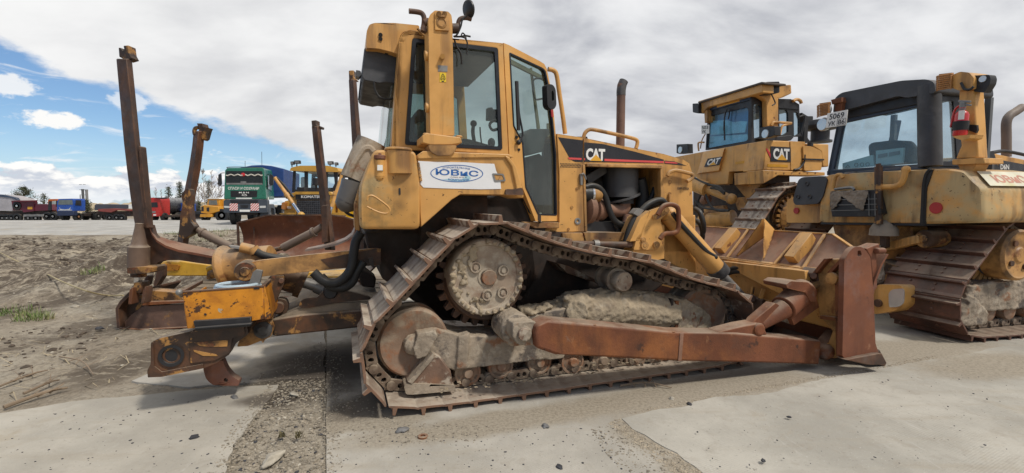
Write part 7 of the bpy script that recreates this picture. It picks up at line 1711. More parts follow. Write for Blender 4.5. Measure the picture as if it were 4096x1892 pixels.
# ================================================================== BULLDOZER FACING US behind the grapple
Kf = Frame(Vector((-5.7, 13.0, .10)), 0.0)
def bulldozer_k():
    root = thing('crawler_bulldozer', 'yellow bulldozer facing us with a wide rusty blade, right of the green truck', 'bulldozer', Kf, 'parked yellow crawler bulldozers')
    YK = M_('warm_yellow_paint', (.56, .31, .05), .45, var=.12, blots=[((.30, .16, .04), 2, .62, .1, .5)], dust=(DUST, .3))
    F, L, w = Kf.F, Kf.L, Kf.w
    C = 'b2'
    BK = MAT['black']
    top = [(300, 865), (480, 822), (660, 777), (900, 775), (1150, 775), (1430, 776), (1560, 792), (1720, 845)]
    rings = []
    for x, y in top:
        t = Kf.w(C, (x, y), 0.0)
        col_ = []
        for k in range(9):
            q = k / 8; z = Kf.o.z + (t.z - Kf.o.z) * (1 - q)
            col_.append(Vector((t.x, t.y + .30 * math.sin(q * math.pi * .95) - .12 * q, z)))
        rings.append(col_ + [p + L * .03 for p in reversed(col_)])
    mb = MB(); mb.loft(rings); bl = mb.build('blade', MAT['rust_smooth'], root)
    mb = MB()
    for a, b in zip(top, top[1:]): mb.bar(Kf.w(C, a, .0), Kf.w(C, b, .0), .05, .04)
    mb.bar(Kf.w(C, (300, 862), -.01), Kf.w(C, (300, 862), -.01) - UP * 1.0, .05, .05); mb.bar(Kf.w(C, (494, 825), .14), Kf.w(C, (494, 1190), .14), .012, .03); mb.build('blade_rim', MAT['rust_dark'], bl)
    mb = MB(); mb.ext(w(C, [(985, 512), (1395, 512), (1395, 800), (985, 800)], 1.5), L * 1.9); mb.ext(w(C, rr([(960, 520), (985, 496), (1395, 496), (1420, 520), (1420, 536), (960, 536)], 8), 1.47), L * 1.9); hd = mb.build('hood', YK, root, .02)
    mb = MB(); mb.ext(w(C, [(988, 528), (1392, 528), (1392, 592), (988, 592)], 1.46), L * .05); nb = mb.build('name_band', BK, hd)
    mb = MB(); mb.text('KOMATSU', Kf.w(C, (1054, 572), 1.45), Kf.w(C, (1296, 572), 1.45), Kf.w(C, (1054, 540), 1.45), 0, .03); mb.build('maker_lettering', MAT['white_ink'], nb)
    gm = bpy.data.materials.new('honeycomb_grille'); gm.use_nodes = True
    q = NT(gm.node_tree); b = gm.node_tree.nodes['Principled BSDF']
    vo = q.new('ShaderNodeTexVoronoi'); vo.inputs['Scale'].default_value = 16; vo.inputs['Randomness'].default_value = .25
    q.put(vo.inputs['Vector'], q.mapping(q.new('ShaderNodeTexCoord').outputs['Object'], scl=(1, .01, 1.0)))
    q.put(b.inputs['Base Color'], q.mix(q.rng(vo.outputs['Distance'], .3, .5), (.004, .004, .005), (.05, .05, .055))); b.inputs['Roughness'].default_value = .5
    mb = MB(); mb.ext(w(C, [(1000, 598), (1388, 598), (1388, 780), (1000, 780)], 1.46), L * .04); mb.build('grille', gm, hd)
    mb = MB(); mb.ext(w(C, [(930, 520), (985, 500), (985, 640), (950, 620)], 1.6), L * .3); mb.ext(w(C, rr([(855, 770), (858, 610), (900, 600), (960, 620), (985, 660), (985, 775)], 8), 1.9), L * .8); mb.ext(w(C, rr([(1490, 750), (1490, 560), (1560, 556), (1572, 600), (1572, 750)], 8), 1.9), L * 1.2); mb.ext(w(C, [(790, 752), (970, 748), (970, 775), (830, 775)], 1.3), L * .3); mb.ext(w(C, [(1420, 750), (1600, 745), (1600, 775), (1420, 775)], 1.3), L * .3); mb.build('side_tank', YK, root, .02)
    mb = MB(); mb.ext(w(C, rr([(820, 700), (822, 630), (850, 618), (858, 630), (858, 710)], 5), 1.7), L * .2); mb.build('turn_lamp', M_('brown_orange_box', (.36, .15, .04), .5), root)
    mb = MB(); mb.ext(w(C, [(888, 668), (938, 672), (936, 700), (888, 698)], 1.88), L * .02); mb.build('white_label', MAT['white_ink'], root)
    mb = MB(); mb.ext(w(C, [(1506, 618), (1522, 600), (1540, 620), (1522, 640)], 1.88), L * .02); mb.build('green_label', M_('pale_green_label', (.30, .45, .32), .5), root)
    # cab
    mb = MB()
    cab_o = [(945, 500), (960, 235), (1490, 240), (1480, 520)]
    h1 = rr([(978, 470), (985, 250), (1092, 232), (1096, 470)], 6); h2 = rr([(1130, 448), (1130, 235), (1250, 235), (1330, 240), (1330, 448)], 8); h3 = rr([(1366, 480), (1366, 250), (1440, 260), (1455, 400), (1400, 500)], 6)
    mb.ext(w(C, cab_o, 3.2), L * .06, [w(C, h, 3.2) for h in (h1, h2, h3)])
    back = [p + L * 1.5 for p in w(C, cab_o, 3.2)]
    mb.ext(back, L * .06, [[p + L * 1.5 for p in w(C, h, 3.2)] for h in ([(1000, 440), (1000, 290), (1120, 290), (1120, 440)], [(1160, 430), (1160, 290), (1330, 290), (1330, 430)], [(1366, 440), (1366, 300), (1440, 300), (1440, 440)])])
    cab = mb.build('cab', BK, root, .01)
    mb = MB()
    for h in (h1, h2, h3): mb.ext(w(C, h, 3.23), L * .006)
    mb.build('cab_glass', MAT['glass_blue'], cab)
    mb = MB(); mb.ext(w(C, rr([(918, 245), (935, 208), (1040, 186), (1370, 186), (1480, 210), (1502, 250), (1495, 262), (920, 246)], 8), 3.1), L * 1.8); mb.build('cab_roof', YK, cab, .02)
    mb = MB(); mb.ext(w(C, rr([(1050, 440), (1050, 330), (1075, 318), (1090, 330), (1092, 440)], 6), 3.9), L * .3); mb.build('operator_seat', M_('pale_seat', (.5, .52, .5), .7), cab, .02)
    mb = MB()
    for a in ([(926, 138), (962, 134), (965, 172), (930, 176)], [(968, 124), (1034, 122), (1038, 162), (974, 164)], [(1366, 134), (1428, 132), (1432, 170), (1372, 174)], [(1450, 148), (1484, 146), (1487, 178), (1454, 182)]):
        m2 = MB(); m2.ext(w(C, rr(a, 4), 3.3), L * .12); cx = sum(p[0] for p in a) / 4; m2.bar(Kf.w(C, (cx, 165), 3.36), Kf.w(C, (cx, 200), 3.36), .03, .03); o = m2.build('work_lamp', BK, root, .01)
        m3 = MB(); m3.ext(w(C, shrink(a, .78), 3.295), L * .01); m3.build('lamp_lens', MAT['steel'], o)
    mb.bm.free()
    mb = MB(); mb.cyl(Kf.w(C, (1236, 480), 2.6), Kf.w(C, (1236, 420), 2.6), .04, n=10); mb.cyl(Kf.w(C, (1236, 420), 2.6), Kf.w(C, (1236, 335), 2.6), .13, n=18); mb.ext(w(C, [(1002, 500), (1006, 442), (1092, 442), (1096, 500)], 2.0), L * .3); mb.build('air_intake', BK, root, .006)
    for a, b, e in (((745, 330), (905, 560), (960, 640)), ((1545, 288), (1460, 540), (1420, 680))):
        p, q_, r_ = Kf.w(C, a, 1.25), Kf.w(C, b, 1.1), Kf.w(C, e, 1.0)
        mb = MB(); mb.cyl(p, r_, .056, n=18); mb.cyl(q_.lerp(p, .16), q_.lerp(p, .0), .085, n=14); o = mb.build('lift_cylinder', MAT['yellow_clean'], root)
        mb = MB(); d_ = (r_ - p).normalized(); mb.cyl(r_, r_ + d_ * .42, .05, n=12); mb.build('cylinder_rod', MAT['chrome'], o)
        mb = MB(); mb.tube([p + F * .05, p.lerp(q_, .4) + F * .12 - L * .02, q_ + F * .14], .035, 8); mb.build('cylinder_hose', MAT['rubber'], o)
        mb = MB(); mb.ball(r_ + d_ * .45, .11); mb.build('cylinder_foot', YK, o)
    # tracks, mostly behind the blade
    for wx in (-1.9 + .95, .95 - .1):
        px = Kf.w(C, (1190, 800), 1.5).x - Kf.o.x
        mb = MB(); P = []
        for k in range(24):
            t = 2 * math.pi * k / 24; P.append(Kf.P(px + wx - .25, 1.9 + 1.3 * math.copysign(min(1, abs(math.cos(t)) * 1.15), math.cos(t)), .45 + .43 * math.sin(t)))
        mb.ext(P, F * .5); mb.build('track', MAT['shoe_dark'], root, .03)
    mb = MB(); mb.ext(w(C, rr([(1585, 800), (1590, 660), (1640, 650), (1700, 655), (1700, 815)], 8), 2.2), L * .6); mb.build('rear_fender', M_('bright_yellow_fender', (.72, .42, .01), .4), root, .02)
bulldozer_k()

# ================================================================== GREEN TRUCK
Mf = Frame(Vector((-14.1, 26.0, .48)), R(14.5))
def wheel(root, fr, c, r, wid, rim_m=None, axis=None):
    """wheel with its axle along axis; c on the outer face"""
    ax = axis or -fr.F
    mb = MB(); mb.lathe(c, ax, [(-wid, 0), (-wid, r * .9), (-wid + .03, r), (-.03, r), (0, r * .9), (0, r * .62), (-.02, r * .58)], 28); t = mb.build('wheel', MAT['rubber'], root)
    mb = MB(); mb.lathe(c, ax, [(-.02, r * .60), (-.05, r * .5), (-.08, r * .3), (-.01, r * .26), (0, r * .15), (0, 0)], 20); mb.build('rim', rim_m or MAT['steel'], t)
    return t
def green_truck():
    root = thing('tarpaulin_truck', 'green flat-fronted truck with a blue tarpaulin body and red-striped plates, parked on the road', 'truck', Mf)
    F, L, w = Mf.F, Mf.L, Mf.w
    C = 'b2'
    GR = M_('green_truck_paint', (.012, .135, .085), .3, var=.12, coat=.4, dust=(DUST, .25)); GY = M_('grey_blue_bumper', (.045, .055, .07), .55, var=.15, dust=(DUST, .3))
    BL = M_('blue_tarpaulin', (.012, .045, .17), .6, var=.2, bump=(2.5, .3, .05), dust=(DUST, .15))
    mb = MB(); fr_ = rr([(135, 585), (148, 240), (180, 212), (600, 210), (612, 235), (640, 585)], 14)
    P = w(C, fr_, 0); mb.loft([[p for p in P], [p + L * .35 for p in P], [p + L * 1.9 for p in P]])
    cab = mb.build('cab', GR, root, .03, 3)
    mb = MB(); mb.ext(w(C, rr([(156, 412), (162, 250), (592, 252), (600, 412)], 10), -.012), L * .03); mb.build('windscreen', M_('dark_windscreen', (.018, .022, .024), .25, spec=.25), cab)
    mb = MB(); g_ = []
    pts = [(160, 300)] + [(180 + i * 40, 305 + (-14 if i % 2 else 0)) for i in range(11)] + [(595, 295)]
    mb.tube(w(C, pts, -.03), .035, 5, 3); mb.build('garland', M_('cream_garland', (.5, .47, .40), .8), cab)
    mb = MB(); mb.ball(Mf.w(C, (363, 293), -.03), .10, 1.2, .3, 1); mb.build('red_emblem', MAT['red_paint'], cab)
    mb = MB(); mb.ext(w(C, [(330, 412), (335, 372), (400, 372), (405, 412)], -.016), L * .004); mb.ext(w(C, [(165, 412), (165, 392), (590, 392), (598, 412)], -.014), L * .002); mb.build('dash_items', MAT['steel'], cab)
    mb = MB(); mb.text('СПАСИ И СОХРАНИ', Mf.w(C, (184, 472), -.012), Mf.w(C, (554, 474), -.012), Mf.w(C, (184, 438), -.012), 0, .02); mb.build('motto_lettering', MAT['white_ink'], cab)
    mb = MB()
    for i in range(5): mb.ext(w(C, [(218, 488 + i * 15), (528, 488 + i * 15), (526, 498 + i * 15), (220, 498 + i * 15)], -.03), L * .05)
    mb.ext(w(C, [(214, 484), (532, 484), (528, 560), (218, 560)], -.012), L * .02); gr = mb.build('grille', MAT['black'], cab)
    mb = MB(); mb.text('MAN', Mf.w(C, (314, 515), -.045), Mf.w(C, (432, 515), -.045), Mf.w(C, (314, 498), -.045), 0, .02, 0, 1.3); mb.tube(w(C, [(350, 538), (370, 524), (395, 530), (408, 542), (385, 546), (352, 540)], -.04), .012, 5); mb.build('maker_lettering', MAT['white_ink'], gr)
    mb = MB(); mb.ext(w(C, [(278, 568), (468, 568), (468, 582), (278, 582)], -.02), L * .03); mb.build('white_strip', MAT['white_ink'], cab)
    mb = MB(); mb.ext(w(C, rr([(132, 745), (132, 600), (160, 588), (640, 588), (650, 605), (650, 745)], 10), -.12), L * .5); bp = mb.build('bumper', GY, root, .03)
    mb = MB(); mb.ext(w(C, [(210, 598), (545, 598), (530, 640), (225, 640)], -.13), L * .02); mb.ext(w(C, [(330, 655), (430, 655), (420, 690), (335, 690)], -.13), L * .02); mb.build('air_slot', MAT['black'], bp)
    mb = MB()
    for a in ([(136, 665), (205, 668), (205, 690), (138, 688)], [(560, 665), (632, 663), (634, 688), (562, 690)]): mb.ext(w(C, a, -.13), L * .02)
    mb.each('headlight', MAT['lamp'], bp)
    for x0, x1 in ((204, 300), (453, 551)):
        mb = MB(); mb.ext(w(C, [(x0, 636), (x1, 636), (x1, 722), (x0, 722)], -.15), L * .02); pl = mb.build('marker_plate', MAT['white_ink'], bp)
        mb = MB()
        for i in range(-3, 5):
            a = x0 + i * 30; poly = [(a, 722), (a + 15, 722), (a + 101, 636), (a + 86, 636)]
            q_ = []
            for p in poly:
                q_.append((min(max(p[0], x0), x1), p[1]))
            def clip(poly, x0, x1):
                for sgn, lim in ((1, x0), (-1, x1)):
                    out = []
                    for i2 in range(len(poly)):
                        a2, b2 = poly[i2 - 1], poly[i2]
                        ia, ib = sgn * (a2[0] - lim) >= 0, sgn * (b2[0] - lim) >= 0
                        if ia != ib:
                            t = (lim - a2[0]) / (b2[0] - a2[0]); out.append((lim, a2[1] + (b2[1] - a2[1]) * t))
                        if ib: out.append(b2)
                    poly = out
                    if not poly: break
                return poly
            q_ = clip(poly, x0, x1)
            if len(q_) >= 3: mb.ext(w(C, q_, -.153), L * .002)
        mb.build('red_stripes', MAT['red_paint'], pl)
    mb = MB(); mb.ext(w(C, [(322, 710), (445, 710), (445, 735), (322, 735)], -.15), L * .02); mb.build('number_plate', MAT['plate'], bp)
    # side: door window, mirrors, deflector, arch
    xs = Mf.loc(Mf.w(C, (640, 500), 0)).x
    def side(c_, p): return Mf.s(c_, p, xs + .01)
    mb = MB(); mb.ext([Mf.P(xs + .008, y, z) for y, z in [(.35, 2.0), (.45, 2.75), (1.25, 2.75), (1.25, 1.95)]], F * .01); mb.build('side_window', M_('side_glass_pale', (.20, .25, .28), .1, spec=.8), cab)
    mb = MB(); mb.ext([Mf.P(xs + .005, y, z) for y, z in [(.3, 1.15), (1.3, 1.15), (1.3, 1.17), (.3, 1.17)]], F * .008); q_ = Mf.P(xs, .38, 1.45); mb.cyl(q_, q_ + F * .012, .10, n=16); mb.build('door_mark', MAT['white_ink'], cab)
    mb = MB(); mb.ext(w(C, rr([(62, 410), (70, 290), (100, 285), (106, 400), (98, 420)], 6), .0), L * .12); mb.tube(w(C, [(85, 290), (110, 275), (145, 272)], .05), .02, 6); mb.tube(w(C, [(80, 420), (110, 428), (140, 425)], .05), .02, 6)
    mb.ext(w(C, rr([(672, 410), (675, 300), (700, 292), (724, 310), (724, 410), (700, 425)], 6), .1), L * .1); mb.tube(w(C, [(640, 300), (680, 285), (700, 295)], .12), .02, 6); mb.tube(w(C, [(625, 445), (660, 430), (695, 425)], .1), .02, 6); mb.each('side_mirror', MAT['black'], cab)
    mb = MB(); mb.tube(w(C, [(180, 222), (185, 205), (380, 203), (600, 212), (604, 225)], .3), .02, 6); mb.tube([Mf.w(C, (388, 205), .5), Mf.w(C, (388, 130), .5)], .012, 5, 1); mb.tube([Mf.w(C, (588, 180), 1.5), Mf.w(C, (586, 20), 1.5)], .012, 5, 1); mb.build('roof_rail', MAT['black'], cab)
    mb = MB(); mb.ext([Mf.P(xs - .4, y, z) for y, z in [(.2, .45), (.2, .9), (.6, 1.15), (1.5, 1.15), (1.8, .8), (1.8, .45), (1.6, .45), (1.45, .9), (.75, .95), (.5, .45)]], F * .45); mb.build('wheel_arch', GY, root, .02)
    x0 = Mf.loc(Mf.w(C, (150, 700), 0)).x
    for x, ax in ((xs - .03, F), (x0 + .03, -F)):
        for y in (1.0, 4.4, 5.7): wheel(root, Mf, Mf.P(x, y, .55), .56, .34, None, ax)
    mb = MB(); mb.ext([Mf.P(x0 + .5, 0.1, .55), Mf.P(xs - .5, .1, .55), Mf.P(xs - .5, .1, .95), Mf.P(x0 + .5, .1, .95)], L * 7.0); mb.build('chassis', MAT['dark'], root)
    wb = 2.35
    mb = MB()
    B0 = [Mf.w(C, p, wb) for p in [(300, 560), (300, 215), (470, 182), (590, 178), (700, 188), (845, 222), (845, 552)]]
    mb.ext(B0, L * 5.2); mb.build('tarpaulin_body', BL, root, .03)
green_truck()

# ================================================================== VEHICLES along the far side of the road
def far_frame(px, depth):
    p = Frame(Vector((0, depth, 0)), 0).w('b1', px, 0)
    return Frame(Vector((p.x, depth, base_z(p.x, depth))), 0.0)
def pm(name, c, rough=.45): return M_(name, c, rough, var=.15, vs=.8, dust=(DUST, .2))
def far_wheels(root, fr, xs, r, w0=0.0):
    for x, dy in xs: wheel(root, fr, fr.P(x, w0 + dy, r + .0), r, .3, None, -fr.L)
def far_vehicles():
    D = 60.0
    grp = 'trucks and trailers parked along the far side of the road'
    DK = MAT['dark']; C = 'b1'
    def X(fr, px, wv=0): return fr.loc(fr.w(C, px, wv)).x
    def Z(fr, px, wv=0): return fr.loc(fr.w(C, px, wv)).z
    def part(root, fr, name, px, w0, dw, m, bev=.03):
        mb = MB(); mb.ext(fr.w(C, px, w0), fr.L * dw); return mb.build(name, m, root, bev)
    def tyre(root, fr, px, r, w0=0.0, side=False):
        q = fr.w(C, px, w0); ax = -fr.L if not side else fr.F
        return wheel(root, fr, q, r, .35, MAT['steel'], ax)
    # blue tractor unit, front towards us, chassis running back to the right
    fr = far_frame((750, 808), D)
    r = thing('tractor_unit', 'blue truck cab with a bare chassis and no trailer, by the twin chimneys', 'truck', fr, grp)
    BLU = pm('strong_blue_paint', (.02, .075, .33), .3)
    cab = part(r, fr, 'cab', rr([(650, 700), (655, 590), (668, 560), (830, 556), (838, 580), (838, 700)], 8), 0, 1.7, BLU, .05)
    part(cab, fr, 'windscreen', rr([(664, 626), (672, 572), (826, 570), (832, 626)], 5), -.03, .05, M_('grey_glass', (.12, .14, .14), .15)); part(cab, fr, 'chrome_grille', [(676, 655), (690, 675), (740, 680), (790, 675), (808, 652), (800, 682), (690, 684)], -.04, .05, MAT['lamp'], 0); part(cab, fr, 'grille_bar', [(665, 684), (822, 684), (822, 692), (665, 692)], -.06, .06, MAT['lamp'], 0)
    part(r, fr, 'bumper', [(650, 700), (840, 698), (842, 750), (652, 752)], -.15, .6, pm('navy_bumper', (.02, .03, .07)), .05)
    mb = MB(); xs = X(fr, (838, 600)); mb.ext([fr.P(xs + .01, y, z) for y, z in [(.25, 2.0), (.35, 2.65), (1.1, 2.65), (1.1, 1.95)]], fr.F * .02); mb.build('side_window', MAT['black'], cab)
    mb = MB(); mb.ext(fr.w(C, [(548, 690), (556, 588), (580, 585), (582, 690)], .2), fr.L * .15); mb.ext(fr.w(C, [(640, 650), (640, 580), (654, 580), (654, 650)], .0), fr.L * .1); mb.each('side_mirror', MAT['black'], cab)
    xa, xb = X(fr, (680, 780)), X(fr, (825, 780))
    for y in (.7, 3.6, 4.9):
        wheel(r, fr, fr.P(xb + .25, y, .52), .53, .4, M_('rusty_rim', (.25, .13, .07), .6) if y < 1 else MAT['steel'], fr.F); wheel(r, fr, fr.P(xa - .1, y, .52), .53, .4, None, -fr.F)
    mb = MB(); mb.box(fr.P((xa + xb) / 2, 3.4, .75), fr, 1.0, 5.0, .35); mb.box(fr.P((xa + xb) / 2, 4.1, 1.05), fr, 1.0, 1.2, .15); mb.build('chassis', DK, r)
    mb = MB(); mb.box(fr.P(xb + .05, 4.2, 1.13), fr, .5, 2.6, .05); mb.build('mudguard', MAT['steel'], r, .02)
    # maroon tipper with a spare wheel on its headboard
    fr = far_frame((330, 808), D + 1)
    r = thing('tipper_trailer', 'maroon tipper body with a spare wheel on its front, left of the blue truck', 'tipper', fr, grp)
    MR = pm('maroon_paint', (.10, .014, .028), .45)
    b = part(r, fr, 'tipper_body', [(128, 580), (385, 578), (388, 700), (265, 715), (250, 690), (145, 690)], 0, .5, MR); part(b, fr, 'body_side', [(388, 618), (560, 622), (600, 690), (388, 700)], .1, 2.4, MR); part(b, fr, 'headboard', [(122, 580), (385, 575), (385, 590), (130, 592)], -.4, .5, pm('maroon_edge', (.12, .02, .03)))
    w_ = fr.w(C, (188, 640), -.1); wheel(b, fr, w_, .55, .3, MAT['lamp'], -fr.L)
    part(r, fr, 'marker_lamp', [(315, 650), (368, 650), (368, 678), (315, 678)], -.03, .05, MAT['yel_ink'], 0); part(r, fr, 'rear_bar', [(265, 738), (500, 736), (500, 760), (265, 762)], -.1, .2, MAT['steel']); part(r, fr, 'chassis', [(150, 700), (640, 700), (640, 760), (150, 760)], .3, 2.2, DK)
    for px in ((318, 780), (405, 780), (530, 760), (600, 760), (190, 775)): tyre(r, fr, px, .55, -.05)
    # grey box trailer cut by the left edge
    fr = far_frame((60, 808), D + 2)
    r = thing('semi_trailer', 'pale grey high-sided semi-trailer cut off by the left edge of the picture', 'trailer', fr, grp)
    GY = pm('pale_grey_panel', (.36, .34, .35)); part(r, fr, 'body', [(-180, 505), (30, 520), (130, 548), (205, 575), (140, 700), (-180, 690)], 0, 2.5, GY); part(r, fr, 'tarpaulin_roll', [(-180, 495), (40, 512), (180, 545), (200, 575), (130, 550), (-180, 512)], -.1, .4, pm('dark_blue_roll', (.04, .06, .10))); part(r, fr, 'chassis', [(-180, 700), (205, 715), (200, 755), (-180, 745)], .1, 2.2, DK)
    for px in ((20, 780), (75, 780), (125, 780), (-80, 780)): tyre(r, fr, px, .52, .0)
    # orange cab behind
    fr = far_frame((600, 800), D + 6)
    r = thing('parked_truck', 'orange truck cab mostly hidden behind the blue truck', 'truck', fr, grp)
    OR = pm('faded_orange_paint', (.50, .12, .02)); b = part(r, fr, 'cab', [(545, 740), (548, 575), (560, 562), (660, 560), (662, 740)], 0, 2, OR); part(b, fr, 'windscreen', [(592, 630), (596, 584), (640, 582), (640, 630)], -.02, .04, M_('pale_glass', (.4, .45, .42), .2), 0); tyre(r, fr, (580, 775), .5, -.02); tyre(r, fr, (640, 775), .5, -.02)
    # low loader
    fr = far_frame((1290, 800), D + 1)
    r = thing('low_loader', 'dark flat trailer with a red frame, right of the blue truck', 'trailer', fr, grp)
    part(r, fr, 'side_box', [(1078, 690), (1082, 630), (1100, 618), (1450, 626), (1495, 640), (1495, 672), (1300, 675)], 0, 2.2, pm('dark_slate', (.06, .06, .075))); part(r, fr, 'deck', [(1120, 676), (1310, 668), (1500, 680), (1500, 700), (1330, 690), (1270, 715), (1120, 700)], -.2, .4, pm('dull_red', (.22, .05, .04))); part(r, fr, 'chassis', [(1100, 700), (1500, 700), (1500, 760), (1280, 760), (1110, 740)], .1, 2.0, DK)
    part(r, fr, 'white_panel', [(1470, 625), (1520, 622), (1520, 672), (1470, 672)], -.1, .2, MAT['white_ink'])
    for px in ((1250, 775), (1330, 775), (1390, 778)): tyre(r, fr, px, .50, -.05)
    # red truck with a black tank
    fr = far_frame((1770, 800), D)
    r = thing('tank_truck', 'red truck cab with a black tank behind it, beside the tall tine', 'truck', fr, grp)
    RD = pm('red_truck_paint', (.40, .025, .02), .35); b = part(r, fr, 'cab', rr([(1690, 760), (1695, 560), (1720, 545), (1818, 546), (1828, 575), (1828, 760)], 8), 0, 1.8, RD, .05); part(b, fr, 'windscreen', [(1722, 655), (1722, 600), (1800, 598), (1806, 655)], -.03, .05, MAT['black'], 0); part(b, fr, 'grille', [(1715, 700), (1780, 700), (1780, 720), (1715, 720)], -.03, .05, MAT['steel'], 0); part(b, fr, 'visor', [(1760, 545), (1900, 543), (1920, 556), (1850, 562)], -.2, .3, MAT['black'])
    mb = MB(); q = fr.w(C, (1855, 640), 2.0); mb.lathe(q, fr.L, [(0, 0), (0, .95), (.1, 1.1), (5.5, 1.1), (5.6, .95), (5.6, 0)], 26); mb.build('tank', M_('glossy_black_tank', (.03, .03, .033), .25, var=.2, dust=((.5, .5, .5), .5)), r)
    part(r, fr, 'chassis', [(1830, 745), (1970, 745), (1970, 770), (1830, 770)], .4, 6, DK); xs = X(fr, (1828, 760))
    for y in (.8, 3.4, 4.7): wheel(r, fr, fr.P(xs + .2, y, .5), .52, .4, None, fr.F)
    wheel(r, fr, fr.P(X(fr, (1700, 760)), .8, .5), .52, .4, None, -fr.F)
    part(r, fr, 'number_plate', [(1755, 735), (1785, 735), (1785, 752), (1755, 752)], -.05, .05, MAT['white_ink'], 0)
    # blue trailer
    fr = far_frame((2020, 795), D + 4)
    r = thing('parked_trailer', 'small blue trailer body standing behind the red tank truck', 'trailer', fr, grp)
    part(r, fr, 'body', [(1962, 690), (1964, 612), (2085, 606), (2110, 620), (2110, 700)], 0, 2.4, pm('mid_blue_paint', (.02, .06, .26))); part(r, fr, 'chassis', [(1962, 700), (2110, 700), (2110, 745), (1962, 745)], .2, 2, DK)
    for px in ((1995, 770), (2060, 770)): tyre(r, fr, px, .5, -.02)
    # yellow articulated tractor
    fr = far_frame((2430, 798), 56)
    r = thing('wheel_tractor', 'old yellow wheeled tractor with a pale cab roof, left of the green truck', 'tractor', fr, grp)
    YT = pm('orange_yellow_paint', (.56, .26, .025)); h = part(r, fr, 'hood', [(2298, 720), (2300, 645), (2340, 630), (2500, 650), (2510, 700), (2400, 735)], -.6, 1.8, YT, .06)
    part(h, fr, 'grille', [(2305, 700), (2308, 650), (2330, 645), (2332, 700)], -.62, .05, MAT['black'], 0); part(h, fr, 'front_grille', [(2365, 700), (2365, 660), (2395, 655), (2395, 705)], -.62, .05, MAT['black'], 0)
    part(r, fr, 'bumper', [(2285, 768), (2290, 735), (2420, 735), (2420, 768)], -.8, .4, YT, .05); cb = part(r, fr, 'cab', [(2370, 650), (2375, 560), (2510, 560), (2520, 660)], .2, 1.6, YT, .04); part(cb, fr, 'windscreen', [(2388, 628), (2392, 576), (2480, 576), (2490, 630)], .17, .05, M_('tractor_glass', (.15, .16, .15), .2), 0); part(cb, fr, 'cab_roof', [(2368, 560), (2400, 546), (2500, 545), (2515, 560)], .1, 1.8, MAT['white_ink'], .02)
    part(r, fr, 'rear_frame', [(2505, 700), (2508, 560), (2560, 570), (2640, 640), (2680, 740), (2520, 740)], .6, 1.8, YT, .05); part(r, fr, 'chassis', [(2300, 770), (2300, 735), (2660, 735), (2640, 770)], .0, 1.5, DK)
    for px, wv in (((2535, 750), -.5), ((2345, 765), -.2), ((2665, 755), .5)): tyre(r, fr, px, .78 if px[0] > 2400 else .55, wv)
    # dark flat-bed between the tine and the tractor
    fr = far_frame((2240, 795), D + 2)
    r = thing('parked_trailer', 'low black flat-bed trailer just left of the old yellow tractor', 'trailer', fr, grp)
    part(r, fr, 'deck', [(2190, 735), (2190, 700), (2300, 700), (2300, 735)], 0, 2.4, MAT['black']); part(r, fr, 'axle_box', [(2200, 790), (2200, 735), (2280, 735), (2280, 790)], .2, 1.8, DK)
    # chimneys
    for x0, x1, y0, lab in ((945, 970, 447, 'left and darker of two steel chimneys behind the parked trucks'), (988, 1014, 452, 'right and paler of two steel chimneys behind the parked trucks')):
        fr = far_frame(((x0 + x1) / 2, 790), 92)
        o = thing('chimney', lab, 'chimney', fr, 'twin steel chimneys')
        a, b_ = fr.w(C, ((x0 + x1) / 2, 640), 0), fr.w(C, ((x0 + x1) / 2, y0), 0); a.z = fr.o.z; rad = (fr.w(C, (x1, 500), 0).x - fr.w(C, (x0, 500), 0).x) / 2
        mb = MB(); mb.lathe(a, UP, [(0, 0), (0, rad), (b_.z - a.z - .3, rad), (b_.z - a.z - .3, rad * 1.08), (b_.z - a.z, rad * 1.08), (b_.z - a.z, rad * .7)], 18); st = mb.build('stack', pm('grey_stack', (.10, .105, .11) if x0 < 960 else (.20, .20, .20)), o)
        mb = MB(); mb.bar(Vector((a.x - rad - .35, a.y, a.z)), Vector((a.x - rad - .35, a.y, b_.z - 1.2)), .1, .1); 
        for k in range(5): z_ = a.z + 2 + k * 1.0; mb.bar(Vector((a.x - rad - .4, a.y, z_)), Vector((a.x - rad + .1, a.y, z_)), .08, .08)
        mb.build('ladder', MAT['steel'], o)
far_vehicles()
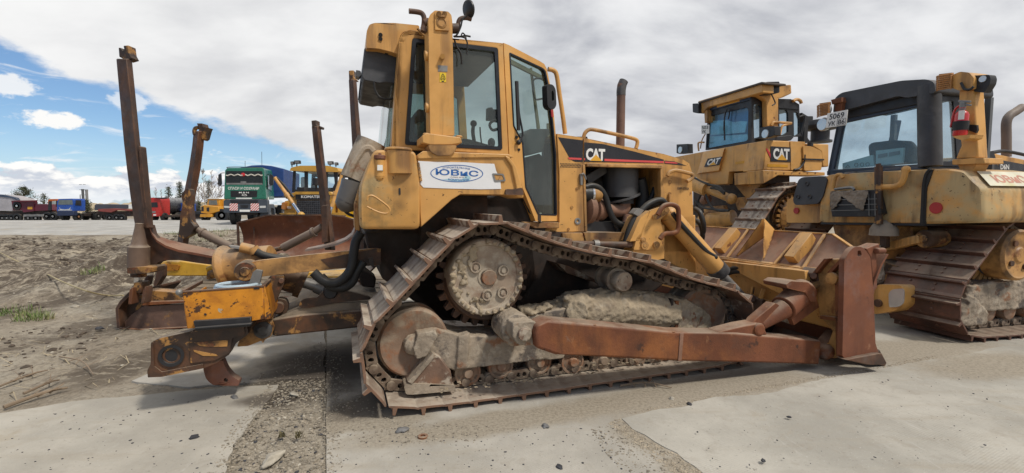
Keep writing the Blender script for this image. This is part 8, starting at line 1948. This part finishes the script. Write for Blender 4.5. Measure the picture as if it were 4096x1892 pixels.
# ================================================================== TREES behind the trucks
def needle_tree(px_base, px_top, halfw, depth, name, label, dens=1.0, seed=1, shape='spruce'):
    rnd = random.Random(seed)
    fr = far_frame(px_base, depth)
    top = Frame(Vector((0, depth, 0)), 0).w('b1', px_top, 0)
    h = top.z - fr.o.z
    wd = halfw * CR['b1'][2] / FX * depth
    o = thing(name, label, 'tree', fr, 'conifers behind the parked trucks')
    mb = MB(); lean = rnd.uniform(-.03, .03) * h
    mb.tube([fr.P(0, 0, 0), fr.P(lean * .4, 0, h * .5), fr.P(lean, 0, h)], .14, 7, 3, .02)
    bm = MB(); nb = int(46 * dens)
    for i in range(nb):
        q = .16 + .82 * (i / nb) ** .9
        a = rnd.uniform(0, 6.283)
        prof = (1 - q) ** .8 if shape == 'spruce' else (math.sin(min(1, (1 - q) * 1.5 + .05) * 1.6) * .9)
        ln = wd * max(.06, prof) * rnd.uniform(.6, 1.15)
        p = fr.P(lean * q, 0, h * q)
        rise = rnd.uniform(-.05, .3) if shape == 'spruce' else rnd.uniform(.3, .8)
        e = p + Vector((math.cos(a) * ln, math.sin(a) * ln, ln * rise))
        mb.tube([p, p.lerp(e, .5) - UP * ln * .05, e], .035, 4, 2, .01)
        for k in range(int(26 * dens)):
            t = rnd.uniform(.25, 1.08); c = p.lerp(e, t) + Vector((rnd.gauss(0, .2), rnd.gauss(0, .2), rnd.gauss(0, .14)))
            s_ = rnd.uniform(.07, .15)
            d1 = Vector((rnd.gauss(0, 1), rnd.gauss(0, 1), rnd.gauss(.3, .7))).normalized() * s_; d2 = d1.cross(Vector((rnd.gauss(0, 1), rnd.gauss(0, 1), rnd.gauss(0, 1)))).normalized() * s_ * .38
            bm.quad(c - d1, c + d2, c + d1, c - d2)
    mb.build('trunk', BARK, o); bm.build('crown', NEEDLE, o, flat=True)
BARK = M_('grey_brown_bark', (.10, .075, .055), .9, var=.3)
NEEDLE = M_('dull_conifer_needles', (.075, .085, .048), .8, var=.4, vs=1.2, blots=[((.095, .088, .045), .9, .55, .1, .7)])
needle_tree((290, 800), (297, 425), 140, 78, 'pine_tree', 'broad bushy pine tree behind the maroon tipper', 1.5, 3, 'pine')
needle_tree((520, 800), (522, 500), 48, 80, 'pine_tree', 'small pine tree between the maroon tipper and the orange cab', .8, 5, 'pine')
needle_tree((1005, 800), (1003, 572), 42, 70, 'young_pine', 'short brown-green young pine right beside the blue truck cab', 1.0, 8, 'pine')
needle_tree((1945, 800), (1948, 412), 66, 80, 'spruce_tree', 'thin dark spruce behind the red tank truck', .9, 11)
needle_tree((2080, 800), (2098, 362), 62, 80, 'spruce_tree', 'taller spruce half hidden by the shorter left tine', 1.1, 13)
needle_tree((2400, 800), (2415, 350), 70, 84, 'spruce_tree', 'spruce standing among the bare birches left of the green truck', 1.0, 17)
needle_tree((2270, 800), (2262, 590), 46, 72, 'young_pine', 'low dark young pine just left of the old yellow tractor', 1.0, 19, 'pine')
BIRCH = M_('pale_birch_bark', (.42, .39, .35), .8, var=.25, vs=2, blots=[((.08, .07, .06), 3, .62, .05, .8)])
TWIG = M_('grey_birch_twigs', (.28, .235, .20), .9, var=.2)
def bare_tree(px_base, px_top, halfw, depth, label, seed, n=26):
    rnd = random.Random(seed)
    fr = far_frame(px_base, depth)
    top = Frame(Vector((0, depth, 0)), 0).w('b1', px_top, 0); h = top.z - fr.o.z; wd = halfw * CR['b1'][2] / FX * depth
    o = thing('birch_tree', label, 'tree', fr, 'bare birches behind the parked trucks')
    x1 = rnd.uniform(-.04, .04) * h
    mb = MB(); mb.tube([fr.P(0, 0, 0), fr.P(x1 * .3, 0, h * .4), fr.P(x1, 0, h)], .11, 6, 4, .018); mb.build('trunk', BIRCH, o)
    tw = MB()
    for i in range(n):
        q = rnd.uniform(.22, .96); a = rnd.uniform(0, 6.283); p = fr.P(x1 * q, 0, h * q)
        ln = wd * (1.25 - q) * rnd.uniform(.6, 1.1)
        e = p + Vector((math.cos(a) * ln, math.sin(a) * ln, ln * rnd.uniform(1.0, 2.0)))
        tw.tube([p, p.lerp(e, .5) + Vector((math.cos(a), math.sin(a), 0)) * ln * .12, e], .032, 3, 2, .010)
        for k in range(7):
            t = rnd.uniform(.3, 1); s_ = p.lerp(e, t); b = a + rnd.uniform(-1.2, 1.2); l2 = ln * rnd.uniform(.25, .5)
            m = s_ + Vector((math.cos(b) * l2, math.sin(b) * l2, l2 * rnd.uniform(.6, 1.8)))
            tw.tube([s_, m], .017, 3, 1, .008)
            for j in range(2):
                b2 = b + rnd.uniform(-1, 1); l3 = l2 * .6; tw.tube([s_.lerp(m, .6), s_.lerp(m, .6) + Vector((math.cos(b2) * l3, math.sin(b2) * l3, l3 * rnd.uniform(.2, 1.5)))], .011, 3, 1, .006)
    tw.build('twigs', TWIG, o)
for i, (b_, t_, hw_, dp, lab) in enumerate((((2295, 800), (2300, 225), 55, 76, 'leftmost tall birch of the bare group, right of the shorter left tine'), ((2360, 800), (2372, 205), 62, 78, 'tallest bare birch of the group left of the green truck'),
        ((2440, 800), (2448, 240), 62, 74, 'bare birch just right of the tallest birch, above the yellow tractor'), ((2520, 800), (2522, 285), 56, 76, 'bare birch closest to the green truck mirror'), ((1800, 800), (1800, 430), 34, 84, 'thin bare birch above the red truck cab'), ((1862, 800), (1862, 455), 30, 86, 'slight bare birch above the black tank'), ((2210, 800), (2215, 420), 40, 82, 'low bare birch peeping out right behind the shorter left tine'))):
    bare_tree(b_, t_, hw_, dp, lab, 31 + i, 34 if hw_ > 50 else 18)

# ================================================================== LOOSE THINGS ON THE GROUND
STONE = M_('grey_stone', (.16, .155, .15), .85, var=.3, vs=9, bump=(40, .5)); STONE_L = M_('pale_stone', (.40, .36, .29), .85, var=.25, vs=9, bump=(40, .5)); STONE_D = M_('dark_clinker', (.045, .045, .05), .8, var=.3, vs=9)
def stone(t, r, m, label, name='stone', sq=(1, .7, .55), z=0.0, cat=None, seed=0):
    p = gp('t', t, z)
    bm = bmesh.new(); bmesh.ops.create_icosphere(bm, subdivisions=3, radius=1)
    for v in bm.verts:
        n = v.co.normalized(); k = 1 + .45 * noise.noise(n * 1.4 + Vector((seed * 3.7, t[0], t[1])))+ .12 * noise.noise(n * 4 + Vector((t[0], 0, seed)))
        v.co = Vector((n.x * k * sq[0], n.y * k * sq[1], max(-.35, n.z * k) * sq[2])) * r
    for f in bm.faces: f.smooth = True
    me = bpy.data.meshes.new(name); bm.to_mesh(me); bm.free(); me.materials.append(m)
    o = bpy.data.objects.new(name, me); o.location = p + UP * r * sq[2] * .25; o.rotation_euler = (0, 0, seed * 1.3); col.objects.link(o)
    return tag(o, label, cat or name, 'stones lying loose on the concrete' if name == 'stone' else None)
stone((688, 1155), .075, STONE_L, 'largest stone, long and cream, on the gravel strip near the bottom edge', sq=(1.2, .5, .45), seed=1)
stone((520, 938), .0, STONE, 'x') if False else None
stone((590, 1000), .035, STONE, 'flat grey stone on the concrete just below the ripper tooth', sq=(1.2, .6, .4), seed=2)
stone((488, 1102), .030, STONE_D, 'black lump on the smooth slab near the bottom left', seed=3)
stone((1372, 1074), .030, STONE, 'grey stone on the concrete between the front track and the slab edge', sq=(1, .8, .6), seed=4)
stone((1012, 1085), .045, STONE, 'blue-grey broken stone below the rear end of the track', seed=5)
stone((1735, 1018), .026, STONE_D, 'dark stone on the edge of the raised slab', seed=6)
stone((1985, 1050), .017, STONE_D, 'small black stone on the raised slab, farther left of two', seed=7, z=.022)
stone((1920, 1160), .018, STONE_D, 'tiny black stone on the raised slab at the very bottom', seed=8, z=.022)
stone((1407, 1176), .024, STONE_D, 'dark pebble at the bottom edge right of the ribbed slab centre', seed=9)
stone((250, 828), .045, STONE_D, 'black stone lying in the sand on the left below the grass tufts', seed=10)
stone((190, 772), .05, STONE_L, 'pale stone in the sand right of the grass tufts', sq=(1.3, .8, .5), seed=11)
stone((410, 755), .09, STONE_L, 'flat white stone beside the end of the yellow hose', sq=(1.6, .8, .3), seed=12)
stone((1690, 1004), .028, STONE_L, 'whitish pebble under the long push beam, on the sand', seed=13)
stone((740, 992), .04, STONE_L, 'thin pale chip in the dark oily soil behind the track', sq=(1.5, .6, .3), seed=14)
stone((570, 792), .05, STONE_D, 'dark clod beside the left end of the grapple base', 'clod', seed=15)
def rust_ring(t, r, label):
    fr = Frame(gp('t', t), 0); mb = MB(); mb.lathe(fr.P(0, 0, .0), UP, [(0, r * .5), (0, r), (.012, r), (.014, r * .9), (.012, r * .5), (0, r * .5)], 18); o = mb.build('steel_washer', MAT['rust'], None, fr=fr); tag(o, label, 'washer')
rust_ring((1064, 1100), .035, 'rusty brown steel washer on the concrete below the rear of the track')
rust_ring((1850, 1096), .03, 'dark flat washer lying on the raised slab') if False else None
# yellow hose in the sand
fr = Frame(gp('t', (150, 712)), 0)
def on_g(t):
    p = gp('t', t, 0)
    for _ in range(5): p = gp('t', t, ground_z(p.x, p.y))
    return p + UP * .035
mb = MB(); mb.tube([on_g(t) for t in ((-60, 600), (0, 638), (60, 668), (110, 690), (160, 715), (220, 738), (270, 748), (310, 748))], .012, 8); o = mb.build('yellow_hose', M_('dusty_yellow_hose', (.36, .29, .16), .7, var=.2), None, fr=fr); tag(o, 'thin yellow hose lying across the sand at the left edge', 'hose')
# sticks and stalks
WOOD = M_('dry_wood', (.23, .17, .115), .9, var=.25, bump=(40, .4))
for k, (a, b, r_, lab) in enumerate((((10, 1035), (170, 985), .016, 'long dry stick at the left edge beside the smooth slab'), ((60, 1000), (150, 965), .012, 'short dry stick above the long one at the left edge'), ((-10, 985), (120, 940), .010, 'thin dry stick crossing the sand at the left edge'), ((150, 905), (235, 950), .008, 'bent dry stalk on the sand below the grapple'),
        ((1560, 980), (1690, 985), .010, 'thin bent twig on the concrete under the push beam'))):
    fr = Frame(on_g(a), 0); p, q = on_g(a), on_g(b); m_ = p.lerp(q, .5) + Vector((.02, .05, .02)); mb = MB(); mb.tube([p, m_, q], r_, 6, 4, r_ * .5)
    for j in range(3): s_ = p.lerp(q, .3 + j * .2); mb.tube([s_, s_ + Vector((random.uniform(-.15, .15), random.uniform(.02, .15), .05))], r_ * .5, 5, 1, r_ * .2)
    o = mb.build('dry_stick', WOOD, None, fr=fr); tag(o, lab, 'stick', 'dry sticks on the ground')
# scattered gravel, clods and straw: beyond counting
def scatter(name, m, pts, sub=0, flat=.7, jag=.35):
    bm = bmesh.new(); bmesh.ops.create_icosphere(bm, subdivisions=1, radius=1)
    bm.verts.ensure_lookup_table(); V = [v.co.copy() for v in bm.verts]; Fc = [[v.index for v in f.verts] for f in bm.faces]; bm.free()
    vs, fs = [], []
    for p, r_ in pts:
        a = random.uniform(0, 6.28); ca, sa = math.cos(a), math.sin(a); sx, sy, sz = random.uniform(.7, 1.3), random.uniform(.6, 1), random.uniform(.4, .8) * flat; n0 = len(vs)
        for v in V:
            k = r_ * random.uniform(1 - jag, 1 + jag * .5); x, y, z = v.x * sx * k, v.y * sy * k, v.z * sz * k
            vs.append((p.x + x * ca - y * sa, p.y + x * sa + y * ca, p.z + z + r_ * sz * .3))
        fs += [[n0 + i for i in f] for f in Fc]
    me = bpy.data.meshes.new(name); me.from_pydata(vs, [], fs); me.materials.append(m); me.update()
    o = bpy.data.objects.new(name, me); col.objects.link(o); return tag(o, None, None, kind='stuff')
def inpoly(x, y, P):
    c = False
    for i in range(len(P)):
        (x1, y1), (x2, y2) = P[i - 1], P[i]
        if (y1 > y) != (y2 > y) and x < (x2 - x1) * (y - y1) / (y2 - y1) + x1: c = not c
    return c
def sow(poly, n, r0, r1, z=None, power=2.2):
    P = [(gp('t', q).x, gp('t', q).y) for q in poly]; xs = [p[0] for p in P]; ys = [p[1] for p in P]; out = []
    tries = 0
    while len(out) < n and tries < n * 30:
        tries += 1
        x, y = random.uniform(min(xs), max(xs)), random.uniform(min(ys), max(ys))
        if inpoly(x, y, P): out.append((Vector((x, y, ground_z(x, y) if z is None else z)), r0 + (r1 - r0) * random.random() ** power))
    return out
strip = [(560, 1200), (600, 1100), (680, 1000), (700, 960), (818, 935), (819, 1200)]
GRV = M_('mixed_gravel', (.25, .215, .165), .9, var=.45, vs=30)
scatter('gravel', GRV, sow(strip, 2600, .004, .020) + sow([(520, 1200), (575, 1090), (640, 1000), (690, 960), (660, 1040), (590, 1200)], 420, .003, .014, 0.0) + sow([(815, 1200), (815, 960), (850, 980), (862, 1200)], 420, .003, .012, 0.0) + sow([(560, 960), (700, 930), (818, 850), (870, 900), (860, 1000), (700, 980)], 700, .003, .014, 0.0) + sow([(822, 1110), (822, 930), (1000, 1060), (1300, 1075), (1200, 1120)], 700, .003, .014, 0.0) + sow([(1570, 1060), (1640, 1110), (1770, 1190), (1560, 1190), (1480, 1080)], 500, .003, .012, 0.0))
SND = M_('loose_sand', (.34, .285, .21), .95, var=.3, vs=20)
scatter('gravel', SND, sow([(1560, 1050), (1592, 1082), (1645, 1116), (1705, 1144), (1772, 1192), (1700, 1195), (1640, 1150), (1575, 1100), (1530, 1065)], 900, .003, .011, 0.0) + sow([(1570, 1046), (1720, 1020), (1900, 984), (2200, 930), (2360, 900), (2360, 893), (2200, 921), (1900, 975), (1720, 1011), (1570, 1038)], 1100, .003, .011, 0.0))
scatter('gravel', STONE_D, sow(strip, 160, .006, .018) + sow([(0, 1200), (0, 1050), (600, 980), (580, 1200)], 120, .003, .011, 0.0) + sow([(822, 1200), (822, 1090), (1560, 1070), (1700, 1200)], 170, .003, .010, 0.0) + sow([(1640, 1100), (2300, 930), (2700, 900), (2700, 1300), (1900, 1300)], 150, .003, .011, .022))
scatter('gravel', STONE_L, sow(strip, 260, .004, .016) + sow([(-300, 1000), (-300, 700), (600, 640), (600, 900), (300, 960)], 220, .01, .035))
CLOD = M_('dark_soil_clod', (.085, .064, .047), .95, var=.4, vs=6, bump=(40, .6))
cl = [c for c in sow([(-700, 720), (-700, 590), (560, 590), (580, 640), (300, 690), (150, 740)], 3400, .02, .10) if c[0].y < road_edge(c[0].x) - .5] + sow([(-400, 1000), (-400, 760), (120, 760), (260, 860), (60, 960)], 500, .012, .05)
scatter('soil_clods', CLOD, [c for c in cl if noise.noise(Vector((c[0].x * .5, c[0].y * .5, 7))) > -.12])
DRY = M_('dry_straw', (.36, .295, .19), .9, var=.3, vs=3); GRS = M_('green_grass_blades', (.105, .165, .04), .8, var=.35, vs=4, blots=[((.30, .26, .13), 3, .56, .1, .8)])
def blades(name, m, pts, h0, h1, lie=0.0, label=None):
    mb = MB()
    for p, _ in pts:
        a = random.uniform(0, 6.28); h = random.uniform(h0, h1); wd = random.uniform(.0025, .006); t = random.uniform(.3, 1.0) if not lie else random.uniform(2.5, 6)
        d_ = Vector((math.cos(a) * t, math.sin(a) * t, 1)).normalized() * h; s_ = Vector((-math.sin(a), math.cos(a), 0)) * wd
        mb.quad(p - s_, p + s_, p + d_ * .6 + s_ * .7 + UP * .01, p + d_ * .6 - s_ * .7 + UP * .01); mb.quad(p + d_ * .6 - s_ * .7 + UP * .01, p + d_ * .6 + s_ * .7 + UP * .01, p + d_ + s_ * .2 - UP * h * .08 * t, p + d_ - s_ * .2 - UP * h * .08 * t)
    return mb.build(name, m, None, flat=True)
st = [c for c in sow([(-700, 1000), (-700, 590), (580, 585), (590, 820), (280, 960), (20, 1010)], 6500, 1, 1) if c[0].y < road_edge(c[0].x) - .3]
tag(blades('dry_straw', DRY, [s_ for s_ in st if noise.noise(Vector((s_[0].x * .7, s_[0].y * .7, 2))) > -.05], .08, .32, 1.0), None, None, kind='stuff')
vg = [c for c in sow([(330, 590), (480, 580), (600, 566), (600, 600), (520, 640), (380, 610)], 5000, 1, 1) if c[0].y < road_edge(c[0].x)]
tag(blades('verge_grass', GRS, [s_ for s_ in vg if noise.noise(Vector((s_[0].x * .6, s_[0].y * .6, 5))) > -.1], .06, .2), None, None, kind='stuff')
for k, (t, n, r_, lab) in enumerate((((40, 790), 150, .22, 'sparse green grass tuft nearest the left edge, on the sand'), ((85, 803), 190, .16, 'small bright grass tuft right of the sparse one, on the sand'), ((238, 692), 90, .15, 'thin grass tuft in the sand just left of the grapple cylinder'), ((560, 648), 160, .3, 'grass clump behind the shorter left tine'), ((1080, 1112), 0, .1, ''))):
    if not n: continue
    c = on_g(t); pts = []
    for i in range(n):
        a = random.uniform(0, 6.28); q = r_ * math.sqrt(random.random()); x, y = c.x + math.cos(a) * q * 1.6, c.y + math.sin(a) * q; pts.append((Vector((x, y, ground_z(x, y))), 1))
    o = blades('grass_tuft', GRS, pts, .05, .17); tag(o, lab, 'grass', 'grass tufts in the sand')
for k, (t, lab) in enumerate((((710, 1112), 'left of two dry weeds sprouting in the gravel strip'), ((752, 1112), 'right of two dry weeds sprouting in the gravel strip'))):
    c = on_g(t); o = blades('dry_weed', M_('olive_weed', (.12, .10, .05), .9), [(c + Vector((random.gauss(0, .012), random.gauss(0, .012), 0)), 1) for i in range(26)], .02, .06); tag(o, lab, 'weed', 'dry weeds in the gravel')
